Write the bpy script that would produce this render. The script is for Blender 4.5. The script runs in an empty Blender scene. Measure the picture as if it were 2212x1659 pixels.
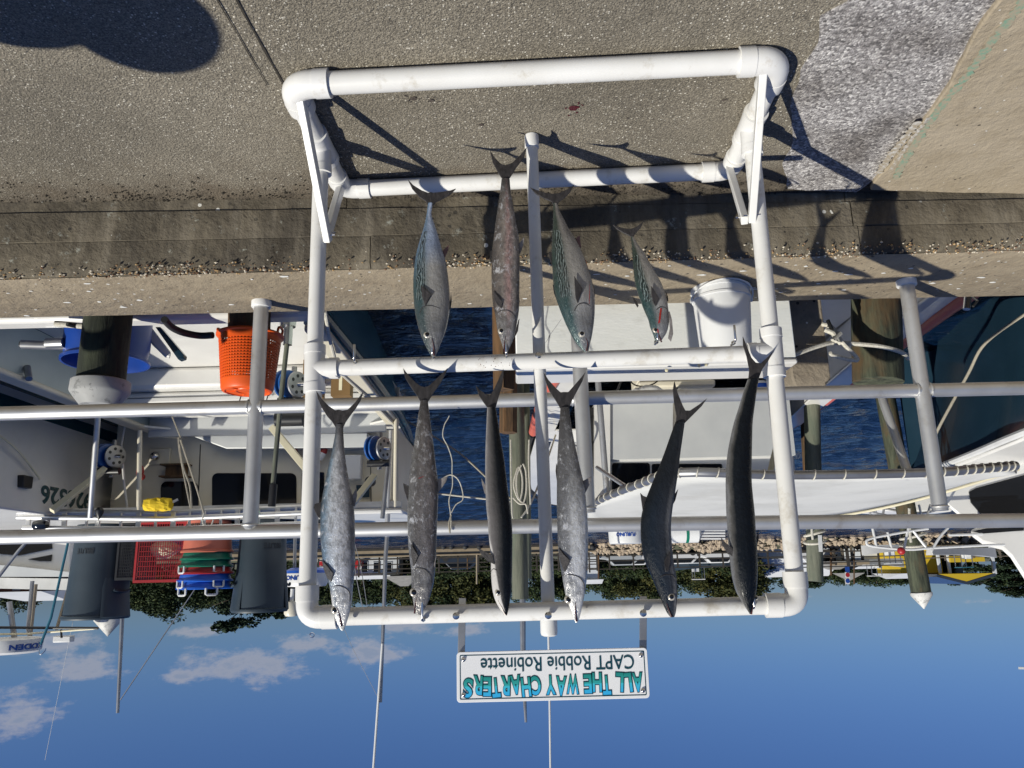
import bpy, bmesh, math, random
from mathutils import Vector, Matrix, noise
R = math.radians
random.seed(7)
C = bpy.context.scene
COL = C.collection
V = Vector

# ---------------------------------------------------------------- camera (held upside down: rolled by 180 degrees)
FPX, PITCH, ROLL = 1665.0, R(13.8), 0.0244
EYE = V((0, 0, 1.65))
Fw = V((0, math.cos(PITCH), -math.sin(PITCH)))
Up = V((0, math.sin(PITCH), math.cos(PITCH)))
Rt = V((1, 0, 0))
Aa = Rt * math.cos(ROLL) - Up * math.sin(ROLL)
Bb = Rt * math.sin(ROLL) + Up * math.cos(ROLL)
cd = bpy.data.cameras.new('camera')
cam = bpy.data.objects.new('camera', cd)
COL.objects.link(cam)
m = Matrix.Identity(4)
for i in range(3):
    m[i][0], m[i][1], m[i][2], m[i][3] = -Aa[i], -Bb[i], -Fw[i], EYE[i]
cam.matrix_world = m
cd.sensor_width = 36
cd.lens = 36 * FPX / 2212
cd.clip_start = 0.05
cd.clip_end = 6000
C.camera = cam
C.render.resolution_x, C.render.resolution_y = 1024, 768

# ---------------------------------------------------------------- sun, exposure
SUN_EL = R(43.0)
SUN_AZ = math.atan2(0.79, -0.61)          # clockwise from +Y: behind the camera, on the +X side
sl = bpy.data.lights.new('sun', 'SUN')
sl.energy = 5.0
sl.angle = R(0.53)
sl.color = (1.0, 0.962, 0.85)
so = bpy.data.objects.new('sun', sl)
COL.objects.link(so)
sdir = V((math.sin(SUN_AZ) * math.cos(SUN_EL), math.cos(SUN_AZ) * math.cos(SUN_EL), math.sin(SUN_EL)))
so.rotation_euler = sdir.to_track_quat('Z', 'Y').to_euler()
so.location = sdir * 30
C.view_settings.view_transform = 'Standard'
C.view_settings.look = 'None'
C.view_settings.exposure = 0.0
C.view_settings.gamma = 1.0
C.view_settings.use_curve_mapping = False
C.cycles.max_bounces = 6
C.cycles.use_denoising = True


def ray(x, y):
    return Fw * FPX + Aa * (1106 - x) + Bb * (y - 829.5)


def P(x, y, d):
    """the point seen at x, y of the photograph that lies d metres ahead of the photographer"""
    r = ray(x, y)
    return EYE + r * (d / r.y)


def G(x, y, z):
    r = ray(x, y)
    return EYE + r * ((z - EYE.z) / r.z)


def pxm(d):
    return d * 0.985 / FPX


# ---------------------------------------------------------------- world: Nishita sky with fair weather clouds
W = bpy.data.worlds.new('World')
C.world = W
W.use_nodes = True
nt = W.node_tree
nt.nodes.clear()


def N(t, typ, **kw):
    n = t.nodes.new(typ)
    for k, v in kw.items():
        if k.startswith('i_'):
            key = k[2:]
            n.inputs[int(key) if key.isdigit() else key.replace('_', ' ')].default_value = v
        else:
            setattr(n, k, v)
    return n


def mth(t, op, a, b=None, c=None, clamp=False):
    n = t.nodes.new('ShaderNodeMath')
    n.operation = op
    n.use_clamp = clamp
    for i, q in enumerate((a, b, c)):
        if q is None:
            continue
        if isinstance(q, (int, float)):
            n.inputs[i].default_value = q
        else:
            t.links.new(q, n.inputs[i])
    return n.outputs[0]


sky = N(nt, 'ShaderNodeTexSky', sky_type='NISHITA')
sky.sun_disc = False
sky.sun_elevation = SUN_EL
sky.sun_rotation = SUN_AZ
sky.altitude = 0
sky.air_density = 1.0
sky.dust_density = 0.55
sky.ozone_density = 2.2
tc = N(nt, 'ShaderNodeTexCoord')
sep = N(nt, 'ShaderNodeSeparateXYZ')
nt.links.new(tc.outputs['Generated'], sep.inputs[0])
az = mth(nt, 'ARCTAN2', sep.outputs[0], sep.outputs[1])
el = mth(nt, 'ARCSINE', sep.outputs[2])
cmb = N(nt, 'ShaderNodeCombineXYZ')
nt.links.new(az, cmb.inputs[0])
nt.links.new(mth(nt, 'MULTIPLY', el, 2.0), cmb.inputs[1])
nz = N(nt, 'ShaderNodeTexNoise', i_Scale=30.0, i_Detail=8.0, i_Roughness=0.66)
nt.links.new(cmb.outputs[0], nz.inputs['Vector'])
nzl = N(nt, 'ShaderNodeTexNoise', i_Scale=7.0, i_Detail=3.0)
nt.links.new(cmb.outputs[0], nzl.inputs['Vector'])
# (x, y, half width, half height) of the cloud banks, low over the far shore and going on round the horizon
clouds = [(40, 1556, 90, 36), (165, 1450, 100, 26), (500, 1440, 170, 30), (390, 1458, 60, 16), (590, 1450, 80, 34), (800, 1412, 100, 30), (660, 1395, 90, 20),
          (870, 1352, 90, 18), (1000, 1362, 70, 14), (120, 1390, 110, 18), (430, 1365, 70, 13), (-160, 1500, 130, 40), (-420, 1420, 160, 34), (2120, 1300, 70, 10),
          (1730, 1290, 50, 6), (-800, 1470, 200, 46), (2600, 1390, 160, 22)]
mx = None
for (x, y, hw, hh) in clouds:
    r0 = ray(x, y).normalized()
    a0, e0 = math.atan2(r0.x, r0.y), math.asin(r0.z)
    k = 1.0 if x < 1200 else 0.62
    dx = mth(nt, 'DIVIDE', mth(nt, 'SUBTRACT', az, a0), hw * 0.88 / FPX)
    dy = mth(nt, 'DIVIDE', mth(nt, 'SUBTRACT', el, e0), hh * 1.1 / FPX)
    dy = mth(nt, 'MAXIMUM', mth(nt, 'MULTIPLY', dy, 1.15), mth(nt, 'MULTIPLY', dy, -0.8))      # flat, soft undersides
    q = mth(nt, 'SQRT', mth(nt, 'ADD', mth(nt, 'MULTIPLY', dx, dx), mth(nt, 'MULTIPLY', dy, dy)))
    q = mth(nt, 'SUBTRACT', k, q)
    mx = q if mx is None else mth(nt, 'MAXIMUM', mx, q)
# other banks all round the horizon, where the camera does not look
band = mth(nt, 'SUBTRACT', 0.35, mth(nt, 'ABSOLUTE', mth(nt, 'MULTIPLY', mth(nt, 'SUBTRACT', el, 0.16), 5.0)))
away = mth(nt, 'SUBTRACT', mth(nt, 'ABSOLUTE', az), 1.0)
away = mth(nt, 'MULTIPLY', away, 2.0, clamp=True)
bank = mth(nt, 'ADD', mth(nt, 'MULTIPLY', mth(nt, 'SUBTRACT', nzl.outputs[0], 0.55), 5.0), band)
bank = mth(nt, 'SUBTRACT', mth(nt, 'MULTIPLY', mth(nt, 'ADD', bank, 2.0), away), 2.0)
mx = mth(nt, 'MAXIMUM', mx, bank)
mx = mth(nt, 'ADD', mx, mth(nt, 'MULTIPLY', mth(nt, 'SUBTRACT', nz.outputs[0], 0.52), 2.6))
alpha = N(nt, 'ShaderNodeMapRange', i_1=0.0, i_2=0.85)
alpha.interpolation_type = 'SMOOTHSTEP'
nt.links.new(mx, alpha.inputs[0])
alpha = mth(nt, 'MULTIPLY', alpha.outputs[0], 0.72)
bright = N(nt, 'ShaderNodeMapRange', i_1=0.15, i_2=1.05)
nt.links.new(mx, bright.inputs[0])
cmix = N(nt, 'ShaderNodeMix', data_type='RGBA')
cmix.inputs[6].default_value = (0.60, 0.555, 0.56, 1)
cmix.inputs[7].default_value = (0.33, 0.37, 0.47, 1)
nt.links.new(bright.outputs[0], cmix.inputs[0])
bg1 = N(nt, 'ShaderNodeBackground', i_Strength=0.075)
tint = N(nt, 'ShaderNodeMix', data_type='RGBA', blend_type='MULTIPLY')
tint.inputs[0].default_value = 1.0
tint.inputs[7].default_value = (0.37, 0.535, 0.89, 1)      # the deep, cool sky of the photograph's white balance
nt.links.new(sky.outputs[0], tint.inputs[6])
nt.links.new(tint.outputs[2], bg1.inputs[0])
bg2 = N(nt, 'ShaderNodeBackground', i_Strength=0.85)
nt.links.new(cmix.outputs[2], bg2.inputs[0])
ms = N(nt, 'ShaderNodeMixShader')
nt.links.new(alpha, ms.inputs[0])
nt.links.new(bg1.outputs[0], ms.inputs[1])
nt.links.new(bg2.outputs[0], ms.inputs[2])
wo = N(nt, 'ShaderNodeOutputWorld')
nt.links.new(ms.outputs[0], wo.inputs[0])


# ---------------------------------------------------------------- mesh helpers
class MB:
    def __init__(s):
        s.v, s.f = [], []

    def add(s, vs, fs):
        o = len(s.v)
        s.v += [V(q) for q in vs]
        s.f += [[i + o for i in f] for f in fs]
        return s

    def hexa(s, p):     # p: 4 bottom, 4 top
        return s.add(p, [(3, 2, 1, 0), (4, 5, 6, 7), (0, 1, 5, 4), (1, 2, 6, 5), (2, 3, 7, 6), (3, 0, 4, 7)])

    def box(s, x0, x1, y0, y1, z0, z1):
        return s.hexa([(x0, y0, z0), (x1, y0, z0), (x1, y1, z0), (x0, y1, z0), (x0, y0, z1), (x1, y0, z1), (x1, y1, z1), (x0, y1, z1)])

    def obox(s, c, ex, ey, ez):     # centre and three half-extent vectors
        c, ex, ey, ez = V(c), V(ex), V(ey), V(ez)
        return s.hexa([c - ex - ey - ez, c + ex - ey - ez, c + ex + ey - ez, c - ex + ey - ez, c - ex - ey + ez, c + ex - ey + ez, c + ex + ey + ez, c - ex + ey + ez])

    def bar(s, a, b, w, h, side=None):   # rectangular bar from a to b
        a, b = V(a), V(b)
        t = (b - a).normalized()
        sd = V(side) if side is not None else V((0, 0, 1))
        e1 = t.cross(sd)
        if e1.length < 1e-4:
            e1 = t.cross(V((1, 0, 0)))
        e1.normalize()
        e2 = t.cross(e1).normalized()
        return s.obox((a + b) / 2, e1 * w / 2, e2 * h / 2, (b - a) / 2)

    def prism(s, pts, off):
        n = len(pts)
        a = [V(q) for q in pts]
        b = [q + V(off) for q in a]
        return s.add(a + b, [list(range(n))[::-1], list(range(n, 2 * n))] + [(i, (i + 1) % n, n + (i + 1) % n, n + i) for i in range(n)])

    def tube(s, pts, r, n=12, cap=True):
        pts = [V(q) for q in pts]
        m_ = len(pts)
        rs = list(r) if isinstance(r, (list, tuple)) else [r] * m_
        o = len(s.v)
        t0 = (pts[1] - pts[0]).normalized()
        nrm = t0.cross(V((0.13, 0.21, 0.97)))
        if nrm.length < 0.05:
            nrm = t0.cross(V((1, 0, 0)))
        nrm.normalize()
        for i, q in enumerate(pts):
            t = (pts[min(i + 1, m_ - 1)] - pts[max(i - 1, 0)])
            t = t.normalized() if t.length > 1e-9 else t0
            nrm = (nrm - t * nrm.dot(t)).normalized()
            bn = t.cross(nrm)
            for k in range(n):
                an = 2 * math.pi * k / n
                s.v.append(q + (nrm * math.cos(an) + bn * math.sin(an)) * rs[i])
        for i in range(m_ - 1):
            for k in range(n):
                a, b = o + i * n + k, o + i * n + (k + 1) % n
                s.f.append([a, b, b + n, a + n])
        if cap:
            s.f.append([o + k for k in range(n)][::-1])
            s.f.append([o + (m_ - 1) * n + k for k in range(n)])
        return s

    def lathe(s, c, prof, n=24, up=(0, 0, 1), cap=True, squash=1.0):
        c, up = V(c), V(up).normalized()
        e1 = up.cross(V((0, 1, 0)))
        if e1.length < 0.1:
            e1 = up.cross(V((1, 0, 0)))
        e1.normalize()
        e2 = up.cross(e1) * squash
        o = len(s.v)
        for (r, z) in prof:
            for k in range(n):
                an = 2 * math.pi * k / n
                s.v.append(c + up * z + (e1 * math.cos(an) + e2 * math.sin(an)) * r)
        for i in range(len(prof) - 1):
            for k in range(n):
                a, b = o + i * n + k, o + i * n + (k + 1) % n
                s.f.append([a, b, b + n, a + n])
        if cap:
            s.f.append([o + k for k in range(n)][::-1])
            s.f.append([o + (len(prof) - 1) * n + k for k in range(n)])
        return s

    def ring(s, c, nrm, R0, r, n=24, m_=8, a0=0.0, a1=2 * math.pi):
        c, nrm = V(c), V(nrm).normalized()
        e1 = nrm.cross(V((0.1, 0.3, 0.9))).normalized()
        e2 = nrm.cross(e1)
        full = abs(a1 - a0 - 2 * math.pi) < 1e-6
        pts = [c + (e1 * math.cos(a0 + (a1 - a0) * k / n) + e2 * math.sin(a0 + (a1 - a0) * k / n)) * R0 for k in range(n + 1)]
        return s.tube(pts, r, m_, cap=not full)

    def ball(s, c, r, n=10, sq=(1, 1, 1)):
        prof = []
        o = len(s.v)
        c = V(c)
        for i in range(n + 1):
            th = math.pi * i / n
            for k in range(n * 2):
                an = math.pi * k / n
                s.v.append(c + V((r * sq[0] * math.sin(th) * math.cos(an), r * sq[1] * math.sin(th) * math.sin(an), r * sq[2] * math.cos(th))))
        m_ = n * 2
        for i in range(n):
            for k in range(m_):
                a, b = o + i * m_ + k, o + i * m_ + (k + 1) % m_
                s.f.append([a, b, b + m_, a + m_])
        return s

    def build(s, name, mat, parent=None, bevel=0, smooth=True, sharp=38, struct=False, kind=None, recalc=True):
        me = bpy.data.meshes.new(name)
        off = V((0, 0, 0))
        q = parent
        while q is not None:
            off += q.location
            q = q.parent
        me.from_pydata([v - off for v in s.v], [], s.f)
        me.validate()
        if smooth:
            me.polygons.foreach_set('use_smooth', [True] * len(me.polygons))
            me.set_sharp_from_angle(angle=R(sharp))
        me.materials.append(mat)
        bm = bmesh.new()
        bm.from_mesh(me)
        if recalc:
            bmesh.ops.recalc_face_normals(bm, faces=bm.faces)
        bm.to_mesh(me)
        bm.free()
        o = bpy.data.objects.new(name, me)
        COL.objects.link(o)
        if parent:
            o.parent = parent
        if bevel:
            b = o.modifiers.new('bevel', 'BEVEL')
            b.width = bevel
            b.segments = 2
            b.limit_method = 'ANGLE'
            b.angle_limit = R(40)
        if struct:
            o['kind'] = 'structure'
        if kind:
            o['kind'] = kind
        return o


def tag(o, label, cat, group=None):
    o['label'] = label
    o['category'] = cat
    if group:
        o['group'] = group
    return o


def thing(name, label, cat, loc=(0, 0, 0), group=None):
    o = bpy.data.objects.new(name, None)
    o.empty_display_size = 0.1
    COL.objects.link(o)
    o.location = V(loc)
    return tag(o, label, cat, group)


def copy_thing(src, loc, label=None, rotz=0, group=None, scale=None):
    r_ = src.copy()
    COL.objects.link(r_)
    r_.location = V(loc)
    r_.rotation_euler = (0, 0, rotz)
    if scale:
        r_.scale = scale if not isinstance(scale, (int, float)) else (scale,) * 3
    if label:
        r_['label'] = label
    if group:
        r_['group'] = group
    for ch in list(src.children):
        c_ = ch.copy()
        COL.objects.link(c_)
        c_.parent = r_
        for g in ch.children:
            d_ = g.copy()
            COL.objects.link(d_)
            d_.parent = c_
    return r_


def crom(pts, k=6):
    """smooth polyline through the points"""
    pts = [V(p) for p in pts]
    out = []
    n = len(pts)
    for i in range(n - 1):
        p0, p1, p2, p3 = pts[max(i - 1, 0)], pts[i], pts[i + 1], pts[min(i + 2, n - 1)]
        for j in range(k):
            t = j / k
            out.append(0.5 * ((2 * p1) + (p2 - p0) * t + (2 * p0 - 5 * p1 + 4 * p2 - p3) * t * t + (3 * p1 - p0 - 3 * p2 + p3) * t ** 3))
    out.append(pts[-1])
    return out


# ---------------------------------------------------------------- material helpers
def newmat(name):
    m_ = bpy.data.materials.new(name)
    m_.use_nodes = True
    t = m_.node_tree
    b = t.nodes['Principled BSDF']
    return m_, t, b


def L(t, a, b):
    t.links.new(a, b)


def coords(t, stretch=(1, 1, 1), kind='Object'):
    tcn = t.nodes.new('ShaderNodeTexCoord')
    mp = t.nodes.new('ShaderNodeMapping')
    mp.inputs['Scale'].default_value = stretch
    L(t, tcn.outputs[kind], mp.inputs[0])
    return mp.outputs[0]


def noise_n(t, co, scale, detail=4, rough=0.55, dist=0):
    n = t.nodes.new('ShaderNodeTexNoise')
    n.inputs['Scale'].default_value = scale
    n.inputs['Detail'].default_value = detail
    n.inputs['Roughness'].default_value = rough
    n.inputs['Distortion'].default_value = dist
    L(t, co, n.inputs['Vector'])
    return n.outputs[0]


def ramp(t, fac, stops, interp='LINEAR'):
    n = t.nodes.new('ShaderNodeValToRGB')
    n.color_ramp.interpolation = interp
    e = n.color_ramp.elements
    while len(e) < len(stops):
        e.new(0.5)
    for q, (p, c) in zip(e, stops):
        q.position = p
        q.color = (c, c, c, 1) if isinstance(c, (int, float)) else (*c, 1)
    L(t, fac, n.inputs[0])
    return n.outputs[0]


def mixc(t, fac, a, b, mode='MIX'):
    n = t.nodes.new('ShaderNodeMix')
    n.data_type = 'RGBA'
    n.blend_type = mode
    if isinstance(fac, (int, float)):
        n.inputs[0].default_value = fac
    else:
        L(t, fac, n.inputs[0])
    for i, q in ((6, a), (7, b)):
        if isinstance(q, tuple):
            n.inputs[i].default_value = (*q, 1)
        else:
            L(t, q, n.inputs[i])
    return n.outputs[2]


def bumpn(t, b, h, strength=0.3, dist=0.01):
    n = t.nodes.new('ShaderNodeBump')
    n.inputs['Strength'].default_value = strength
    n.inputs['Distance'].default_value = dist
    L(t, h, n.inputs['Height'])
    L(t, n.outputs[0], b.inputs['Normal'])


def mat(name, c1, c2=None, scale=6, rough=0.5, metal=0.0, bump=0.0, bscale=60, bdist=0.004, stretch=(1, 1, 1), coat=0.0, lo=0.35, hi=0.7, spec=0.5, dirt=None, dscale=3.0, dlo=0.56, dhi=0.72):
    m_, t, b = newmat(name)
    b.inputs['Roughness'].default_value = rough
    b.inputs['Metallic'].default_value = metal
    b.inputs['Specular IOR Level'].default_value = spec
    b.inputs['Coat Weight'].default_value = coat
    co = coords(t, stretch)
    col = None
    if c2:
        col = mixc(t, ramp(t, noise_n(t, co, scale), [(lo, 0.0), (hi, 1.0)]), c1, c2)
    if dirt:
        col = mixc(t, ramp(t, noise_n(t, co, dscale, 6, 0.68), [(dlo, 0.0), (dhi, 0.75)]), col or c1, dirt)
    if col:
        L(t, col, b.inputs['Base Color'])
    else:
        b.inputs['Base Color'].default_value = (*c1, 1)
    if bump:
        bumpn(t, b, noise_n(t, co, bscale, 3), bump, bdist)
    return m_


def text_mb(s, place, width, height, depth=0.002, fat=0.0, font_squash=True):
    """glyphs of s as geometry; place(u, v, w) maps u in 0..width, v in 0..height, w in depth to the world"""
    cu = bpy.data.curves.new('tmp', 'FONT')
    cu.body = s
    cu.extrude = 0.5
    cu.offset = fat
    cu.resolution_u = 4
    o = bpy.data.objects.new('tmp', cu)
    COL.objects.link(o)
    me = bpy.data.meshes.new_from_object(o.evaluated_get(bpy.context.evaluated_depsgraph_get()))
    bpy.data.objects.remove(o)
    xs = [v.co.x for v in me.vertices]
    ys = [v.co.y for v in me.vertices]
    x0, x1, y0, y1 = min(xs), max(xs), min(ys), max(ys)
    mb = MB()
    mb.add([place((v.co.x - x0) / (x1 - x0) * width, (v.co.y - y0) / (y1 - y0) * height, (v.co.z + 0.5) * depth) for v in me.vertices], [list(p.vertices) for p in me.polygons])
    bpy.data.meshes.remove(me)
    return mb


M = {}
M['pvc'] = mat('pvc', (0.72, 0.71, 0.685), (0.655, 0.64, 0.605), 4, 0.36, 0, 0.05, 40, spec=0.5, dirt=(0.40, 0.35, 0.26), dscale=11, dlo=0.55, dhi=0.76)
M['pvc_fit'] = mat('pvc_fitting', (0.73, 0.72, 0.70), (0.66, 0.645, 0.61), 6, 0.33, dirt=(0.42, 0.35, 0.25), dscale=15, dlo=0.60, dhi=0.80)
M['steel'] = mat('stainless_steel', (0.62, 0.60, 0.57), None, rough=0.22, metal=1)
M['alu'] = mat('aluminium', (0.66, 0.66, 0.655), (0.55, 0.545, 0.53), 6, 0.47, 0.8, 0.12, 120, 0.001, (1, 1, 1), dirt=(0.40, 0.35, 0.29), dscale=9, dlo=0.58, dhi=0.78)
M['alu_dull'] = mat('dull_aluminium', (0.42, 0.42, 0.42), (0.32, 0.31, 0.30), 7, 0.42, 0.85)
M['gel'] = mat('white_gelcoat', (0.73, 0.715, 0.68), (0.66, 0.645, 0.61), 2.5, 0.3, coat=0.2, dirt=(0.58, 0.55, 0.49), dscale=4, dlo=0.6, dhi=0.85)
M['gel_cream'] = mat('cream_gelcoat', (0.68, 0.63, 0.51), (0.61, 0.56, 0.44), 2.5, 0.4, dirt=(0.48, 0.42, 0.32), dscale=5, dlo=0.6, dhi=0.85)
M['gel_grey'] = mat('grey_gelcoat', (0.55, 0.56, 0.55), (0.49, 0.50, 0.50), 3, 0.4)
M['gel_teal'] = mat('pale_teal_gelcoat', (0.46, 0.53, 0.51), (0.40, 0.47, 0.46), 3, 0.4)
M['hull_teal'] = mat('teal_hull', (0.035, 0.14, 0.19), (0.025, 0.11, 0.16), 2, 0.25)
M['hull_dteal'] = mat('dark_teal_hull', (0.012, 0.055, 0.07), (0.02, 0.07, 0.08), 2, 0.25)
M['navy'] = mat('navy_hull', (0.012, 0.032, 0.052), (0.016, 0.040, 0.064), 2, 0.2, coat=0.2)
M['glass'] = mat('dark_window', (0.006, 0.008, 0.012), None, rough=0.06, spec=0.6)
M['black'] = mat('black_plastic', (0.012, 0.012, 0.013), (0.02, 0.02, 0.02), 9, 0.4)
M['rubber'] = mat('black_rubber', (0.02, 0.02, 0.02), None, rough=0.7)
M['coral'] = mat('coral_rub_rail', (0.56, 0.13, 0.09), (0.48, 0.11, 0.08), 3, 0.4)
M['cream_bar'] = mat('cream_painted_bar', (0.72, 0.66, 0.47), (0.64, 0.58, 0.40), 6, 0.45)
M['rope'] = mat('white_rope', (0.62, 0.59, 0.51), (0.42, 0.39, 0.32), 90, 0.85, bump=0.6, bscale=260)
M['rope_old'] = mat('weathered_rope', (0.36, 0.33, 0.26), (0.25, 0.22, 0.17), 60, 0.9, bump=0.5, bscale=240)
M['canvas'] = mat('white_canvas', (0.62, 0.615, 0.59), (0.54, 0.54, 0.52), 1.6, 0.75, bump=0.3, bscale=3, bdist=0.03, dirt=(0.42, 0.41, 0.38), dscale=2.2, dlo=0.5, dhi=0.8)
M['orange'] = mat('orange_plastic', (0.82, 0.115, 0.012), (0.70, 0.09, 0.01), 5, 0.42)
M['blue'] = mat('blue_plastic', (0.010, 0.055, 0.30), (0.008, 0.04, 0.22), 4, 0.4)
M['blue_lt'] = mat('bright_blue_plastic', (0.02, 0.13, 0.62), (0.015, 0.10, 0.50), 4, 0.4)
M['disc'] = mat('blue_reel_plastic', (0.010, 0.085, 0.30), (0.008, 0.06, 0.22), 8, 0.3)
M['green_b'] = mat('green_plastic', (0.006, 0.16, 0.10), (0.005, 0.12, 0.075), 4, 0.4)
M['red_b'] = mat('red_plastic', (0.36, 0.018, 0.02), (0.28, 0.014, 0.016), 4, 0.45)
M['coral_b'] = mat('faded_coral_plastic', (0.52, 0.14, 0.085), (0.42, 0.11, 0.07), 4, 0.55)
M['can'] = mat('slate_grey_plastic', (0.030, 0.046, 0.060), (0.022, 0.036, 0.050), 4, 0.5, bump=0.1, bscale=120)
M['can_dk'] = mat('embossed_dark_plastic', (0.018, 0.024, 0.03), None, rough=0.5)
M['white_p'] = mat('white_plastic', (0.66, 0.66, 0.65), (0.60, 0.60, 0.59), 4, 0.42, dirt=(0.45, 0.44, 0.41), dscale=7, dlo=0.6, dhi=0.85)
M['yellow'] = mat('yellow_sponge', (0.74, 0.52, 0.02), (0.60, 0.40, 0.015), 30, 0.9, bump=0.6, bscale=90)
M['red_hose'] = mat('red_hose', (0.32, 0.03, 0.02), (0.25, 0.02, 0.02), 10, 0.5)
M['paint_white'] = mat('white_painted_board', (0.80, 0.80, 0.76), (0.72, 0.73, 0.69), 3, 0.6, bump=0.35, bscale=34, bdist=0.003, stretch=(1, 1, 3), dirt=(0.52, 0.52, 0.48), dscale=7, dlo=0.55, dhi=0.8)
M['cone'] = mat('white_piling_cap', (0.60, 0.59, 0.56), (0.46, 0.45, 0.42), 10, 0.6, dirt=(0.24, 0.24, 0.23), dscale=18, dlo=0.53, dhi=0.60)
M['sign_white'] = mat('white_sign_board', (0.84, 0.84, 0.84), (0.80, 0.80, 0.81), 6, 0.3)
M['sign_dark'] = mat('dark_teal_print', (0.006, 0.055, 0.075), None, rough=0.35)
M['skin'] = mat('skin', (0.45, 0.26, 0.18), None, rough=0.5)
M['cloth'] = mat('blue_cloth', (0.06, 0.09, 0.16), (0.05, 0.08, 0.14), 8, 0.85)
M['cap'] = mat('cap_cloth', (0.08, 0.08, 0.08), None, rough=0.8)


def wood(name, c1, c2, c3, wet=None):
    m_, t, b = newmat(name)
    co = coords(t, (9, 9, 1.1))
    n1 = noise_n(t, co, 2.2, 6, 0.7)
    n2 = noise_n(t, coords(t, (1, 1, 0.5)), 5, 4, 0.6)
    col = mixc(t, ramp(t, n1, [(0.36, 0.0), (0.62, 1.0)]), c1, c2)
    col = mixc(t, ramp(t, n2, [(0.5, 0.0), (0.68, 1.0)]), col, c3)
    L(t, col, b.inputs['Base Color'])
    b.inputs['Roughness'].default_value = 0.85
    bumpn(t, b, n1, 0.9, 0.012)
    return m_


M['cap_grey'] = mat('grey_piling_cap', (0.36, 0.36, 0.35), (0.28, 0.28, 0.27), 9, 0.65, dirt=(0.14, 0.14, 0.135), dscale=16, dlo=0.55, dhi=0.62)
M['wood_dark'] = wood('dark_wet_piling', (0.008, 0.010, 0.007), (0.035, 0.042, 0.026), (0.05, 0.058, 0.032))
M['wood_green'] = wood('algae_piling', (0.016, 0.020, 0.013), (0.085, 0.095, 0.058), (0.105, 0.062, 0.026))
M['wood_grey'] = wood('grey_green_piling', (0.09, 0.10, 0.075), (0.17, 0.175, 0.13), (0.13, 0.15, 0.11))
M['wood_brown'] = wood('brown_piling', (0.045, 0.027, 0.014), (0.16, 0.085, 0.035), (0.10, 0.075, 0.04))
M['wood_pale'] = wood('pale_timber', (0.25, 0.20, 0.14), (0.36, 0.30, 0.21), (0.30, 0.26, 0.2))

# ================================================================ pavement, kerb, quay
def aggregate_mat():
    m_, t, b = newmat('exposed_aggregate')
    co = coords(t)
    vo = t.nodes.new('ShaderNodeTexVoronoi')
    vo.inputs['Scale'].default_value = 118
    L(t, co, vo.inputs['Vector'])
    vs = t.nodes.new('ShaderNodeTexVoronoi')
    vs.inputs['Scale'].default_value = 230
    L(t, co, vs.inputs['Vector'])
    sp = t.nodes.new('ShaderNodeSeparateColor')
    L(t, vo.outputs['Color'], sp.inputs[0])
    sp2 = t.nodes.new('ShaderNodeSeparateColor')
    L(t, vs.outputs['Color'], sp2.inputs[0])
    big = noise_n(t, co, 1.3, 5, 0.6)
    base = mixc(t, ramp(t, big, [(0.35, 0.0), (0.7, 1.0)]), (0.168, 0.147, 0.112), (0.238, 0.210, 0.163))
    grit = mixc(t, sp2.outputs[0], (0.35, 0.34, 0.33), (1.5, 1.5, 1.5))
    base = mixc(t, 0.75, base, grit, 'MULTIPLY')
    inside = mth(t, 'LESS_THAN', vo.outputs['Distance'], mth(t, 'ADD', mth(t, 'MULTIPLY', sp.outputs[1], 0.26), 0.20))
    pick = mth(t, 'GREATER_THAN', sp.outputs[0], 0.68)
    # fewer pebbles show where the fines have filled up, near the kerb
    fade = ramp(t, noise_n(t, co, 3.1, 3), [(0.36, 0.25), (0.55, 1.0)])
    k = mth(t, 'MULTIPLY', mth(t, 'MULTIPLY', inside, pick), fade)
    peb = mixc(t, sp.outputs[2], (0.32, 0.29, 0.225), (0.66, 0.62, 0.53))
    col = mixc(t, k, base, peb)
    # brown dirt washed up against the kerb
    spx = t.nodes.new('ShaderNodeSeparateXYZ')
    L(t, co, spx.inputs[0])
    d = mth(t, 'ADD', spx.outputs[1], mth(t, 'MULTIPLY', noise_n(t, co, 4.5, 6, 0.7), 0.9))
    col = mixc(t, ramp(t, mth(t, 'SUBTRACT', d, 2.8), [(0.5, 0.0), (0.78, 0.85)]), col, (0.115, 0.090, 0.062))
    mud = mth(t, 'ADD', spx.outputs[1], mth(t, 'MULTIPLY', noise_n(t, co, 16, 7, 0.75), 0.62))
    col = mixc(t, ramp(t, mth(t, 'SUBTRACT', mud, 2.75), [(0.63, 0.0), (0.74, 0.8)]), col, (0.045, 0.035, 0.024))
    old = noise_n(t, co, 0.9, 6, 0.65, 0.7)
    col = mixc(t, ramp(t, old, [(0.50, 0.0), (0.68, 0.42)]), col, (0.085, 0.076, 0.062))
    spot = noise_n(t, co, 7, 3, 0.5)
    col = mixc(t, ramp(t, spot, [(0.68, 0.0), (0.74, 0.45)]), col, (0.06, 0.052, 0.042))
    L(t, col, b.inputs['Base Color'])
    b.inputs['Roughness'].default_value = 0.92
    h = mth(t, 'ADD', mth(t, 'MULTIPLY', vo.outputs['Distance'], -0.8), mth(t, 'MULTIPLY', vs.outputs['Distance'], -0.6))
    bumpn(t, b, h, 0.75, 0.006)
    return m_


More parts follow.
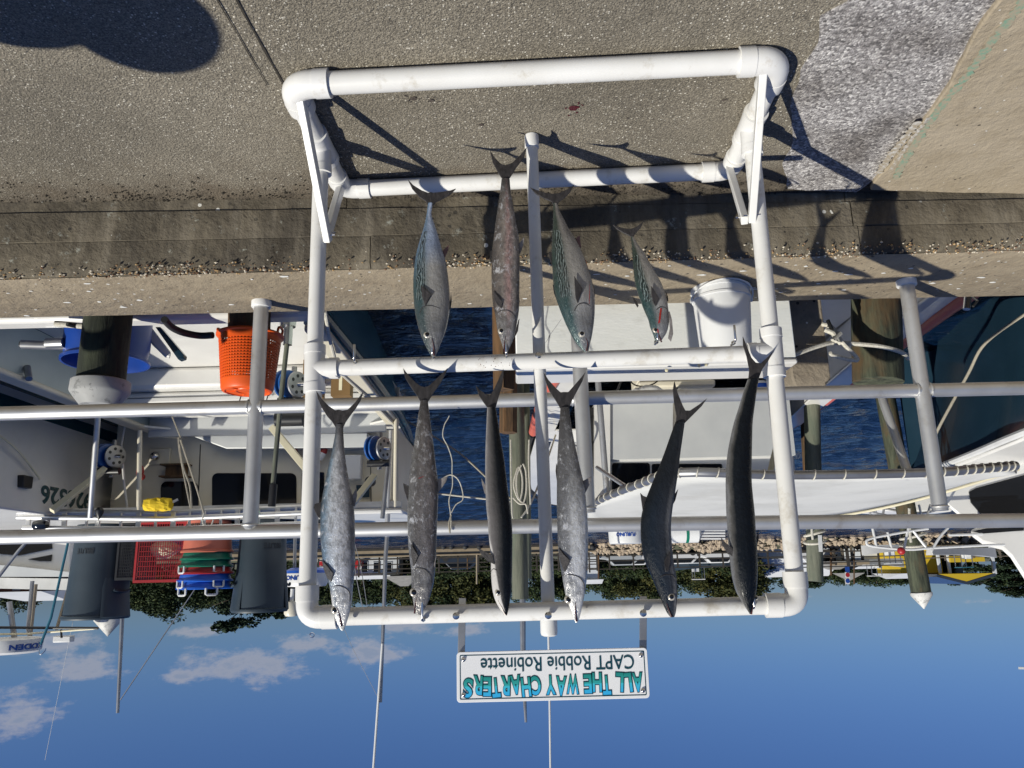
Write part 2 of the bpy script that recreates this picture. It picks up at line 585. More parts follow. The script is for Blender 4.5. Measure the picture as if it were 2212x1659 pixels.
def concrete_mat(name, c1, c2, stain, fleck=0.0, pits=0.5, bscale=55, stretch=(1, 1, 1), strata=0.0, broad=False):
    m_, t, b = newmat(name)
    co = coords(t, stretch)
    n1 = noise_n(t, co, 2.4, 7, 0.66)
    n2 = noise_n(t, co, 11, 6, 0.7)
    col = mixc(t, ramp(t, n1, [(0.34, 0.0), (0.68, 1.0)]), c1, c2)
    col = mixc(t, ramp(t, n2, [(0.48, 0.0), (0.72, 0.8)]), col, stain)
    vo = t.nodes.new('ShaderNodeTexVoronoi')
    vo.inputs['Scale'].default_value = bscale
    L(t, co, vo.inputs['Vector'])
    sp = t.nodes.new('ShaderNodeSeparateColor')
    L(t, vo.outputs['Color'], sp.inputs[0])
    hole = mth(t, 'MULTIPLY', mth(t, 'GREATER_THAN', sp.outputs[0], 1.0 - 0.12 * pits), mth(t, 'LESS_THAN', vo.outputs['Distance'], mth(t, 'MULTIPLY', sp.outputs[1], 0.42)))
    col = mixc(t, mth(t, 'MULTIPLY', hole, 0.85), col, (0.03, 0.026, 0.02))
    if fleck:
        f = mth(t, 'MULTIPLY', mth(t, 'LESS_THAN', sp.outputs[2], fleck), mth(t, 'LESS_THAN', vo.outputs['Distance'], mth(t, 'MULTIPLY', sp.outputs[1], 0.45)))
        col = mixc(t, f, col, (0.62, 0.60, 0.54))
    if broad:
        bs = noise_n(t, coords(t, (1, 1, 0.35)), 1.7, 6, 0.7, 0.6)
        col = mixc(t, ramp(t, bs, [(0.46, 0.0), (0.57, 0.8)]), col, (0.044, 0.036, 0.026))
        vs_ = noise_n(t, coords(t, (1, 1, 0.12)), 7, 4, 0.65)
        col = mixc(t, ramp(t, vs_, [(0.50, 0.0), (0.64, 0.6)]), col, (0.20, 0.172, 0.128))
        lm = noise_n(t, coords(t, (1, 1, 1)), 14, 6, 0.8)
        col = mixc(t, ramp(t, lm, [(0.61, 0.0), (0.67, 0.6)]), col, (0.36, 0.37, 0.32))
    L(t, col, b.inputs['Base Color'])
    b.inputs['Roughness'].default_value = 0.9
    g = noise_n(t, coords(t, (stretch[0], stretch[1], stretch[2] * (7 if strata else 1))), 24, 5, 0.7)
    bumpn(t, b, mth(t, 'SUBTRACT', g, mth(t, 'MULTIPLY', hole, 0.6)), 0.9, 0.014)
    return m_


M['agg'] = aggregate_mat()
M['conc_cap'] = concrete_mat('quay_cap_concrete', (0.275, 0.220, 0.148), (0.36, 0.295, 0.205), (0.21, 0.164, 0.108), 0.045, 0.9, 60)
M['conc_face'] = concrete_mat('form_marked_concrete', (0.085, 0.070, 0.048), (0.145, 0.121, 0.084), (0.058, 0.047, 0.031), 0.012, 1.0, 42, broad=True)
M['conc_slab'] = concrete_mat('pale_concrete_slab', (0.33, 0.272, 0.192), (0.40, 0.335, 0.245), (0.28, 0.226, 0.152), 0.02, 0.2, 70)
M['conc_post'] = concrete_mat('pitted_concrete_post', (0.20, 0.165, 0.12), (0.26, 0.22, 0.165), (0.15, 0.12, 0.09), 0.08, 1.0, 34)


def patch_mat():
    m_, t, b = newmat('grey_stone_chips')
    co = coords(t)
    vo = t.nodes.new('ShaderNodeTexVoronoi')
    vo.inputs['Scale'].default_value = 120
    L(t, co, vo.inputs['Vector'])
    sp = t.nodes.new('ShaderNodeSeparateColor')
    L(t, vo.outputs['Color'], sp.inputs[0])
    col = ramp(t, sp.outputs[0], [(0.0, (0.12, 0.112, 0.110)), (0.4, (0.27, 0.252, 0.245)), (0.75, (0.40, 0.378, 0.365)), (1.0, (0.66, 0.63, 0.60))])
    col = mixc(t, ramp(t, noise_n(t, co, 3, 5), [(0.45, 0.0), (0.7, 0.7)]), col, (0.25, 0.22, 0.19), 'MULTIPLY')
    L(t, col, b.inputs['Base Color'])
    b.inputs['Roughness'].default_value = 0.9
    bumpn(t, b, mth(t, 'MULTIPLY', vo.outputs['Distance'], -1), 0.7, 0.005)
    return m_


M['chips'] = patch_mat()


def kerb_y(x):      # the wall face follows this line
    a, b_ = G(0, 437, 0), G(2212, 412, 0)
    return a.y + (x - a.x) * (b_.y - a.y) / (b_.x - a.x)


def cap_z(x):       # top of the quay: a little lower towards the stone chip patch
    xl, xr = G(0, 437, 0).x, G(2212, 412, 0).x
    f = max(-0.6, min(1.6, (x - xr) / (xl - xr)))
    return 0.285 + 0.075 * f


XL, XR = -14.0, 14.0
# pavement: one sheet, big enough to run on behind the photographer
mb = MB()
xs = [-160, XL, -4, -2, 0, 2, 4, XR, 160]
for i in range(len(xs) - 1):
    x0, x1 = xs[i], xs[i + 1]
    mb.add([(x0, -160, 0), (x1, -160, 0), (x1, kerb_y(max(min(x1, XR), XL)) + 0.03, 0), (x0, kerb_y(max(min(x0, XR), XL)) + 0.03, 0)], [(0, 1, 2, 3)])
mb.build('pavement', M['agg'], struct=True, recalc=False)

# joint in the pavement: two dark grooves side by side, with a mortar strip between
ja, jb = G(478, -60, 0), G(612, 180, 0)
jd = (jb - ja).normalized()
je = jb + jd * 0.0
js = ja - jd * 3.0
jn = V((jd.y, -jd.x, 0))
M['joint'] = mat('joint_dirt', (0.022, 0.018, 0.014), (0.045, 0.038, 0.028), 40, 0.95)
M['mortar'] = mat('joint_mortar', (0.17, 0.145, 0.11), (0.22, 0.19, 0.15), 20, 0.95, bump=0.4)
jt = bpy.data.objects.new('pavement_joint', None)
COL.objects.link(jt)
jt['kind'] = 'structure'
for (o0, w, mt, nm, zz) in ((0.0, 0.009, 'joint', 'groove', 0.004), (0.055, 0.005, 'joint', 'groove', 0.004)):
    mb = MB()
    n = 60
    pa, pb = [], []
    for i in range(n + 1):
        q = js + (je - js) * (i / n) + jn * (o0 + 0.004 * noise.noise(V((i * 0.35, o0 * 50, 0))))
        ww = w * (0.7 + 0.5 * noise.noise(V((i * 0.9, 4, o0 * 9))))
        pa.append(q - jn * ww / 2 + V((0, 0, zz)))
        pb.append(q + jn * ww / 2 + V((0, 0, zz)))
    mb.add(pa + pb, [(i, i + 1, n + 2 + i, n + 1 + i) for i in range(n)])
    mb.build(nm, M[mt], jt)

# the sheet of grey stone chips set in the corner, with a ragged rim, and the pale slab beyond it
rnd = random.Random(3)


def ragged(pts, step, amp, seed):
    out = []
    n = len(pts)
    for i in range(n):
        a, b_ = V(pts[i]), V(pts[(i + 1) % n])
        k = max(1, int((b_ - a).length / step))
        for j in range(k):
            q = a.lerp(b_, j / k)
            out.append(q + V((noise.noise(V((q.x * 9, q.y * 9, seed))), noise.noise(V((q.x * 9, q.y * 9, seed + 7))), 0)) * amp)
    return out


chip = [G(2000, -120, 0), G(1775, 35, 0), G(1766, 90, 0), G(1728, 150, 0), G(1708, 232, 0), G(1712, 300, 0), G(1690, 352, 0), G(1702, 405, 0), G(1850, 412, 0), G(1885, 388, 0), G(1950, 318, 0), G(2010, 235, 0), G(2050, 172, 0), G(2090, 90, 0), G(2155, -15, 0), G(2260, -120, 0)]
chip = ragged(chip, 0.03, 0.016, 1.0)
mb = MB()
mb.prism([p + V((0, 0, 0.001)) for p in chip], (0, 0, 0.006))
mb.build('stone_chip_patch', M['chips'], struct=True, smooth=False)
slab = [G(1878, 401, 0), G(1885, 384, 0), G(1950, 313, 0), G(2010, 230, 0), G(2050, 167, 0), G(2092, 85, 0), G(2158, -18, 0), G(2265, -125, 0)]
slab = ragged(slab + [V((-6, 0.4, 0)), V((-6, kerb_y(-6) - 0.012, 0)), V((G(2212, 412, 0).x, kerb_y(G(2212, 412, 0).x) - 0.012, 0))], 0.05, 0.010, 5.0)
mb = MB()
mb.prism([p + V((0, 0, 0.001)) for p in slab], (0, 0, 0.024))
mb.build('concrete_slab', M['conc_slab'], struct=True, bevel=0.006)


def paint_mat(name, c, lo, hi, sc=60):
    m_, t, b = newmat(name)
    n = noise_n(t, coords(t), sc, 5, 0.7)
    L(t, mixc(t, ramp(t, n, [(lo, 0.0), (hi, 1.0)]), c, (0.34, 0.285, 0.205)), b.inputs['Base Color'])
    b.inputs['Roughness'].default_value = 0.85
    return m_


M['green_paint'] = paint_mat('worn_green_paint', (0.15, 0.30, 0.21), 0.36, 0.56)
M['white_paint'] = paint_mat('worn_white_paint', (0.55, 0.53, 0.49), 0.38, 0.54)


def streak(name, px, z, w, mt, seed):
    pts = crom([G(x, y, z) for x, y in px], 14)
    mb = MB()
    n = len(pts)
    pa, pb = [], []
    for i, q in enumerate(pts):
        t = (pts[min(i + 1, n - 1)] - pts[max(i - 1, 0)]).normalized()
        s_ = V((t.y, -t.x, 0))
        ww = w * (0.75 + 0.7 * noise.noise(V((i * 0.6, seed, 0)))) * (0.35 if i in (0, n - 1) else 1)
        pa.append(q - s_ * ww)
        pb.append(q + s_ * ww * (0.8 + 0.5 * noise.noise(V((i * 0.8, seed, 3)))))
    mb.add(pa + pb, [(i, i + 1, n + i + 1, n + i) for i in range(n - 1)])
    o = mb.build(name, mt, struct=True)
    return o


streak('green_paint_marking', [(1935, 388), (1948, 360), (1985, 300), (2030, 235), (2085, 170), (2140, 95), (2200, 20), (2240, -40)], 0.0285, 0.022, M['green_paint'], 2.0)
streak('white_paint_marking', [(1898, 375), (1925, 335), (1960, 292), (1985, 262)], 0.0285, 0.022, M['white_paint'], 5.0)
streak('white_paint_marking', [(1922, 372), (1950, 328), (1985, 282), (2010, 252)], 0.0285, 0.012, M['white_paint'], 9.0)

# ---- retaining step: three board-marked courses, then the quay cap
qw = bpy.data.objects.new('quay_wall', None)
COL.objects.link(qw)
qw['kind'] = 'structure'
course_px = [(437, 462), (462.6, 526), (526.6, 600)]
zf = [0.0, 0.0, 0.0, 0.0]
a0 = G(0, 437, 0)
zcut = [-0.4] + [P(0, yy, a0.y).z for yy in (462, 527)] + [None]
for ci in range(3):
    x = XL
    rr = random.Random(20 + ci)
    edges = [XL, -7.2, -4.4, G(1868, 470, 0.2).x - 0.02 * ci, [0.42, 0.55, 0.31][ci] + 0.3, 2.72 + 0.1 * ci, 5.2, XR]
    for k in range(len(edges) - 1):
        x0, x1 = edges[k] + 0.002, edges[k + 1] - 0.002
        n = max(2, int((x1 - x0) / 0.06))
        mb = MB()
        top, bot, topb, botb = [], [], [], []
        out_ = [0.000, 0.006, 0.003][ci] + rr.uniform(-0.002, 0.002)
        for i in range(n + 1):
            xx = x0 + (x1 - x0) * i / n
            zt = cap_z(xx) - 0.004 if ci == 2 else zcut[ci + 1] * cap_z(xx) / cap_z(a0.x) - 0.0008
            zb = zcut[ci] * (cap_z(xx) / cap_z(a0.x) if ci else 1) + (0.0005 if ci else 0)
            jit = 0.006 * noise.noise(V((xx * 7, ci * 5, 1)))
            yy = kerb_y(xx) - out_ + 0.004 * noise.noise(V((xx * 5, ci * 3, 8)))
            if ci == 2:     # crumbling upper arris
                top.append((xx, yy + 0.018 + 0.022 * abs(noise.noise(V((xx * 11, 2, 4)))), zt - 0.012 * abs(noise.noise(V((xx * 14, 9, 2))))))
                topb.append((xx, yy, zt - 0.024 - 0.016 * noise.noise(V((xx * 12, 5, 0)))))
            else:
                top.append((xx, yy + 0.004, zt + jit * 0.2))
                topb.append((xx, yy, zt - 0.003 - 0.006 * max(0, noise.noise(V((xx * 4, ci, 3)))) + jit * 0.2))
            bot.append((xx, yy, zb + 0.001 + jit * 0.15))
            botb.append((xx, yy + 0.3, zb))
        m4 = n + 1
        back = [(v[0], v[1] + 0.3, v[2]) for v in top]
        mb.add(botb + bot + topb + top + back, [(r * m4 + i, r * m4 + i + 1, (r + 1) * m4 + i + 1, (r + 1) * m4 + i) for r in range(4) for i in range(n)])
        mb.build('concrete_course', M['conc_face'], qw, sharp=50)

cap_front = 0.024
dock_a, dock_b = G(0, 697, cap_z(3.8)), G(2212, 632, cap_z(-4))


def dock_y(x):
    return dock_a.y + (x - dock_a.x) * (dock_b.y - dock_a.y) / (dock_b.x - dock_a.x)


mb = MB()
n = 300
rows = [[], [], [], []]
for i in range(n + 1):
    xx = XL + (XR - XL) * i / n
    yf = kerb_y(xx) + cap_front + 0.012 * noise.noise(V((xx * 8, 1, 3)))
    yb = dock_y(xx) + 0.005 * noise.noise(V((xx * 6, 4, 3)))
    z = cap_z(xx)
    rows[0].append((xx, yf, z - 0.002))
    rows[1].append((xx, yb - 0.012, z))
    rows[2].append((xx, yb, z - 0.012))
    rows[3].append((xx, yb, -2.5))
m4 = n + 1
mb.add(sum(rows, []), [(r * m4 + i, r * m4 + i + 1, (r + 1) * m4 + i + 1, (r + 1) * m4 + i) for r in range(3) for i in range(n)])
mb.build('quay_cap', M['conc_cap'], qw, sharp=60)

# pebbles laid bare along the broken arris, scattered grit and flecks of litter: nobody could count them
def chunk(mb, c, r, rr):
    q = [V((rr.uniform(0.6, 1.1) * r * sx, rr.uniform(0.6, 1.1) * r * sy, rr.uniform(0.5, 0.9) * r * sz)) for sx, sy, sz in ((1, 0, 0), (-1, 0, 0), (0, 1, 0), (0, -1, 0), (0, 0, 1), (0, 0, -1))]
    mb.add([V(c) + v for v in q], [(0, 2, 4), (2, 1, 4), (1, 3, 4), (3, 0, 4), (2, 0, 5), (1, 2, 5), (3, 1, 5), (0, 3, 5)])


rr = random.Random(11)
M['peb'] = [mat('ochre_pebble', (0.36, 0.23, 0.10), None, rough=0.6), mat('pale_pebble', (0.52, 0.46, 0.36), None, rough=0.6), mat('brown_pebble', (0.15, 0.08, 0.04), None, rough=0.6)]
for mi in range(3):
    mb = MB()
    for i in range(2600):
        xx = rr.uniform(-4.2, 4.4)
        dens = 0.5 + 0.8 * noise.noise(V((xx * 2.3, 0, 0)))
        if rr.random() > dens + 0.12:
            continue
        z = cap_z(xx) - abs(rr.gauss(0.012, 0.018))
        yy = kerb_y(xx) + 0.012 + rr.uniform(-0.012, 0.03) - (0.0 if z > cap_z(xx) - 0.02 else 0.016)
        chunk(mb, (xx, yy, z), rr.uniform(0.003, 0.0085), rr)
    mb.build('pebbles', M['peb'][mi], smooth=False, kind='stuff')
M['litter'] = mat('bird_lime', (0.72, 0.71, 0.67), None, rough=0.8)
mb = MB()
for i in range(95):
    xx = rr.uniform(-3.4, 3.6)
    yy = kerb_y(xx) + rr.uniform(0.07, 0.5)
    s_ = rr.uniform(0.003, 0.009)
    st = rr.uniform(1, 3.2)
    k = rr.randint(5, 8)
    mb.prism([(xx + s_ * st * math.cos(6.283 * q / k) * rr.uniform(0.6, 1.2), yy + s_ * math.sin(6.283 * q / k) * rr.uniform(0.6, 1.2), cap_z(xx) + 0.001) for q in range(k)], (0, 0, 0.0016))
mb.build('litter', M['litter'], smooth=False, kind='stuff')
M['debris'] = mat('dark_debris', (0.02, 0.017, 0.012), (0.05, 0.04, 0.025), 30, 0.95)
mb = MB()
for i in range(2600):
    xx = rr.uniform(-1.7, 3.6)
    dens = noise.noise(V((xx * 1.7, 6, 0))) + 0.35
    if rr.random() > dens + 0.1:
        continue
    yy = kerb_y(xx) - abs(rr.gauss(0.0, 0.085))
    chunk(mb, (xx, yy, 0.003), rr.uniform(0.002, 0.0065) * (1.9 if rr.random() < 0.06 else 1), rr)
mb.build('debris', M['debris'], smooth=False, kind='stuff')

# blood and damp drips under the fish
def blot(name, x, y, r, c, seed, rough=0.25, sub=7):
    mb = MB()
    g = G(x, y, 0)
    n = 40
    pts = []
    for i in range(n):
        an = 6.283 * i / n
        q = r * (0.75 + 0.45 * noise.noise(V((math.cos(an) * 1.3, math.sin(an) * 1.3, seed))))
        pts.append(g + V((q * math.cos(an), 0.8 * q * math.sin(an), 0.0035)))
    mb.add(pts, [list(range(n))])
    rq = random.Random(seed * 10)
    for k in range(sub):
        an, dd, s_ = rq.uniform(0, 6.28), r * rq.uniform(1.0, 2.0), r * rq.uniform(0.06, 0.2)
        o = g + V((dd * math.cos(an), dd * math.sin(an), 0.0035))
        mb.add([o + V((s_ * math.cos(6.283 * i / 9), s_ * math.sin(6.283 * i / 9), 0)) for i in range(9)], [list(range(9))])
    return mb.build(name, c, struct=True, smooth=False)


M['blood'] = mat('fresh_blood', (0.055, 0.006, 0.008), (0.09, 0.015, 0.015), 40, 0.22)
M['damp'] = mat('damp_spot', (0.055, 0.043, 0.034), (0.12, 0.098, 0.078), 130, 0.4)
blot('blood_stain', 1238, 232, 0.026, M['blood'], 1.0)
blot('damp_stain', 892, 211, 0.018, M['damp'], 2.0, sub=10)
blot('damp_stain', 932, 216, 0.014, M['damp'], 3.0, sub=10)
blot('damp_stain', 1565, 214, 0.011, M['damp'], 4.0)
blot('damp_stain', 1040, 268, 0.013, M['damp'], 5.0)
blot('damp_stain', 1355, 254, 0.006, M['damp'], 6.0, sub=3)
blot('damp_stain', 1410, 256, 0.006, M['damp'], 7.0, sub=3)
blot('damp_stain', 1330, 210, 0.006, M['damp'], 8.0, sub=5)
blot('damp_stain', 1885, 560, 0.03, M['damp'], 9.0) if False else None

# ---------------------------------------------------------------- aluminium railing
dr = thing('dock_railing', 'welded grey aluminium pipe railing standing along the quay edge', 'railing', G(1245, 628, cap_z(-0.3)))
post_px = [((565, 652), (540, 1148), 35), ((1243, 618), (1270, 1112), 34), ((1957, 606), (2032, 1108), 35)]
pd = []
for (bx, by), (tx, ty), w in post_px:
    zz = cap_z(G(bx, by, 0.3).x)
    b_ = G(bx, by, zz)
    t_ = P(tx, ty, b_.y)
    pd.append((b_, t_))
rail_r, post_r = 0.0325, 0.0345
allp = [(pd[0][0] * 2 - pd[1][0], pd[0][1] * 2 - pd[1][1])] + pd + [(pd[2][0] * 2 - pd[1][0], pd[2][1] * 2 - pd[1][1])]
for (b_, t_) in allp:
    mb = MB().tube([b_ + V((0, 0, -0.01)), b_.lerp(t_, 0.5), t_ + V((0, 0, -0.01))], post_r, 20)
    po = mb.build('post', M['alu'], dr)
    MB().lathe(b_ + V((0, 0, -0.004)), [(0.047, 0), (0.047, 0.03), (0.044, 0.034), (0.036, 0.034)], 24).build('collar', M['pvc_fit'], po)


def rail_line(px):
    pts = []
    for x, y in px:
        f = (x - 565) / (1957 - 565)
        pts.append(P(x, y, pd[0][0].y + (pd[2][0].y - pd[0][0].y) * f))
    a, b_ = pts[0], pts[-1]
    return [a + (a - pts[1]).normalized() * 1.4] + pts + [b_ + (b_ - pts[-2]).normalized() * 1.4]


top_pts = rail_line([(0, 1160.6), (737, 1145), (1475, 1131), (2212, 1124)])
mid_pts = rail_line([(0, 893.5), (737, 874.5), (1475, 855), (2212, 838.5)])
tr = MB().tube(crom(top_pts, 5), rail_r, 20).build('top_rail', M['alu'], dr)
mr = MB().tube(crom(mid_pts, 5), rail_r, 20).build('middle_rail', M['alu'], dr)
for (b_, t_) in allp[1:4]:
    ax = (t_ - b_).normalized()
    q = b_ + (t_ - b_) * 0.985
    MB().ring(t_ - ax * 0.028, ax, post_r + 0.002, 0.0045, 20, 6).build('weld_bead', M['alu'], dr)
    # where the middle rail meets the post
    fx = None
    for i in range(len(mid_pts) - 1):
        a, c = mid_pts[i], mid_pts[i + 1]
        if min(a.x, c.x) <= b_.x <= max(a.x, c.x):
            fx = a.lerp(c, (b_.x - a.x) / (c.x - a.x))
    if fx:
        for s_ in (-1, 1):
            MB().ring(fx + V((s_ * (post_r - 0.003), 0, 0)), V((1, 0, 0)), rail_r + 0.001, 0.0045, 20, 6).build('weld_bead', M['alu'], dr)

# ================================================================ PVC fish rack
FL, FR, RL, RR = G(628, 184, 0.042), G(1684, 130, 0.042), G(741, 409, 0.036), G(1577, 369, 0.036)
TL, TR = G(675, 318, 0.040), G(1627, 274, 0.040)
PLt, PRt = P(663, 1334, TL.y), P(1723, 1306, TR.y)
rack = thing('fish_rack', 'white plastic pipe rack holding ten hung fish', 'fish rack', (TL + TR) / 2 * 1.0)
rack.location.z = 0


def elbow(p, d1, d2, r, name, R_=0.075):
    d1, d2 = V(d1).normalized(), V(d2).normalized()
    a, b_ = V(p) + d1 * R_, V(p) + d2 * R_
    pts = [V(p) + d1 * (R_ + 0.055)]
    for i in range(9):
        t = i / 8
        pts.append(a * (1 - t) ** 2 + V(p) * 2 * t * (1 - t) + b_ * t * t)
    pts.append(V(p) + d2 * (R_ + 0.055))
    o = MB().tube(pts, r, 24).build(name, M['pvc_fit'], rack)
    for d in (d1, d2):
        MB().tube([V(p) + d * (R_ + 0.008), V(p) + d * (R_ + 0.058)], r + 0.0025, 24).build('socket_lip', M['pvc_fit'], o, sharp=30)
    return o


dF = (FR - FL).normalized()
dRr = (RR - RL).normalized()
sL = (RL - FL).normalized()
sR = (RR - FR).normalized()
rf, rs_, rr_, rp = 0.0385, 0.036, 0.0345, 0.029
MB().tube([FL + dF * 0.09, FR - dF * 0.09], rf, 28).build('base_pipe', M['pvc'], rack)
MB().tube([RL + dRr * 0.09, RR - dRr * 0.09], rr_, 24).build('base_pipe', M['pvc'], rack)
MB().tube([FL + sL * 0.09, RL - sL * 0.09], rs_, 24).build('base_pipe', M['pvc'], rack)
MB().tube([FR + sR * 0.09, RR - sR * 0.09], rs_, 24).build('base_pipe', M['pvc'], rack)
elbow(FL, dF, sL, rf + 0.008, 'elbow')
elbow(FR, -dF, sR, rf + 0.008, 'elbow')
elbow(RL, dRr, -sL, rr_ + 0.006, 'elbow', 0.06)
elbow(RR, -dRr, -sR, rr_ + 0.006, 'elbow', 0.06)


def tee(p, axis, branch, r1, r2, l1=0.095, l2=0.115, name='tee'):
    axis, branch = V(axis).normalized(), V(branch).normalized()
    o = MB().tube([V(p) - axis * l1, V(p) + axis * l1], r1, 24).tube([V(p), V(p) + branch * l2], r2, 24).build(name, M['pvc_fit'], rack)
    for d, r, l in ((axis, r1, l1), (-axis, r1, l1), (branch, r2, l2)):
        MB().tube([V(p) + d * (l - 0.03), V(p) + d * (l + 0.002)], r + 0.002, 24).build('socket_lip', M['pvc_fit'], o, sharp=30)
    return o


uL, uR = (PLt - TL).normalized(), (PRt - TR).normalized()
# side pipes pass through TL / TR projected onto them
tL = FL + sL * (TL - FL).dot(sL)
tR = FR + sR * (TR - FR).dot(sR)
tee(tL, sL, uL, rs_ + 0.007, rp + 0.008)
tee(tR, sR, uR, rs_ + 0.007, rp + 0.008)
MB().tube([tL, PLt - uL * 0.06], rp, 24).build('upright_pipe', M['pvc'], rack)
MB().tube([tR, PRt - uR * 0.06], rp, 24).build('upright_pipe', M['pvc'], rack)
bar_d = (PRt - PLt).normalized()
elbow(PLt, bar_d, -uL, rp + 0.0075, 'elbow', 0.045)
elbow(PRt, -bar_d, -uR, rp + 0.0075, 'elbow', 0.045)
MB().tube([PLt + bar_d * 0.05, PRt - bar_d * 0.05], rp, 28).build('hanging_bar', M['pvc'], rack)
ML, MR = P(673, 797, TL.y), P(1680, 762, TR.y)


def on_line(a, b_, z):
    return a.lerp(b_, (z - a.z) / (b_.z - a.z))


ML, MR = on_line(tL, PLt, ML.z), on_line(tR, PRt, MR.z)
md = (MR - ML).normalized()
tee(ML, uL, md, rp + 0.0075, rp + 0.0075, 0.085, 0.085)
tee(MR, uR, -md, rp + 0.0075, rp + 0.0075, 0.085, 0.085)
MB().tube([ML + md * 0.05, MR - md * 0.05], rp, 28).build('hanging_bar', M['pvc'], rack)
# centre pole behind the two bars
cdp = (TL.y + TR.y) / 2 + rp + 0.023
ct, cb = P(1186, 1365, cdp), P(1148, 287, cdp)
cb.z = max(cb.z, 0.004)
pole = MB().tube([cb + V((0, 0, 0.01)), ct], 0.0225, 22).build('centre_pole', M['pvc'], rack)
MB().lathe(cb, [(0.0275, 0), (0.0275, 0.05), (0.0265, 0.052), (0.0235, 0.053)], 22).build('end_cap', M['pvc_fit'], pole)
MB().lathe(ct + V((0, 0, 0.012)), [(0.0245, -0.06), (0.0285, -0.058), (0.0285, -0.01), (0.026, -0.002), (0.018, 0.002)], 22).build('end_cap', M['pvc_fit'], pole)
# flat braces
for (a, b_) in ((G(650, 214, 0.07), P(709, 522, TL.y - 0.005)), (P(744, 376, RL.y - 0.01), P(706, 510, TL.y + 0.03)), (G(1648, 153, 0.07), P(1624, 479, TR.y - 0.005)), (P(1568, 338, RR.y - 0.01), P(1609, 477, TR.y + 0.03))):
    a = V(a); b_ = V(b_)
    br = MB().bar(a, b_, 0.034, 0.026, (1, 0.2, 0)).build('brace', M['pvc_fit'], rack, bevel=0.003)
    e = a.lerp(b_, 0.95)
    MB().tube([e + V((-0.03, -0.002, 0)), e + V((0.03, 0.002, 0))], 0.0035, 8).build('bolt', M['steel'], br)


def bolt_head(x, y, d, r=0.0115):
    p = P(x, y, d)
    MB().tube([p, p + V((0, -0.012, 0))], 0.005, 10).lathe(p + V((0, -0.012, 0)), [(r, 0), (r, 0.004), (r * 0.7, 0.008), (0.002, 0.009)], 12, (0, -1, 0)).build('bolt', M['steel'], rack)


def bar_at(x, y, upper):
    a, b_ = (PLt, PRt) if upper else (ML, MR)
    p = P(x, y, a.y)
    return a.lerp(b_, (p.x - a.x) / (b_.x - a.x))


for (x, y, u) in ((1184, 1329, True), (986, 1330, True), (1388, 1324, True), (1163, 770, False)):
    q = bar_at(x, y, u)
    bolt_head(x, y, q.y - rp)


def hook(x, y, u, up=0.055):
    q = bar_at(x, y, u)
    p = P(x, y, q.y - rp)
    MB().tube([p + V((0, 0.02, 0)), p + V((0, -0.03, 0.0)), p + V((0, -0.036, -0.006)), p + V((0.0, -0.037, -up))], 0.0042, 10).lathe(p + V((0, -0.004, 0)), [(0.008, 0), (0.008, 0.006)], 6, (0, -1, 0)).build('hook', M['steel'], rack)


for (x, y, u) in ((738, 1335, True), (915, 1338, True), (1088, 1318, True), (1243, 1325, True), (1442, 1308, True), (1622, 1312, True), (936, 772, False), (1094, 770, False), (1265, 755, False), (1417, 740, False), (769, 783, False), (1583, 742, False)):
    hook(x, y, u)
tp = P(674, 1372, TL.y)
MB().ring(tp, (0, 1, 0), 0.007, 0.002, 14, 6).build('hook', M['steel'], rack)

# pale factory print along the middle bar; it was fitted with the print upside down
M['print_grey'] = mat('faded_grey_print', (0.33, 0.33, 0.33), None, rough=0.5)
for (txt, x, y, wd) in (('Made in America', 862, 778, 0.150), ('SCH40 DWV', 1188, 764, 0.095), ('NSF', 1447, 752, 0.030)):
    c0 = bar_at(x, y, False)

    def pr(a, b_, w, c0=c0):
        an = R(34) + b_ / rp
        return c0 + md * a + (V((0, -1, 0)) * math.cos(an) + V((0, 0, -1)) * math.sin(an)) * (rp + 0.0004 + w)
    text_mb(txt, pr, wd, 0.0095, 0.0003).build('pipe_print', M['print_grey'], rack, smooth=False)
rq = random.Random(8)
mbb = MB()
for k in range(26):
    c0 = bar_at(rq.uniform(1030, 1110), 770, False)
    an = R(rq.uniform(-50, 45))
    o_ = V((0, -1, 0)) * math.cos(an) + V((0, 0, -1)) * math.sin(an)
    mbb.lathe(c0 + o_ * (rp - 0.0006), [(rq.uniform(0.001, 0.0032), 0.0), (0.0006, 0.0012)], 7, o_)
mbb.build('blood_spatter', M['blood'], rack)

# ---------------------------------------------------------------- charter sign on two straps
sd = TL.y + rp + 0.012
s_tl, s_tr, s_br, s_bl = [P((1344 + .6076 * zx) / 1.8228, (2016 + .6076 * zy) / 1.8228, sd) for zx, zy in ((747, 909), (1980, 879), (2006, 1206), (757, 1222))]
# seen upright the sign's left end lies at s_tr / s_br
sgn = thing('charter_sign', 'white sign with teal charter lettering above the rack', 'sign', (s_tl + s_tr) / 2)
ur = (s_tl - s_tr)          # writing runs this way
wr = ur.length
ux = ur.normalized()
uz = (s_br - s_tr)
hr = uz.length
uzn = (uz - ux * uz.dot(ux)).normalized()
uy = ux.cross(uzn)          # towards the reader
if uy.y > 0:
    uy = -uy


def sp_(u, v, w=0.0):
    return s_tr + ux * u + uzn * v + uy * w


def rrect(u0, u1, v0, v1, r, w, n=5):
    out = []
    for cx, cy, a in ((u1 - r, v1 - r, 0), (u0 + r, v1 - r, 90), (u0 + r, v0 + r, 180), (u1 - r, v0 + r, 270)):
        for i in range(n + 1):
            an = R(a + 90 * i / n)
            out.append(sp_(cx + r * math.cos(an), cy + r * math.sin(an), w))
    return out


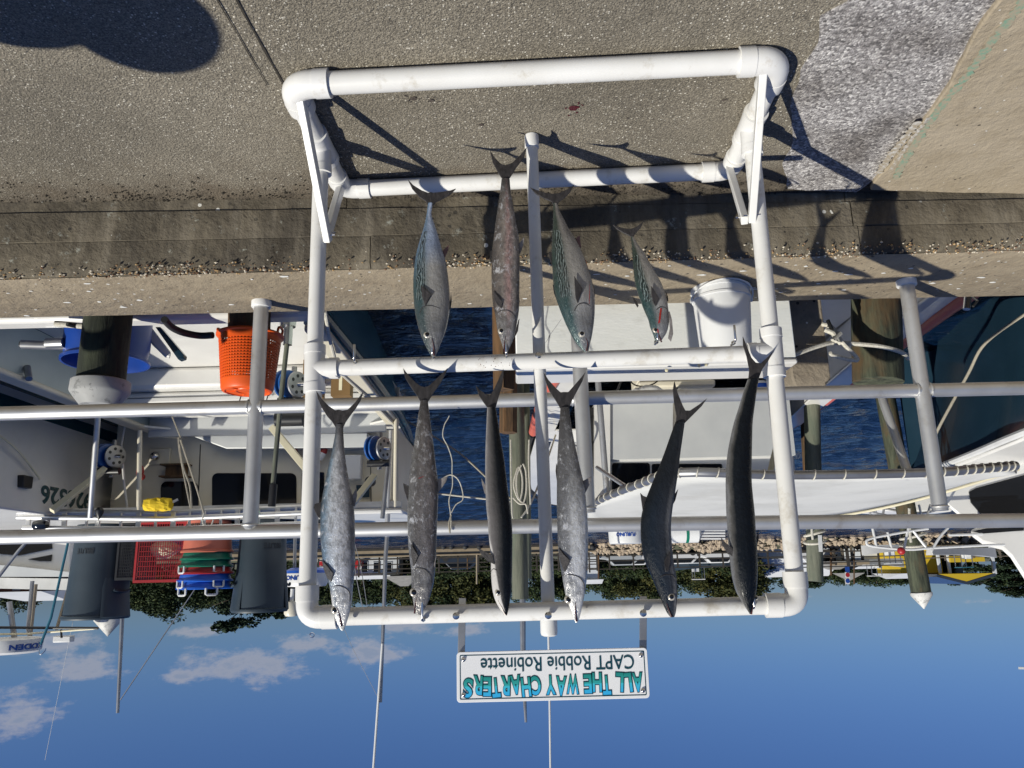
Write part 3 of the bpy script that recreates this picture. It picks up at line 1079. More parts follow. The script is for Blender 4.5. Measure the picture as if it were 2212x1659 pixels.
MB().prism(rrect(0, wr, 0, hr, 0.012, -0.010), uy * 0.010).build('board', M['sign_white'], sgn, bevel=0.001)
i1, i2 = rrect(0.010, wr - 0.010, 0.009, hr - 0.009, 0.004, 0.0006), rrect(0.013, wr - 0.013, 0.012, hr - 0.012, 0.003, 0.0006)
n = len(i1)
MB().add(i1 + i2, [(i, (i + 1) % n, n + (i + 1) % n, n + i) for i in range(n)]).build('border_line', M['sign_dark'], sgn, smooth=False)
for (u, v) in ((0.022, 0.024), (wr - 0.022, 0.024), (0.022, hr - 0.024), (wr - 0.022, hr - 0.024)):
    MB().lathe(sp_(u, v, 0.0005), [(0.0075, 0), (0.0075, 0.002), (0.004, 0.006), (0.001, 0.007)], 12, uy).build('screw', M['steel'], sgn)


def letter_mat():
    m_, t, b = newmat('teal_gradient_print')
    at = t.nodes.new('ShaderNodeAttribute')
    at.attribute_name = 'gv'
    col = ramp(t, at.outputs['Fac'], [(0.0, (0.015, 0.23, 0.20)), (0.50, (0.03, 0.36, 0.35)), (0.53, (0.05, 0.50, 0.62)), (1.0, (0.035, 0.42, 0.80))])
    L(t, col, b.inputs['Base Color'])
    b.inputs['Roughness'].default_value = 0.35
    return m_


M['letters'] = letter_mat()
rq = random.Random(5)
word = 'ALL THE WAY CHARTERS'
wts = {' ': 0.42, 'L': 0.8, 'T': 0.85, 'E': 0.82, 'W': 1.2, 'A': 1.02, 'Y': 0.98, 'I': 0.5}
tot = sum(wts.get(c, 0.95) for c in word)
u = 0.020
usable = wr - 0.040
fill, edge = MB(), MB()
gv = []
v0, vh = hr * 0.495, hr * 0.375
for c in word:
    w_ = wts.get(c, 0.95) / tot * usable
    if c != ' ':
        tilt = R(rq.uniform(-5, 5))
        dv = rq.uniform(-0.003, 0.003) + 0.004 * (1 if rq.random() < 0.5 else -0.4)
        cw = w_ * 0.90
        def place(a, b_, w, u0=u + w_ * 0.05, dv=dv, tilt=tilt, cw=cw):
            a2, b2 = a - cw / 2, b_ - vh / 2
            return sp_(u0 + cw / 2 + a2 * math.cos(tilt) - b2 * math.sin(tilt), v0 + dv + vh / 2 + a2 * math.sin(tilt) + b2 * math.cos(tilt), 0.0012 + w)
        g = text_mb(c, place, cw, vh, 0.0008, 0.028)
        fill.add(g.v, g.f)
        def place2(a, b_, w, u0=u + w_ * 0.05, dv=dv, tilt=tilt, cw=cw):
            e_ = 0.0030
            a = a * (cw + 2 * e_) / cw - e_
            b_ = b_ * (vh + 2 * e_) / vh - e_
            a2, b2 = a - cw / 2, b_ - vh / 2
            return sp_(u0 + cw / 2 + a2 * math.cos(tilt) - b2 * math.sin(tilt), v0 + dv + vh / 2 + a2 * math.sin(tilt) + b2 * math.cos(tilt), 0.0004 + w)
        g = text_mb(c, place2, cw, vh, 0.0005, 0.070)
        edge.add(g.v, g.f)
    u += w_
lo_ = edge.build('letter_outline', M['sign_dark'], sgn, smooth=False)
lf = fill.build('heading_lettering', M['letters'], sgn, smooth=False)
at = lf.data.attributes.new('gv', 'FLOAT', 'POINT')
for i, v in enumerate(fill.v):
    at.data[i].value = max(0, min(1, ((v - s_tr).dot(uzn) - v0) / vh))
text_mb('CAPT Robbie Robinette', lambda a, b_, w: sp_(0.046 + a, hr * 0.135 + b_, 0.0008 + w), wr - 0.125, hr * 0.285, 0.0006, 0.006).build('name_lettering', M['sign_dark'], sgn, smooth=False)
for x0, x1 in ((990, 1001), (1388, 1400)):
    xm = (x0 + x1) / 2
    a = P(xm - (3 if x0 < 1200 else 9) * -1 - (12 if x0 > 1200 else 0), 1292 if x0 < 1200 else 1288, sd + 0.006)
    b_ = P(xm - (4 if x0 > 1200 else 0), 1440, sd + 0.006)
    MB().bar(a + V((0, 0.012, 0)), b_ + V((0, 0.012, 0)), 0.024, 0.005, (0, 1, 0)).build('strap', M['alu_dull'], sgn, bevel=0.001)

# ================================================================ fish
def fish_mat(name, kind):
    m_, t, b = newmat(name)
    av = t.nodes.new('ShaderNodeAttribute')
    av.attribute_name = 'across'
    lv = t.nodes.new('ShaderNodeAttribute')
    lv.attribute_name = 'along'
    x, l = av.outputs['Fac'], lv.outputs['Fac']
    co = coords(t, (1, 1, 0.62))
    n1 = noise_n(t, co, 17, 7, 0.75)
    n2 = noise_n(t, co, 62, 5, 0.72)
    n3 = noise_n(t, coords(t, (3, 3, 0.5)), 12, 5, 0.7, 1.0)
    xw = mth(t, 'ADD', x, mth(t, 'MULTIPLY', mth(t, 'SUBTRACT', n1, 0.5), 0.55))
    rough, metal = 0.3, 0.35
    if kind in ('silver', 'mottled', 'pale', 'pinkish'):
        if kind == 'silver':
            col = ramp(t, mth(t, 'MULTIPLY_ADD', xw, 0.5, 0.5), [(0.0, (0.04, 0.065, 0.09)), (0.14, (0.20, 0.28, 0.36)), (0.42, (0.70, 0.72, 0.75)), (0.75, (0.54, 0.53, 0.54)), (1.0, (0.20, 0.19, 0.19))])
        elif kind == 'mottled':
            col = ramp(t, mth(t, 'MULTIPLY_ADD', xw, 0.5, 0.5), [(0.0, (0.20, 0.20, 0.20)), (0.3, (0.13, 0.118, 0.112)), (0.6, (0.22, 0.20, 0.195)), (0.85, (0.20, 0.17, 0.16)), (1.0, (0.05, 0.045, 0.045))])
        elif kind == 'pale':
            col = ramp(t, mth(t, 'MULTIPLY_ADD', xw, 0.5, 0.5), [(0.0, (0.09, 0.092, 0.10)), (0.30, (0.26, 0.26, 0.27)), (0.5, (0.70, 0.70, 0.70)), (0.9, (0.88, 0.87, 0.85)), (1.0, (0.45, 0.445, 0.44))])
            dk = ramp(t, mth(t, 'ADD', l, mth(t, 'MULTIPLY', mth(t, 'SUBTRACT', n1, 0.5), 0.2)), [(0.42, 0.0), (0.68, 0.85)])
            col = mixc(t, dk, col, (0.115, 0.113, 0.117))
        else:
            col = ramp(t, mth(t, 'MULTIPLY_ADD', xw, 0.5, 0.5), [(0.0, (0.07, 0.06, 0.055)), (0.4, (0.26, 0.225, 0.20)), (0.62, (0.42, 0.27, 0.25)), (0.8, (0.38, 0.33, 0.30)), (1.0, (0.18, 0.155, 0.14))])
        sp = ramp(t, n2, [(0.46, 0.0), (0.58, 1.0)])
        col = mixc(t, mth(t, 'MULTIPLY', sp, 0.34 if kind == 'pale' else 0.5), col, (0.045, 0.043, 0.045))
        sp2 = ramp(t, n1, [(0.50, 0.0), (0.62, 1.0)])
        col = mixc(t, mth(t, 'MULTIPLY', sp2, 0.18 if kind == 'pale' else 0.36), col, (0.075, 0.072, 0.072))
        wh = ramp(t, noise_n(t, co, 46, 6, 0.8, 0.6), [(0.55, 0.0), (0.64, 1.0)])
        col = mixc(t, mth(t, 'MULTIPLY', wh, 0.75), col, (0.66, 0.66, 0.68))  # white flecks: wet glitter painted into the skin colour
        head = ramp(t, l, [(0.16, 1.0), (0.23, 0.0)])
        hc = ramp(t, n1, [(0.35, (0.10, 0.095, 0.09)), (0.45, (0.40, 0.40, 0.40)), (0.55, (0.88, 0.85, 0.80)), (0.66, (0.40, 0.45, 0.45))])
        if kind in ('mottled', 'pinkish'):
            hc = mixc(t, 0.72, hc, (0.07, 0.062, 0.056))
        col = mixc(t, mth(t, 'MULTIPLY', head, 0.75), col, hc)
        tail = ramp(t, l, [(0.80, 0.0), (0.98, 0.85)])
        col = mixc(t, tail, col, (0.05, 0.046, 0.046))
    elif kind in ('black', 'blackside', 'bluegrey'):
        if kind == 'black':
            col = ramp(t, mth(t, 'MULTIPLY_ADD', xw, 0.5, 0.5), [(0.0, (0.16, 0.16, 0.165)), (0.07, (0.075, 0.073, 0.07)), (0.2, (0.007, 0.009, 0.012)), (0.86, (0.004, 0.006, 0.010)), (0.95, (0.06, 0.065, 0.055)), (1.0, (0.17, 0.17, 0.16))])
        elif kind == 'blackside':
            col = ramp(t, mth(t, 'MULTIPLY_ADD', xw, 0.5, 0.5), [(0.0, (0.25, 0.24, 0.24)), (0.13, (0.12, 0.112, 0.112)), (0.42, (0.052, 0.050, 0.050)), (0.62, (0.009, 0.011, 0.014)), (1.0, (0.004, 0.006, 0.010))])
            head = ramp(t, mth(t, 'ADD', l, mth(t, 'MULTIPLY', x, 0.35)), [(-0.0, 1.0), (0.05, 0.0)])
            col = mixc(t, head, col, (0.52, 0.50, 0.48))
        else:
            col = ramp(t, mth(t, 'MULTIPLY_ADD', xw, 0.5, 0.5), [(0.0, (0.008, 0.010, 0.013)), (0.35, (0.012, 0.018, 0.028)), (0.72, (0.032, 0.037, 0.048)), (0.9, (0.19, 0.19, 0.195)), (1.0, (0.10, 0.10, 0.10))])
            dk = ramp(t, l, [(0.5, 0.0), (0.72, 0.8)])
            col = mixc(t, dk, col, (0.013, 0.015, 0.018))
        st = ramp(t, n3, [(0.55, 0.0), (0.72, 1.0)])
        col = mixc(t, mth(t, 'MULTIPLY', st, 0.035), col, (0.12, 0.12, 0.12))
        rough, metal = 0.28, 0.0
    else:       # little tunny: dark wavy lines on a blue-green back, plain pale flank
        wv = t.nodes.new('ShaderNodeTexWave')
        wv.wave_type = 'BANDS'
        wv.bands_direction = 'X'
        wv.inputs['Scale'].default_value = 42
        wv.inputs['Distortion'].default_value = 9
        wv.inputs['Detail'].default_value = 2
        wv.inputs['Detail Scale'].default_value = 1.6
        L(t, coords(t, (1, 1, 0.5)), wv.inputs['Vector'])
        if kind == 'tunny_blue':
            back, flank = ramp(t, l, [(0.15, (0.045, 0.06, 0.06)), (0.45, (0.03, 0.075, 0.085)), (0.75, (0.14, 0.22, 0.33))]), ramp(t, l, [(0.2, (0.28, 0.27, 0.255)), (0.55, (0.38, 0.37, 0.355)), (0.7, (0.33, 0.40, 0.54)), (0.9, (0.45, 0.53, 0.68))])  # blue-white towards the tail is the wet sheen, painted into the colour
        else:
            back, flank = ramp(t, l, [(0.0, (0.06, 0.10, 0.10)), (0.3, (0.018, 0.05, 0.048)), (0.8, (0.03, 0.045, 0.035))]), ramp(t, l, [(0.1, (0.36, 0.36, 0.37)), (0.5, (0.37, 0.35, 0.32)), (0.9, (0.24, 0.22, 0.20))])
        fac = ramp(t, mth(t, 'MULTIPLY_ADD', xw, 0.5, 0.5), [(0.24, 0.0), (0.52, 1.0)])
        col = mixc(t, fac, back, flank)
        linez = ramp(t, x, [(0.0, 0.0), (0.0, 0.0)])
        win = mth(t, 'MULTIPLY', mth(t, 'LESS_THAN', mth(t, 'ABSOLUTE', mth(t, 'ADD', x, 0.52)), 0.27), mth(t, 'MULTIPLY', mth(t, 'GREATER_THAN', l, 0.34), mth(t, 'LESS_THAN', l, 0.80)))
        ln = mth(t, 'MULTIPLY', win, ramp(t, wv.outputs['Fac'], [(0.35, 1.0), (0.55, 0.0)]))
        l2 = mth(t, 'MULTIPLY', win, ramp(t, wv.outputs['Fac'], [(0.72, 0.0), (0.9, 1.0)]))
        col = mixc(t, mth(t, 'MULTIPLY', ln, 0.9), col, (0.008, 0.016, 0.016))
        col = mixc(t, mth(t, 'MULTIPLY', l2, 0.55), col, (0.30, 0.36, 0.35))
        wh = ramp(t, noise_n(t, co, 70, 6, 0.8, 0.6), [(0.60, 0.0), (0.74, 1.0)])
        col = mixc(t, mth(t, 'MULTIPLY', wh, 0.3), col, (0.5, 0.52, 0.52))
        sm = ramp(t, n1, [(0.4, 0.0), (0.66, 1.0)])
        col = mixc(t, mth(t, 'MULTIPLY', sm, 0.35), col, (0.11, 0.105, 0.10))
        head = ramp(t, l, [(0.20, 1.0), (0.28, 0.0)])
        hc = ramp(t, n1, [(0.35, (0.06, 0.058, 0.055)), (0.6, (0.21, 0.205, 0.20)), (0.75, (0.40, 0.40, 0.40))])
        col = mixc(t, mth(t, 'MULTIPLY', head, mth(t, 'MULTIPLY', fac, 0.75)), col, hc)
        metal = 0.3
    L(t, col, b.inputs['Base Color'])
    b.inputs['Roughness'].default_value = rough
    L(t, ramp(t, n2, [(0.36, 0.10), (0.62, 0.40)]), b.inputs['Roughness'])
    b.inputs['Metallic'].default_value = metal
    b.inputs['Coat Weight'].default_value = 0.06 if kind.startswith('black') or kind == 'bluegrey' else 0.3
    b.inputs['Specular IOR Level'].default_value = 0.14 if kind.startswith('black') or kind == 'bluegrey' else 0.5
    b.inputs['Coat Roughness'].default_value = 0.18
    bumpn(t, b, mth(t, 'ADD', n2, mth(t, 'MULTIPLY', n1, 0.8)), 0.7, 0.006)
    return m_


for k in ('silver', 'mottled', 'pale', 'pinkish', 'black', 'blackside', 'bluegrey', 'tunny_blue', 'tunny_green'):
    M['f_' + k] = fish_mat('fish_' + k, k)
M['fin_dark'] = mat('dark_fin', (0.016, 0.014, 0.014), (0.045, 0.040, 0.040), 40, 0.5, bump=0.5, bscale=160, stretch=(3, 3, 1))
M['fin_pale'] = mat('pale_fin', (0.26, 0.24, 0.23), (0.10, 0.085, 0.082), 36, 0.45, bump=0.4, bscale=160)
M['fin_red'] = mat('reddened_fin', (0.12, 0.05, 0.05), (0.19, 0.10, 0.095), 36, 0.45)
M['eye_ring'] = mat('eye_ring', (0.62, 0.58, 0.50), (0.30, 0.27, 0.22), 120, 0.15, 0.3)
M['pupil'] = mat('pupil', (0.004, 0.004, 0.005), None, rough=0.05, spec=0.8)
M['mouth'] = mat('mouth_inside', (0.03, 0.012, 0.012), (0.10, 0.03, 0.03), 60, 0.3)
M['blood_f'] = mat('blood_streak', (0.30, 0.022, 0.014), (0.22, 0.012, 0.01), 60, 0.22)


def affA(x, y): return 658.3 + .3472 * x, 795.5 + .3472 * y
def affB(x, y): return 987.5 + .3472 * x, 795.5 + .3472 * y
def affC(x, y): return 1316.7 + .663 * x, 713.2 + .663 * y
def affD(x, y): return 822.9 + .5188 * x, 301.7 + .5188 * y
def affE(x, y): return 1124.6 + .461 * x, 356.6 + .461 * y


def make_fish(name, label, cat, group, kind, aff, rings, tail, fins, eye, upper, thick, gill=None, mouth=None, finlets=None, streak_=None, er=None, head_frac=0.2):
    """rings run from the tail stalk to the snout: (y, x on one edge, x on the other)"""
    # distance: just in front of the bar it hangs on
    ye, xl, xr = rings[-1]
    hx, hy = aff((xl + xr) / 2, ye)
    q = bar_at(hx, hy, upper)
    d = q.y - rp - 0.030
    # profile
    cs, ws = [], []
    for (y, a, b_) in rings:
        pa, pb = P(*aff(a, y), d), P(*aff(b_, y), d)
        cs.append((pa + pb) / 2)
        ws.append((pb - pa).length / 2)
    cc = crom(cs, 5)
    wm = max(ws)
    wsv = crom([V((w, 0, 0)) for w in ws], 5)
    wl = [max(0.0025, v.x) for v in wsv]
    npt = len(cc)
    tot = sum((cc[i + 1] - cc[i]).length for i in range(npt - 1))
    root = thing(name, label, cat, (cc[-1].x, cc[-1].y, cc[-1].z), group)
    acc = 0
    mb = MB()
    al, ac = [], []
    K = 28
    tl = []
    depth_front = []
    for i in range(npt):
        if i:
            acc += (cc[i] - cc[i - 1]).length
        f = 1 - acc / tot           # 1 at the tail stalk, 0 at the snout
        tg = (cc[min(i + 1, npt - 1)] - cc[max(i - 1, 0)])
        sidev = V((-1, 0, 0))       # towards larger photograph x
        w = wl[i]
        th = max(w * thick, min(w, 0.006))
        th *= 1.0 if f > 0.12 else (0.7 + 0.3 * f / 0.12)
        depth_front.append(th)
        for k in range(K):
            an = 2 * math.pi * k / K
            ca, sa = math.cos(an), math.sin(an)
            se = math.copysign(abs(sa) ** 0.85, sa)
            bump_ = 1 + 0.02 * noise.noise(V((i * 0.12, ca * 2, sa * 2 + len(label))))
            mb.v.append(cc[i] + sidev * (w * ca * bump_) + V((0, 1, 0)) * (th * se) + V((0, 0.0, 0)))
            al.append(f)
            ac.append(ca)
    for i in range(npt - 1):
        for k in range(K):
            a, b_ = i * K + k, i * K + (k + 1) % K
            mb.f.append([a, b_, b_ + K, a + K])
    mb.f.append(list(range(K))[::-1])
    mb.f.append([(npt - 1) * K + k for k in range(K)])
    bo = mb.build('body', M['f_' + kind], root, sharp=80)
    a1 = bo.data.attributes.new('along', 'FLOAT', 'POINT')
    a2 = bo.data.attributes.new('across', 'FLOAT', 'POINT')
    a1.data.foreach_set('value', al)
    a2.data.foreach_set('value', ac)

    def front(px, py):
        """point of the skin in front of photograph position (crop px, py)"""
        p = P(*aff(px, py), d)
        j = min(range(npt), key=lambda i: abs(cc[i].z - p.z))
        r_ = min(0.97, abs(p.x - cc[j].x) / wl[j])
        return p + V((0, -depth_front[j] * (1 - r_ * r_) ** 0.5, 0)), j

    # tail fin with slightly ragged trailing edges, and ribs
    tp_ = [P(*aff(x, y), d) for x, y in tail]
    td = MB().prism([p + V((0, -0.003, 0)) for p in tp_], (0, 0.006, 0)).build('tail_fin', M['fin_red'] if kind == 'tunny_green' and len(label) % 2 else M['fin_dark'], root, bevel=0.0015)
    for (fn, pts, mt, off) in fins:
        if fn == 'pectoral_fin' or fn == 'gill_flap':
            fp = []
            for (x, y) in pts:
                s, j = front(x, y)
                fp.append(s + V((0, -0.006 if fp else -0.002, 0)))
            MB().prism(fp, (0, -0.003, 0)).build(fn, M[mt], root, bevel=0.001)
        else:
            fp = [P(*aff(x, y), d) + V((0, off - 0.002, 0)) for x, y in pts]
            MB().prism(fp, (0, 0.004, 0)).build(fn, M[mt], root, bevel=0.001)
    # eye
    ex, ey = eye
    s, j = front(ex, ey)
    r_e = 1.3 * (er or 17) * (aff(1, 0)[0] - aff(0, 0)[0]) * pxm(d)
    s = s + V((0, r_e * 0.15, 0))
    e_ = MB().ball(s, r_e, 8, (1.0, 0.42, 1.0)).build('eye', M['eye_ring'], root)
    MB().ball(s + V((0, -r_e * 0.24, 0)), r_e * 0.62, 8, (1.0, 0.42, 1.0)).build('pupil', M['pupil'], e_)
    # gill cover: a thin curved plate, its hind edge standing proud
    if gill:
        pts = crom([front(x, y)[0] for x, y in gill], 6)
        MB().tube([p + V((0, -0.0005, 0)) for p in pts], [0.0006] + [0.0016] * (len(pts) - 2) + [0.0006], 8).build('gill_edge', M['f_' + kind] if False else M['fin_dark'], root)
    if mouth:
        pts = crom([front(x, y)[0] for x, y in mouth], 6)
        n_ = len(pts)
        MB().tube([p + V((0, -0.0004, 0)) for p in pts], [0.0008 + 0.0026 * i / n_ for i in range(n_)], 8).build('mouth', M['mouth'], root)
    if finlets:
        for (x0, y0, x1, y1, nfl, s_) in finlets:
            for i in range(nfl):
                t = i / (nfl - 1)
                x, y = x0 + (x1 - x0) * t, y0 + (y1 - y0) * t
                # sit on the edge of the body
                yy = [r[0] for r in rings]
                for k in range(len(rings) - 1):
                    if rings[k][0] <= y <= rings[k + 1][0]:
                        tt = (y - rings[k][0]) / (rings[k + 1][0] - rings[k][0])
                        xe = (rings[k][1] + (rings[k + 1][1] - rings[k][1]) * tt) if s_ < 0 else (rings[k][2] + (rings[k + 1][2] - rings[k][2]) * tt)
                sz = 9 - 4 * abs(t - 0.6)
                fp = [P(*aff(xe - s_ * 2, y + sz * 0.6), d), P(*aff(xe + s_ * sz * 0.62, y - sz * 0.5), d), P(*aff(xe - s_ * 2, y - sz * 0.25), d)]
                MB().prism([p + V((0, -0.0015, 0)) for p in fp], (0, 0.003, 0)).build('finlet', M['fin_dark'], root, smooth=False)
    if streak_:
        nm, mt, pts, w_ = streak_
        pp = crom([front(x, y)[0] for x, y in pts], 8)
        n_ = len(pp)
        va = [p + V((-w_ * (0.5 + 0.5 * math.sin(i * 1.7) ** 2), -0.001, 0)) for i, p in enumerate(pp)]
        vb = [p + V((w_ * (0.6 + 0.4 * math.cos(i * 1.3) ** 2), -0.001, 0)) for i, p in enumerate(pp)]
        MB().add(va + vb, [(i, i + 1, n_ + i + 1, n_ + i) for i in range(n_ - 1)]).build(nm, M[mt], root)
    return root


g1, g2 = 'king mackerel hung on the top bar', 'fish hung on the middle bar'
mk, tn = 'king_mackerel', 'little_tunny'
make_fish(mk, 'silver mackerel with a bluish flank, at the rack post nearest the orange basket', 'fish', g1, 'silver', affA,
          [(350, 193, 238), (400, 190, 240), (450, 182, 243), (500, 172, 246), (600, 150, 258), (700, 130, 275), (800, 110, 298), (900, 98, 308), (1000, 98, 312), (1100, 102, 314), (1200, 112, 313), (1300, 138, 306), (1360, 155, 300), (1450, 168, 294), (1500, 176, 285), (1550, 188, 272), (1600, 208, 255), (1632, 226, 244)],
          [(72, 140), (105, 190), (150, 235), (190, 262), (212, 258), (235, 264), (268, 258), (315, 212), (366, 143), (348, 200), (318, 250), (285, 292), (255, 335), (238, 372), (215, 385), (193, 370), (172, 335), (140, 300), (105, 245), (82, 190)],
          [('dorsal_fin', [(104, 830), (62, 845), (55, 868), (80, 925), (100, 935)], 'fin_dark', 0.0), ('anal_fin', [(295, 790), (322, 745), (326, 792), (312, 858), (300, 862)], 'fin_pale', 0.0), ('pectoral_fin', [(172, 1332), (192, 1278), (150, 1228), (112, 1190), (124, 1250), (145, 1300)], 'fin_dark', 0)],
          (192, 1502), True, 0.55, [(166, 1362), (215, 1352), (262, 1368), (285, 1402), (284, 1450)], [(206, 1485), (222, 1540), (232, 1605)], er=19)
make_fish(mk, 'brown mottled mackerel with a bloody nick on its flank', 'fish', g1, 'mottled', affA,
          [(200, 720, 766), (300, 705, 778), (400, 690, 790), (500, 676, 803), (600, 660, 815), (700, 650, 828), (800, 645, 830), (900, 640, 826), (1000, 640, 822), (1100, 645, 820), (1200, 655, 815), (1260, 662, 812), (1350, 665, 800), (1400, 668, 785), (1450, 674, 770), (1500, 684, 745), (1535, 700, 722)],
          [(612, 0), (645, 42), (690, 88), (722, 112), (745, 116), (768, 112), (810, 75), (852, 35), (890, -2), (872, 45), (838, 105), (800, 155), (770, 205), (744, 222), (718, 205), (690, 160), (655, 110), (625, 60)],
          [('dorsal_fin', [(650, 735), (612, 715), (620, 765), (640, 825), (650, 830)], 'fin_dark', 0.0), ('anal_fin', [(822, 692), (890, 672), (880, 705), (832, 775), (824, 770)], 'fin_pale', 0.0), ('pectoral_fin', [(682, 1235), (714, 1168), (690, 1130), (666, 1088), (668, 1160)], 'fin_dark', 0), ('pelvic_fin', [(805, 1225), (828, 1135), (818, 1190), (812, 1240)], 'fin_pale', -0.01)],
          (684, 1393), True, 0.58, [(668, 1262), (700, 1245), (750, 1252), (785, 1290), (788, 1340)], [(700, 1425), (690, 1470), (684, 1525)], streak_=('wound', 'blood_f', [(715, 692), (728, 686), (745, 680)], 0.0028), er=22)
make_fish(mk, 'slender black backed mackerel with a silver cheek, in front of the tall capless piling', 'fish', g1, 'blackside', affB,
          [(245, 187, 240), (350, 182, 258), (450, 178, 272), (550, 175, 290), (650, 175, 303), (750, 176, 315), (850, 180, 328), (950, 190, 340), (1050, 198, 344), (1150, 207, 344), (1250, 210, 342), (1300, 212, 340), (1350, 216, 338), (1400, 224, 336), (1450, 240, 328), (1500, 268, 320), (1538, 300, 310)],
          [(115, 105), (140, 135), (175, 160), (205, 168), (225, 140), (255, 75), (288, 2), (290, 40), (280, 110), (258, 180), (240, 245), (212, 255), (187, 245), (165, 215), (135, 170)],
          [('anal_fin', [(180, 735), (150, 680), (155, 720), (172, 780), (180, 782)], 'fin_pale', 0.0), ('pectoral_fin', [(234, 1222), (222, 1165), (170, 1140), (128, 1115), (150, 1158), (190, 1200)], 'fin_dark', 0)],
          (257, 1393), True, 0.95, [(212, 1265), (228, 1248), (250, 1258)], [(255, 1440), (278, 1490), (300, 1532)], er=16)
make_fish(mk, 'plump pale bellied mackerel hung beside the centre pole', 'fish', g1, 'pale', affB,
          [(245, 642, 695), (350, 636, 710), (450, 630, 728), (550, 624, 750), (650, 620, 772), (750, 620, 795), (850, 620, 805), (950, 622, 812), (1050, 625, 815), (1150, 632, 815), (1250, 645, 812), (1300, 655, 808), (1400, 672, 795), (1450, 685, 785), (1500, 705, 775), (1550, 722, 762), (1583, 736, 748)],
          [(537, 25), (570, 75), (615, 125), (645, 152), (662, 148), (690, 150), (730, 105), (765, 65), (797, 25), (780, 80), (745, 145), (715, 200), (695, 250), (668, 262), (640, 248), (615, 205), (575, 145), (548, 80)],
          [('anal_fin', [(785, 700), (835, 672), (828, 715), (792, 788), (786, 780)], 'fin_pale', 0.0), ('pectoral_fin', [(668, 1270), (698, 1196), (660, 1160), (632, 1118), (632, 1170), (648, 1225)], 'fin_dark', 0), ('pelvic_fin', [(806, 1255), (828, 1172), (820, 1215), (812, 1262)], 'fin_pale', -0.01), ('dorsal_fin', [(626, 620), (616, 590), (612, 640), (620, 700)], 'fin_dark', 0)],
          (692, 1437), True, 0.62, [(650, 1290), (700, 1284), (755, 1300), (785, 1340), (790, 1390)], [(735, 1455), (736, 1510), (742, 1575)], er=20)
make_fish(mk, 'dark mackerel hanging in a bent curve over the white awning', 'fish', g1, 'bluegrey', affC,
          [(300, 214, 245), (350, 196, 238), (400, 178, 231), (450, 158, 225), (500, 138, 218), (550, 118, 210), (600, 104, 203), (650, 101, 200), (700, 104, 203), (750, 115, 208), (800, 136, 217), (850, 157, 221), (890, 173, 219), (920, 187, 216), (935, 199, 211)],
          [(211, 165), (222, 205), (238, 245), (247, 262), (262, 262), (292, 242), (318, 222), (300, 248), (270, 278), (246, 302), (232, 315), (214, 310), (218, 280), (210, 235), (206, 195)],
          [('dorsal_fin', [(108, 590), (100, 530), (110, 540), (124, 545), (118, 575)], 'fin_dark', 0.0), ('anal_fin', [(204, 545), (224, 517), (214, 555), (203, 575)], 'fin_dark', 0.0), ('pectoral_fin', [(176, 788), (172, 752), (182, 735), (193, 718), (193, 755), (186, 785)], 'fin_dark', 0)],
          (199, 868), True, 0.6, [(160, 805), (178, 797), (204, 800), (216, 820)], [(184, 890), (192, 912), (201, 934)], er=9.5)
make_fish(mk, 'big black mackerel whose long tail overlaps the middle bar', 'fish', g1, 'black', affC,
          [(160, 450, 486), (200, 437, 479), (250, 422, 472), (300, 406, 465), (350, 395, 463), (400, 386, 462), (450, 381, 461), (500, 380, 462), (550, 381, 466), (600, 383, 471), (650, 386, 474), (700, 389, 478), (750, 394, 480), (800, 400, 480), (850, 413, 477), (890, 435, 470), (925, 457, 464)],
          [(434, 20), (448, 55), (462, 90), (476, 106), (492, 108), (515, 88), (537, 62), (520, 95), (497, 128), (486, 158), (468, 170), (452, 162), (455, 130), (446, 85), (435, 50)],
          [('pectoral_fin', [(395, 738), (394, 712), (372, 692), (358, 675), (362, 700), (376, 722)], 'fin_dark', 0), ('pelvic_fin', [(470, 735), (476, 690), (485, 650), (486, 680), (478, 715)], 'fin_dark', 0)],
          (476, 872), True, 0.95, None, [(466, 900), (463, 915), (461, 925)], er=6)
make_fish(tn, 'little tunny with a shiny blue back, alone over open water', 'fish', g2, 'tunny_blue', affD,
          [(265, 196, 216), (310, 190, 210), (350, 182, 222), (400, 168, 238), (450, 153, 252), (500, 142, 268), (550, 137, 277), (600, 134, 283), (650, 135, 287), (700, 140, 286), (750, 148, 280), (800, 162, 268), (850, 182, 248), (890, 203, 233), (903, 212, 226)],
          [(111, 165), (135, 190), (170, 212), (197, 222), (207, 219), (218, 222), (255, 218), (290, 212), (313, 204), (290, 228), (255, 248), (226, 262), (220, 274), (206, 280), (194, 272), (188, 258), (160, 240), (130, 205)],
          [('anal_fin', [(258, 462), (283, 438), (280, 460), (268, 488), (262, 490)], 'fin_red', 0.0), ('pectoral_fin', [(190, 708), (216, 664), (195, 645), (173, 624), (178, 670)], 'fin_dark', 0), ('pelvic_fin', [(284, 700), (292, 642), (295, 670), (289, 712)], 'fin_dark', 0), ('dorsal_fin', [(143, 485), (136, 482), (134, 520), (139, 540)], 'fin_dark', 0)],
          (196, 819), False, 0.62, [(164, 740), (178, 712), (212, 706), (250, 716)], [(215, 835), (222, 870), (222, 900)], finlets=[(0, 330, 0, 480, 8, -1), (0, 330, 0, 440, 6, 1)], er=13)
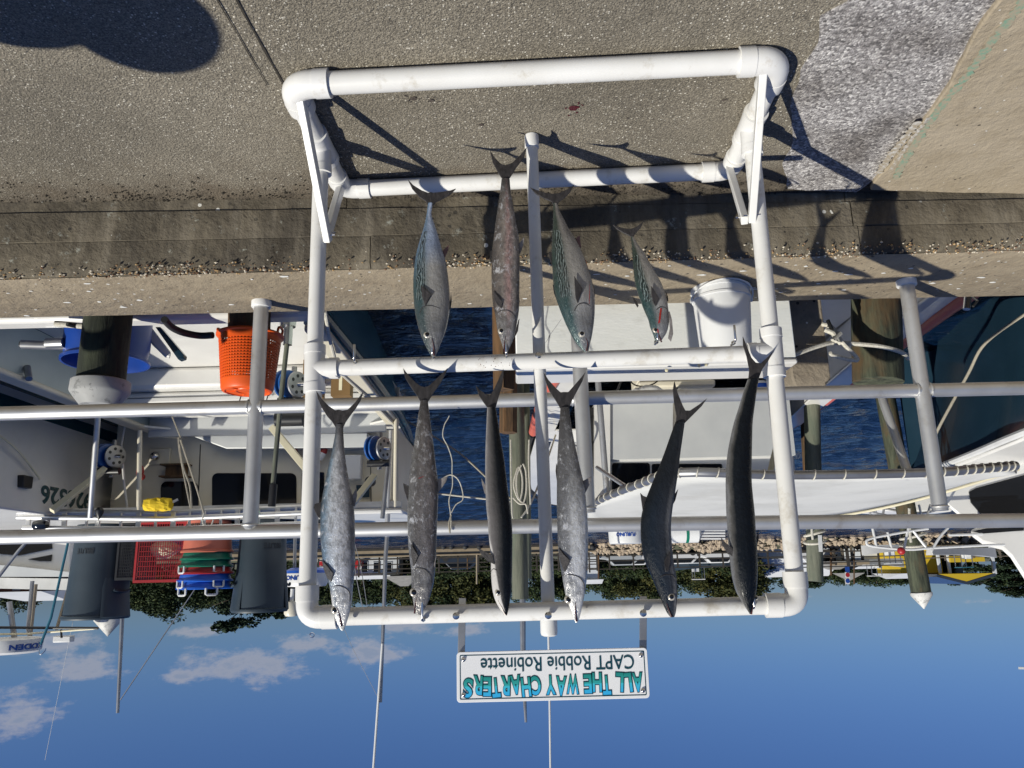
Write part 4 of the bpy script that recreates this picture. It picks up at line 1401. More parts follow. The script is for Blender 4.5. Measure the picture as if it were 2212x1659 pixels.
make_fish(mk, 'short pinkish brown mackerel on the middle bar beside the centre pole', 'fish', g2, 'pinkish', affD,
          [(165, 502, 536), (220, 496, 541), (280, 487, 551), (340, 478, 562), (400, 470, 572), (450, 464, 577), (500, 461, 578), (560, 460, 577), (620, 461, 577), (680, 466, 576), (720, 474, 574), (760, 480, 568), (800, 487, 560), (840, 500, 548), (880, 513, 530), (892, 517, 527)],
          [(453, 43), (475, 78), (500, 102), (520, 107), (545, 98), (578, 68), (608, 30), (595, 75), (565, 115), (538, 158), (520, 172), (502, 160), (488, 138), (465, 95)],
          [('anal_fin', [(572, 438), (597, 405), (592, 440), (580, 474), (574, 476)], 'fin_pale', 0.0), ('dorsal_fin', [(464, 460), (454, 466), (455, 492), (462, 500)], 'fin_dark', 0), ('pectoral_fin', [(502, 714), (506, 690), (488, 665), (469, 638), (474, 675), (486, 700)], 'fin_dark', 0), ('pelvic_fin', [(568, 708), (578, 662), (576, 690), (572, 715)], 'fin_dark', 0), ('gill_flap', [(572, 755), (577, 750), (571, 800), (552, 838), (560, 800)], 'fin_dark', 0)],
          (502, 801), False, 0.62, [(482, 740), (495, 722), (530, 722), (556, 742), (560, 775)], [(520, 822), (514, 855), (515, 885)], er=12)
make_fish(tn, 'little tunny with a red streak down its belly, in front of the white table', 'fish', g2, 'tunny_green', affE,
          [(180, 153, 172), (220, 153, 185), (260, 152, 205), (300, 150, 225), (350, 147, 258), (400, 145, 283), (450, 147, 303), (500, 150, 320), (550, 153, 335), (600, 160, 345), (650, 175, 348), (700, 194, 347), (750, 215, 343), (800, 240, 335), (840, 265, 325), (875, 299, 318)],
          [(44, 105), (75, 118), (115, 130), (150, 136), (162, 133), (175, 133), (210, 118), (250, 95), (232, 128), (205, 155), (180, 172), (174, 186), (160, 192), (150, 184), (146, 172), (110, 158), (70, 135)],
          [('anal_fin', [(258, 345), (276, 328), (284, 385), (278, 390)], 'fin_red', 0.0), ('pectoral_fin', [(262, 668), (286, 602), (262, 570), (246, 543), (250, 600), (252, 640)], 'fin_dark', 0), ('pelvic_fin', [(344, 618), (338, 555), (347, 585), (348, 615)], 'fin_dark', 0), ('dorsal_fin', [(148, 408), (132, 405), (136, 440), (146, 470)], 'fin_dark', 0), ('second_dorsal', [(158, 565), (150, 560), (156, 600), (166, 625)], 'fin_dark', 0)],
          (285, 798), False, 0.62, [(248, 700), (265, 672), (300, 664), (335, 682)], [(302, 815), (314, 840), (308, 872)], finlets=[(0, 230, 0, 400, 8, -1), (0, 300, 0, 345, 3, 1)], streak_=('blood_streak', 'blood_f', [(303, 450), (312, 500), (317, 560), (318, 615), (316, 665)], 0.0022), er=14)
make_fish(tn, 'smallest of the tunnies, its bloodied gill gaping, near the white bucket', 'fish', g2, 'tunny_green', affE,
          [(335, 516, 528), (370, 520, 548), (410, 523, 578), (450, 526, 600), (500, 530, 628), (550, 536, 655), (600, 550, 675), (640, 565, 686), (680, 580, 692), (720, 597, 697), (760, 608, 692), (790, 620, 682), (822, 630, 660)],
          [(432, 280), (465, 292), (500, 300), (520, 299), (545, 288), (578, 262), (562, 295), (540, 318), (530, 335), (520, 342), (510, 332), (480, 318), (450, 300)],
          [('pectoral_fin', [(626, 676), (642, 642), (622, 610), (603, 583), (606, 630), (614, 662)], 'fin_dark', 0), ('dorsal_fin', [(553, 660), (545, 640), (522, 612), (530, 640), (548, 668)], 'fin_dark', 0), ('pelvic_fin', [(686, 635), (680, 590), (690, 615), (692, 640)], 'fin_dark', 0), ('gill_flap', [(688, 700), (694, 690), (706, 730), (712, 795), (702, 832), (688, 815), (696, 770)], 'fin_pale', 0)],
          (630, 777), False, 0.62, [(630, 690), (650, 676), (680, 680), (692, 700)], [(642, 790), (650, 810), (660, 830)], finlets=[(0, 370, 0, 480, 6, -1)], streak_=('blood_streak', 'blood_f', [(652, 682), (646, 730), (640, 790)], 0.004), er=12)

# ================================================================ water
ZW = -1.0


def water_mat():
    m_, t, b = newmat('harbour_water')
    b.inputs['Base Color'].default_value = (0.002, 0.0095, 0.030, 1)
    b.inputs['Roughness'].default_value = 0.08
    b.inputs['IOR'].default_value = 1.33
    co = coords(t, (0.7, 1.6, 1))
    n1 = noise_n(t, co, 7, 4, 0.6, 0.8)
    n2 = noise_n(t, coords(t, (0.5, 1.3, 1)), 1.1, 3, 0.6, 0.5)
    bumpn(t, b, mth(t, 'ADD', mth(t, 'MULTIPLY', n1, 0.35), n2), 1.0, 0.22)
    return m_


M['water'] = water_mat()
# near water: a sheet with real ripples, finer towards the quay; far water: a plain sheet
mb = MB()
NR, NC = 330, 250
rowy = [3.7 * (75.0 / 3.7) ** (k / NR) for k in range(NR + 1)]
for k, y in enumerate(rowy):
    for c in range(NC + 1):
        x = y * (-1.05 + 1.95 * c / NC)
        f = 1.0 if y < 70 else (75 - y) / 5.0
        edge = min(1.0, c / 6.0, (NC - c) / 6.0)
        h = 0.036 * noise.noise(V((x * 1.5, y * 3.2, 0.3))) + 0.026 * noise.noise(V((x * 3.6 + 7, y * 7.2, 2.0))) + 0.045 * noise.noise(V((x * 0.4, y * 0.8, 9)))
        h += 0.13 * min(1.0, max(0.0, (y - 14) / 26.0)) * noise.noise(V((x * 0.75, y * 0.85, 4.4)))
        h -= 0.012 * abs(noise.noise(V((x * 2.2, y * 4.4, 5.5))))
        mb.v.append(V((x, y, ZW + h * f * edge)))
mb.f = [[k * (NC + 1) + c, k * (NC + 1) + c + 1, (k + 1) * (NC + 1) + c + 1, (k + 1) * (NC + 1) + c] for k in range(NR) for c in range(NC)]
y0, y1 = rowy[0], rowy[-1]
a0, a1, b0, b1 = -1.05 * y0, 0.90 * y0, -1.05 * y1, 0.90 * y1
mb.add([(-900, y0, ZW), (a0, y0, ZW), (b0, y1, ZW), (-900, y1, ZW)], [(0, 1, 2, 3)])
mb.add([(a1, y0, ZW), (900, y0, ZW), (900, y1, ZW), (b1, y1, ZW)], [(0, 1, 2, 3)])
mb.add([(-900, y1, ZW), (b0, y1, ZW), (b1, y1, ZW), (900, y1, ZW), (900, 79, ZW), (-900, 79, ZW)], [(0, 1, 2, 3, 4, 5)])
mb.build('harbour_water', M['water'], struct=True, sharp=80, recalc=False)

# ================================================================ things on and just behind the quay
# bucket upside down on the quay cap
bc = G(1549, 634, cap_z(-1.0))
bc.y = 3.60
bk = thing('bucket', 'white plastic bucket standing upside down on the quay cap', 'bucket', bc)
br_ = 0.140
MB().lathe(bc, [(br_ * 0.96, 0.0), (br_ * 1.04, 0.002), (br_ * 1.04, 0.018), (br_, 0.020), (br_ * 0.99, 0.05), (br_ * 1.02, 0.052), (br_ * 1.02, 0.062), (br_ * 0.98, 0.064), (br_ * 0.86, 0.335), (br_ * 0.84, 0.342), (br_ * 0.80, 0.343), (br_ * 0.79, 0.338), (0.001, 0.338)], 40).build('shell', M['white_p'], bk)
hp = []
for i in range(25):
    an = math.pi * i / 24
    hp.append(bc + V((br_ * 1.07 * math.cos(an), -br_ * 1.12 * math.sin(an), 0.055 - 0.05 * math.sin(an))))
MB().tube(hp, 0.0045, 8).build('handle', M['white_p'], bk)
for s_ in (-1, 1):
    MB().lathe(bc + V((s_ * br_ * 1.0, 0, 0.057)), [(0.014, -0.004), (0.014, 0.012)], 14, (s_, 0, 0)).build('handle_lug', M['white_p'], bk)

# fish cleaning table: a white painted box beyond the railing
tz = 0.565
f0, f1 = P(1113, 700, 4.02), P(1712, 700, 4.02)
xa, xb = f1.x, f0.x
tb = thing('cleaning_table', 'white painted wooden fish cleaning table behind the hung tunnies', 'table', ((xa + xb) / 2, 4.15, -0.9))
MB().box(xa, xb, 4.02, 4.05, -0.15, tz - 0.012).build('front_board', M['paint_white'], tb, bevel=0.006)
MB().box(xa - 0.004, xb + 0.004, 4.012, 4.34, tz - 0.010, tz + 0.022).build('table_top', M['gel'], tb, bevel=0.012)
MB().box(xa, xb, 4.30, 4.33, -0.15, tz - 0.012).build('back_board', M['paint_white'], tb, bevel=0.006)
for xx in (xa, xb - 0.03):
    MB().box(xx, xx + 0.03, 4.051, 4.299, -0.15, tz - 0.012).build('side_board', M['paint_white'], tb)
for xx in (xa + 0.05, xb - 0.13):
    MB().box(xx, xx + 0.08, 4.10, 4.18, -2.2, -0.151).build('leg', M['wood_grey'], tb)
M['pencil'] = mat('grey_scrawl', (0.34, 0.34, 0.35), (0.5, 0.5, 0.5), 60, 0.8)
scr = []
for px in ([(1158, 672), (1182, 660), (1178, 700), (1187, 725), (1168, 752), (1150, 776)], [(1187, 725), (1212, 690)], [(1187, 725), (1184, 755), (1200, 772)]):
    scr.append(crom([P(x, y, 4.0185) for x, y in px], 5))
mbs = MB()
for pts in scr:
    n = len(pts)
    va = [p + V((0.004, 0, 0.003)) for p in pts] + [p - V((0.004, 0, 0.003)) for p in pts]
    mbs.add(va, [(i, i + 1, n + i + 1, n + i) for i in range(n - 1)])
mbs.build('scrawl', M['pencil'], tb, smooth=False)
for (x, y) in ((1510, 790), (1525, 788), (1440, 800)):
    MB().lathe(P(x, y, 4.008), [(0.010, 0), (0.008, 0.006), (0.002, 0.008)], 10, (0, -1, 0)).build('rust_stain', M['cream_bar'], tb)

# concrete post with a chamfered head
px0, px1 = P(1702, 740, 4.2), P(1786, 740, 4.2)
xm, hw = (px0.x + px1.x) / 2, abs(px0.x - px1.x) / 2
zt = P(1745, 835, 4.2).z
mb = MB()
c_ = 0.022
prof = [(-hw, -hw), (hw, -hw), (hw, hw), (-hw, hw)]
lv = [(-2.2, 1.0), (zt - 0.05, 1.0), (zt, 0.72)]
for z, k in lv:
    for (x, y) in prof:
        mb.v.append(V((xm + x * k, 4.2 + hw + y * k, z)))
mb.f = [[i * 4 + k, i * 4 + (k + 1) % 4, (i + 1) * 4 + (k + 1) % 4, (i + 1) * 4 + k] for i in range(2) for k in range(4)] + [[8, 9, 10, 11], [3, 2, 1, 0]]
cpost = thing('concrete_post', 'square pitted concrete post with a chamfered head behind the quay', 'post', (xm, 4.2 + hw, -2.2))
MB().add(mb.v, mb.f).build('shaft', M['conc_post'], cpost, bevel=0.01)
rq = random.Random(4)
for i in range(6):
    q = V((xm + rq.uniform(-0.7, 0.7) * hw, 4.2, rq.uniform(-0.1, zt - 0.1)))
    MB().lathe(q, [(0.008, -0.001), (0.008, 0.0015), (0.003, 0.002)], 8, (0, -1, 0)).build('bolt_hole', M['joint'], cpost)


def piling(name, label, base, top, r, mt, cap=None, n=22, taper=0.94, group=None, lump=0.03, split=True):
    """round timber pile with checks and an uneven surface"""
    base, top = V(base), V(top)
    root = thing(name, label, 'piling', base, group)
    mb = MB()
    K, m_ = n, 16
    ax = (top - base).normalized()
    e1 = ax.cross(V((0, 1, 0))).normalized()
    e2 = ax.cross(e1)
    for i in range(m_ + 1):
        t = i / m_
        q = base.lerp(top, t)
        for k in range(K):
            an = 2 * math.pi * k / K
            rr_ = r * (1 + (taper - 1) * t) * (1 + lump * noise.noise(V((math.cos(an) * 2.2 + base.x * 3, math.sin(an) * 2.2, t * 3))) - (0.03 if split and k % 7 == 3 else 0))
            mb.v.append(q + (e1 * math.cos(an) + e2 * math.sin(an)) * rr_)
    mb.f = [[i * K + k, i * K + (k + 1) % K, (i + 1) * K + (k + 1) % K, (i + 1) * K + k] for i in range(m_) for k in range(K)] + [[m_ * K + k for k in range(K)], [k for k in range(K)][::-1]]
    mb.build('shaft', M[mt], root, sharp=50)
    if cap:
        kind, h = cap
        rc = r * taper * 1.07
        if kind == 'cone':
            MB().lathe(top, [(rc, -0.012), (rc * 1.03, -0.008), (rc * 1.0, 0.02), (0.004, h)], 28, ax).build('cone_cap', M['cone'], root)
        else:
            MB().lathe(top, [(rc * 1.08, -h * 0.40), (rc * 1.14, -h * 0.36), (rc * 1.16, 0.0), (rc * 1.10, h * 0.10), (rc * 0.72, h * 0.52), (0.004, h * 0.55)], 28, ax).build('flat_cap', M['cap_grey'], root)
    return root


def pile_px(name, label, x0, y0, x1, y1, w, d, mt, cap=None, **kw):
    a, b_ = P(x0, y0, d), P(x1, y1, d)
    t = (a.z - (-2.2)) / (b_.z - a.z)
    base = a + (a - b_) * t
    return piling(name, label, base, b_, w * pxm(d) / 2, mt, cap, **kw)


pile_px('mooring_piling', 'dark wet piling with a flat white cap in front of the blue barrel', 232, 700, 216, 846, 108, 4.35, 'wood_dark', ('flat', 0.16), lump=0.04)
p2 = pile_px('mooring_piling', 'weathered green brown piling with a sawn bare top beside the concrete post', 1893, 660, 1897, 826, 112, 4.35, 'wood_green', None, lump=0.06)
pile_px('mooring_piling', 'square brown timber piling standing in the water beside the cleaning table', 1086, 700, 1088, 842, 50, 4.9, 'wood_brown', None, n=4, lump=0.02, split=False)
pile_px('mooring_piling', 'short dark timber piling just behind the square brown one', 1098, 860, 1098, 935, 42, 6.6, 'wood_brown', None, n=6, lump=0.03, split=False)
p4 = pile_px('mooring_piling', 'tall capless green piling with a coiled white rope', 1117, 950, 1124, 1294, 37, 9.0, 'wood_grey', None, lump=0.04)
pile_px('mooring_piling', 'thin grey piling standing close beside the tall capless one', 1136, 960, 1139, 1250, 20, 10.5, 'wood_grey', None)
pile_px('mooring_piling', 'tall green piling with a pointed white cap, tied with rope, beside the white motor yacht', 1955, 1090, 1990, 1282, 42, 8.6, 'wood_green', ('cone', 0.16), lump=0.03)
pile_px('mooring_piling', 'tall grey piling without a cap near the corner of the rack', 1758, 1090, 1761, 1256, 36, 9.2, 'wood_grey', None)
pile_px('mooring_piling', 'rust brown piling in open water between the two white boats', 1740, 890, 1752, 1100, 26, 11.5, 'wood_brown', None)
pile_px('mooring_piling', 'split orange brown piling rising from the water beside the navy hull', 1918, 880, 1938, 1050, 30, 9.8, 'wood_brown', None)
pile_px('mooring_piling', 'green piling with a pointed white cap hidden behind a grey bin', 262, 950, 235, 1336, 56, 9.4, 'wood_green', ('cone', 0.20))

# stubby piling under the orange basket
pile_px('mooring_piling', 'brown piling capped by the upturned orange basket', 538, 700, 536, 790, 100, 4.5, 'wood_brown', None)
oc = P(541, 727, 4.5)
ob = thing('bushel_basket', 'orange perforated basket turned upside down over a piling', 'basket', oc)
R1, R0, H = 0.182, 0.147, 0.355
body = MB()
rowsz = [0.0]
ribn, hn = 14, 56
# solid rim
MB().lathe(oc, [(R1 * 0.99, -0.002), (R1 * 1.09, -0.006), (R1 * 1.09, 0.004), (R1 * 1.01, 0.012), (R1 * 0.995, 0.045), (R1 * 0.975, 0.045), (R1 * 0.97, 0.0)], 48, cap=False).build('rim', M['orange'], ob)
z0, z1 = 0.045, 0.285


def rad(z):
    return R1 + (R0 - R1) * (z / H)


lat = MB()
for i in range(ribn + 1):
    z = z0 + (z1 - z0) * i / ribn
    h_ = 0.0042
    lat.lathe(oc, [(rad(z) * 0.975, z - h_), (rad(z) + 0.003, z - h_), (rad(z) + 0.003, z + h_), (rad(z) * 0.975, z + h_)], 56, cap=False)
for k in range(hn):
    an = 2 * math.pi * k / hn
    e = V((math.cos(an), math.sin(an), 0))
    tg = V((-math.sin(an), math.cos(an), 0))
    a, b_ = oc + e * rad(z0) * 0.985 + V((0, 0, z0)), oc + e * rad(z1) * 0.985 + V((0, 0, z1))
    lat.obox((a + b_) / 2, tg * 0.0048, e * 0.0022, (b_ - a) / 2)
lat.build('lattice', M['orange'], ob, smooth=False)
MB().lathe(oc, [(rad(z1) * 0.975, z1), (rad(z1) + 0.002, z1), (rad(0.33) + 0.003, 0.33), (rad(0.35) - 0.004, 0.346), (R0 * 0.88, 0.350), (R0 * 0.86, 0.343), (R0 * 0.5, 0.342), (R0 * 0.48, 0.347), (R0 * 0.42, 0.347), (R0 * 0.40, 0.342), (0.002, 0.342)], 48, cap=False).build('base', M['orange'], ob)
for k in range(6):
    an = k * math.pi / 3
    e = V((math.cos(an), math.sin(an), 0))
    MB().obox(oc + e * R0 * 0.67 + V((0, 0, 0.3445)), e * R0 * 0.17, V((-e.y, e.x, 0)) * 0.004, V((0, 0, 0.003))).build('base_rib', M['orange'], ob)
for s_ in (-1, 1):
    hp = [oc + V((s_ * (R1 * 0.98), -0.045, 0.0)), oc + V((s_ * (R1 * 1.02), -0.045, -0.04)), oc + V((s_ * (R1 * 1.02), 0.03, -0.045)), oc + V((s_ * R1 * 0.98, 0.03, 0.0))]
    MB().tube(crom(hp, 4), 0.008, 8).build('handle', M['orange'], ob)

# ================================================================ charter boat with the baskets on its roof (bow away)
ba = thing('charter_boat', 'white charter boat with teal hull and a roof stacked with bins and baskets', 'boat', (2.55, 8.0, ZW))


def loft(rings, close=True):
    mb = MB()
    n = len(rings[0])
    for r_ in rings:
        mb.v += [V(q) for q in r_]
    for i in range(len(rings) - 1):
        for k in range(n if close else n - 1):
            mb.f.append([i * n + k, i * n + (k + 1) % n, (i + 1) * n + (k + 1) % n, (i + 1) * n + k])
    mb.f.append(list(range(n))[::-1])
    mb.f.append([(len(rings) - 1) * n + k for k in range(n)])
    return mb


XR1, XL1 = 3.93, 1.20
sta = [(4.55, 1.20, 3.93, 0.07), (6.0, 1.16, 3.94, 0.08), (7.7, 1.16, 3.95, 0.09), (9.0, 1.22, 3.92, 0.10), (10.8, 1.42, 3.75, 0.13), (12.4, 1.90, 3.3, 0.17), (13.6, 2.4, 2.75, 0.22), (14.1, 2.57, 2.59, 0.25)]
mbh = MB()
for sgn_, ix in ((0, 1), (1, 2)):
    rows_ = [[], [], [], []]
    for s in sta:
        y, z = s[0], s[3]
        x = s[ix]
        out = -1 if ix == 1 else 1
        mid = 2.56
        fl = min(1, abs(x - mid) / 0.6)
        rows_[0].append((x - out * 0.02, y, z + 0.0))
        rows_[1].append((x, y, z - 0.10))
        rows_[2].append((x - out * 0.16 * fl, y - 0.2 * (y > 10), z - 0.65))
        rows_[3].append((x - out * 0.45 * fl, y - 0.5 * (y > 10), ZW - 0.4))
    n = len(sta)
    mbh.add(sum(rows_, []), [(r * n + i, r * n + i + 1, (r + 1) * n + i + 1, (r + 1) * n + i) for r in range(3) for i in range(n - 1)])
mbh.build('hull', M['hull_teal'], ba, sharp=60)
for ix in (1, 2):
    pts = crom([(s[ix], s[0], s[3] - 0.06) for s in sta], 4)
    MB().tube(pts, 0.032, 8).build('rub_rail', M['hull_dteal'], ba)
MB().box(1.20, 3.93, 4.55, 4.70, ZW - 0.3, 0.06).build('transom', M['gel'], ba, bevel=0.03)
MB().box(1.30, 3.83, 4.71, 9.0, -0.42, -0.36).build('cockpit_sole', M['gel'], ba)
for x0, x1, nm, mt in ((1.185, 1.325, 'gunwale', 'gel_cream'), (3.80, 3.95, 'gunwale', 'gel_cream')):
    MB().box(x0, x1, 4.701, 7.9, 0.065, 0.115).build(nm, M[mt], ba, bevel=0.015)
inn = MB().box(3.84, 3.87, 4.71, 8.0, -0.36, 0.06).build('inner_side', M['gel_teal'], ba)
MB().box(1.30, 1.33, 4.71, 7.9, -0.36, 0.06).build('inner_side', M['gel_teal'], ba)
sp0 = P(32, 734, 5.6)
MB().lathe((3.838, 5.42, -0.10), [(0.085, 0), (0.085, 0.008), (0.07, 0.012), (0.02, 0.010)], 24, (-1, 0, 0)).build('speaker', M['black'], inn)
MB().tube([(3.82, 5.85, -0.02), (3.76, 5.80, 0.09)], 0.026, 12).build('rod_holder', M['alu_dull'], ba)
# foredeck and side decks
dk = []
for s in sta[2:]:
    dk.append((s[1] + 0.03, s[0], s[3] + 0.004))
for s in sta[2:][::-1]:
    dk.append((s[2] - 0.03, s[0], s[3] + 0.004))
dkl = [(sta[i][1] + 0.03, sta[i][0], sta[i][3] + 0.006) for i in range(2, 8)] + [(2.5, 13.9, 0.24), (1.5, 8.3, 0.10), (1.5, 7.95, 0.10)]
MB().prism([V(q) for q in dkl], (0, 0, -0.02)).build('side_deck', M['gel'], ba)
dkr = [(sta[i][2] - 0.03, sta[i][0], sta[i][3] + 0.006) for i in range(2, 8)] + [(2.55, 13.9, 0.24), (3.6, 8.3, 0.10), (3.6, 7.95, 0.10)]
MB().prism([V(q) for q in dkr], (0, 0, -0.02)).build('side_deck', M['gel'], ba)
# stepped bulkhead below the cabin
MB().box(1.34, 3.83, 7.15, 7.95, -0.359, -0.15).build('step', M['gel'], ba, bevel=0.04)
MB().box(1.34, 3.83, 7.28, 7.95, -0.149, -0.015).build('step', M['gel'], ba, bevel=0.035)
MB().box(1.34, 3.83, 7.96, 8.02, -0.36, 0.17).build('lower_bulkhead', M['gel_grey'], ba)  # grey panel paints in the shade on the foot of the cabin wall
for x in (2.62, 2.36):
    q = V((x, 7.275, -0.08))
    MB().tube([q, q + V((0, -0.03, 0.0)), q + V((0.01, -0.032, 0.05))], 0.006, 6).build('cleat', M['black'], ba)
MB().tube([(1.36, 7.275, -0.085), (2.2, 7.268, -0.094), (2.8, 7.272, -0.088), (3.8, 7.275, -0.085)], 0.0035, 6).build('line', M['black'], ba)
cw = MB().box(1.24, 4.28, 8.20, 8.25, -0.36, 1.0).build('cabin_wall', M['gel_cream'], ba)
led = [P(423, 945, 8.195), P(800, 940, 8.195), P(800, 972, 8.195), P(500, 974, 8.195)]
MB().prism(led, (0, -0.16, 0)).build('ledge', M['gel_grey'], ba, bevel=0.01)
MB().box(1.24, 1.29, 8.26, 11.8, 0.1, 1.0).build('cabin_wall', M['gel_cream'], ba)
MB().box(4.0, 4.05, 8.26, 11.8, 0.1, 1.0).build('cabin_wall', M['gel_cream'], ba)
MB().box(1.24, 4.05, 11.8, 11.85, 0.1, 1.0).build('cabin_wall', M['gel_cream'], ba)


def pane(parent, name, px, d, mt, th=0.012, bevel=0.0):
    return MB().prism([P(x, y, d) for x, y in px], (0, th, 0)).build(name, M[mt], parent, bevel=bevel)


def rpx(x0, y0, x1, y1, r, n=4):
    out = []
    for cx, cy, a in ((x1 - r, y1 - r, 0), (x0 + r, y1 - r, 90), (x0 + r, y0 + r, 180), (x1 - r, y0 + r, 270)):
        for i in range(n + 1):
            an = R(a + 90 * i / n)
            out.append((cx + r * math.cos(an), cy + r * math.sin(an)))
    return out


pane(ba, 'window', rpx(347, 1040, 428, 1150, 14), 8.188, 'glass')
pane(ba, 'window', rpx(458, 1022, 640, 1150, 12), 8.188, 'glass')
pane(ba, 'door_pane', rpx(652, 1020, 700, 1140, 3), 8.188, 'glass')
for xx in (433, 800):
    a, b_ = P(xx, 960, 8.196), P(xx - (6 if xx < 500 else -2), 1112, 8.196)
    MB().bar(a, b_, 0.008, 0.006, (0, 1, 0)).build('panel_seam', M['black'], ba)
MB().prism([P(x, y, 8.16) for x, y in ((300, 1118), (300, 1080), (382, 1082), (460, 1078), (640, 1072), (650, 1118))], (0, 0.02, 0)).build('rod_board', M['gel_cream'], ba) if False else None
rf_ = MB().box(1.10, 4.40, 7.62, 12.0, 1.0, 1.05).build('roof', M['gel'], ba, bevel=0.02)
MB().box(1.12, 4.38, 7.64, 7.70, 0.93, 0.999).build('roof_edge', M['alu_dull'], rf_)
for x, y0, y1 in ((302, 930, 1105), (856, 905, 1108)):
    MB().tube([P(x, y0, 7.66), P(x - 2, y1, 7.66)], 0.024, 10).build('roof_post', M['gel_cream'], ba)
MB().tube([P(212, 890, 7.0), P(195, 1118, 7.3)], 0.026, 12).build('roof_post', M['alu'], ba)
MB().tube([P(845, 930, 7.66), P(836, 1160, 7.66)], 0.024, 10).build('roof_post', M['alu'], ba)
# rod rack across the roof edge
rk = MB().tube([P(38, 1106, 7.45), P(350, 1109, 7.45), P(652, 1096, 7.45)], 0.030, 10).build('rod_rack', M['alu'], ba)
MB().tube([P(50, 1140, 7.35), P(350, 1143, 7.35), P(660, 1130, 7.35)], 0.022, 10).build('rack_tube', M['alu'], rk)
MB().tube([P(38, 1117, 7.37), P(350, 1121, 7.37), P(660, 1108, 7.37)], 0.026, 10).build('rack_tube', M['alu'], rk)
for i, x in enumerate((62, 106, 140, 188, 212, 262, 300, 337, 375, 410, 440, 478, 514, 560, 600, 640)):
    dy = 0 if x < 350 else -(x - 350) * 0.04
    MB().bar(P(x, 1108 + dy, 7.40), P(x - 2, 1148 + dy, 7.36), 0.045 if i % 2 == 0 else 0.022, 0.022, (0, 1, 0)).build('rung', M['alu'], rk, bevel=0.004)
MB().lathe(P(215, 1103, 7.3), [(0.002, -0.09), (0.035, -0.03), (0.04, 0.0), (0.02, 0.03)], 10, (0, 0, -1)).build('lure', M['black'], rk)
MB().lathe(P(88, 1134, 7.3), [(0.035, -0.06), (0.05, 0.0), (0.04, 0.06)], 14, (1, 0, 0)).build('flood_light', M['glass'], rk)
MB().tube(crom([P(305, 935, 7.9), P(303, 980, 7.9), P(301, 1010, 7.9)], 4), 0.014, 8).build('hose', M['red_hose'], ba)
MB().ball(P(303, 1018, 7.86), 0.05, 6, (0.8, 0.6, 1.3)).ball(P(306, 1030, 7.84), 0.035, 6).build('hose_nozzle', M['red_hose'], ba)
MB().tube([P(x, y, 7.85) for x, y in ((298, 920), (272, 910), (262, 960), (268, 1040), (275, 1100))], 0.012, 8).build('roof_post', M['gel'], ba)
bxp = P(345, 987, 8.17)
MB().box(bxp.x - 0.11, bxp.x + 0.11, 8.16, 8.198, bxp.z - 0.09, bxp.z + 0.08).build('horn_plate', M['gel_cream'], ba, bevel=0.01)
MB().ball(bxp + V((0.03, -0.05, 0.0)), 0.05, 8).build('deck_light', M['steel'], ba)
wsp = P(382, 1018, 8.15)
MB().box(wsp.x - 0.14, wsp.x + 0.14, 8.04, 8.197, wsp.z + 0.055, wsp.z + 0.07).box(wsp.x - 0.14, wsp.x + 0.14, 8.04, 8.197, wsp.z - 0.07, wsp.z - 0.055).box(wsp.x - 0.10, wsp.x + 0.10, 8.10, 8.197, wsp.z - 0.054, wsp.z + 0.054).build('bracket_shelf', M['wood_brown'], ba)
MB().lathe(P(676, 966, 8.0), [(0.01, 0)], 3) if False else None
lr = thing('life_ring', 'red and white life ring on the cabin wall of the charter boat', 'life ring', P(672, 962, 8.1))
MB().ring(P(668, 966, 8.1), (0, 1, 0), 0.165, 0.036, 28, 10).build('ring', M['red_hose'], lr)
for k in range(4):
    MB().ring(P(668, 966, 8.1), (0, 1, 0), 0.165, 0.0375, 6, 10, k * math.pi / 2 + 0.3, k * math.pi / 2 + 0.75).build('band', M['white_p'], lr)
for (x, y, w_) in ((395, 1118, 34), (425, 1112, 30), (575, 1102, 26), (672, 1092, 24)):
    pass
ysp = P(342, 1090, 7.30)
yb = thing('wash_mop', 'yellow fuzzy mop head lying on the boat rod rack', 'mop', ysp)
mbm = MB().ball(ysp, 0.062, 12, (2.0, 1.0, 0.95))
mbm.v = [ysp + V((max(-0.115, min(0.115, (v - ysp).x * 1.25)), (v - ysp).y, max(-0.05, min(0.05, (v - ysp).z * 1.3)))) for v in mbm.v]
rq = random.Random(9)
mbm.v = [v + (v - ysp).normalized() * rq.uniform(0, 0.018) for v in mbm.v]
mbm.build('mop_head', M['yellow'], yb, smooth=False)
MB().tube([ysp + V((-0.08, 0.02, 0)), ysp + V((-0.16, 0.05, -0.05))], 0.012, 8).build('handle', M['white_p'], yb)
gb = thing('scoop', 'small green scoop on the boat rod rack', 'scoop', P(545, 1092, 7.3))
MB().lathe(P(545, 1100, 7.3), [(0.005, -0.07), (0.05, -0.04), (0.07, 0.02), (0.06, 0.02), (0.0, -0.03)], 14, (0, -0.3, 1), cap=False).build('bowl', M['green_b'], gb)


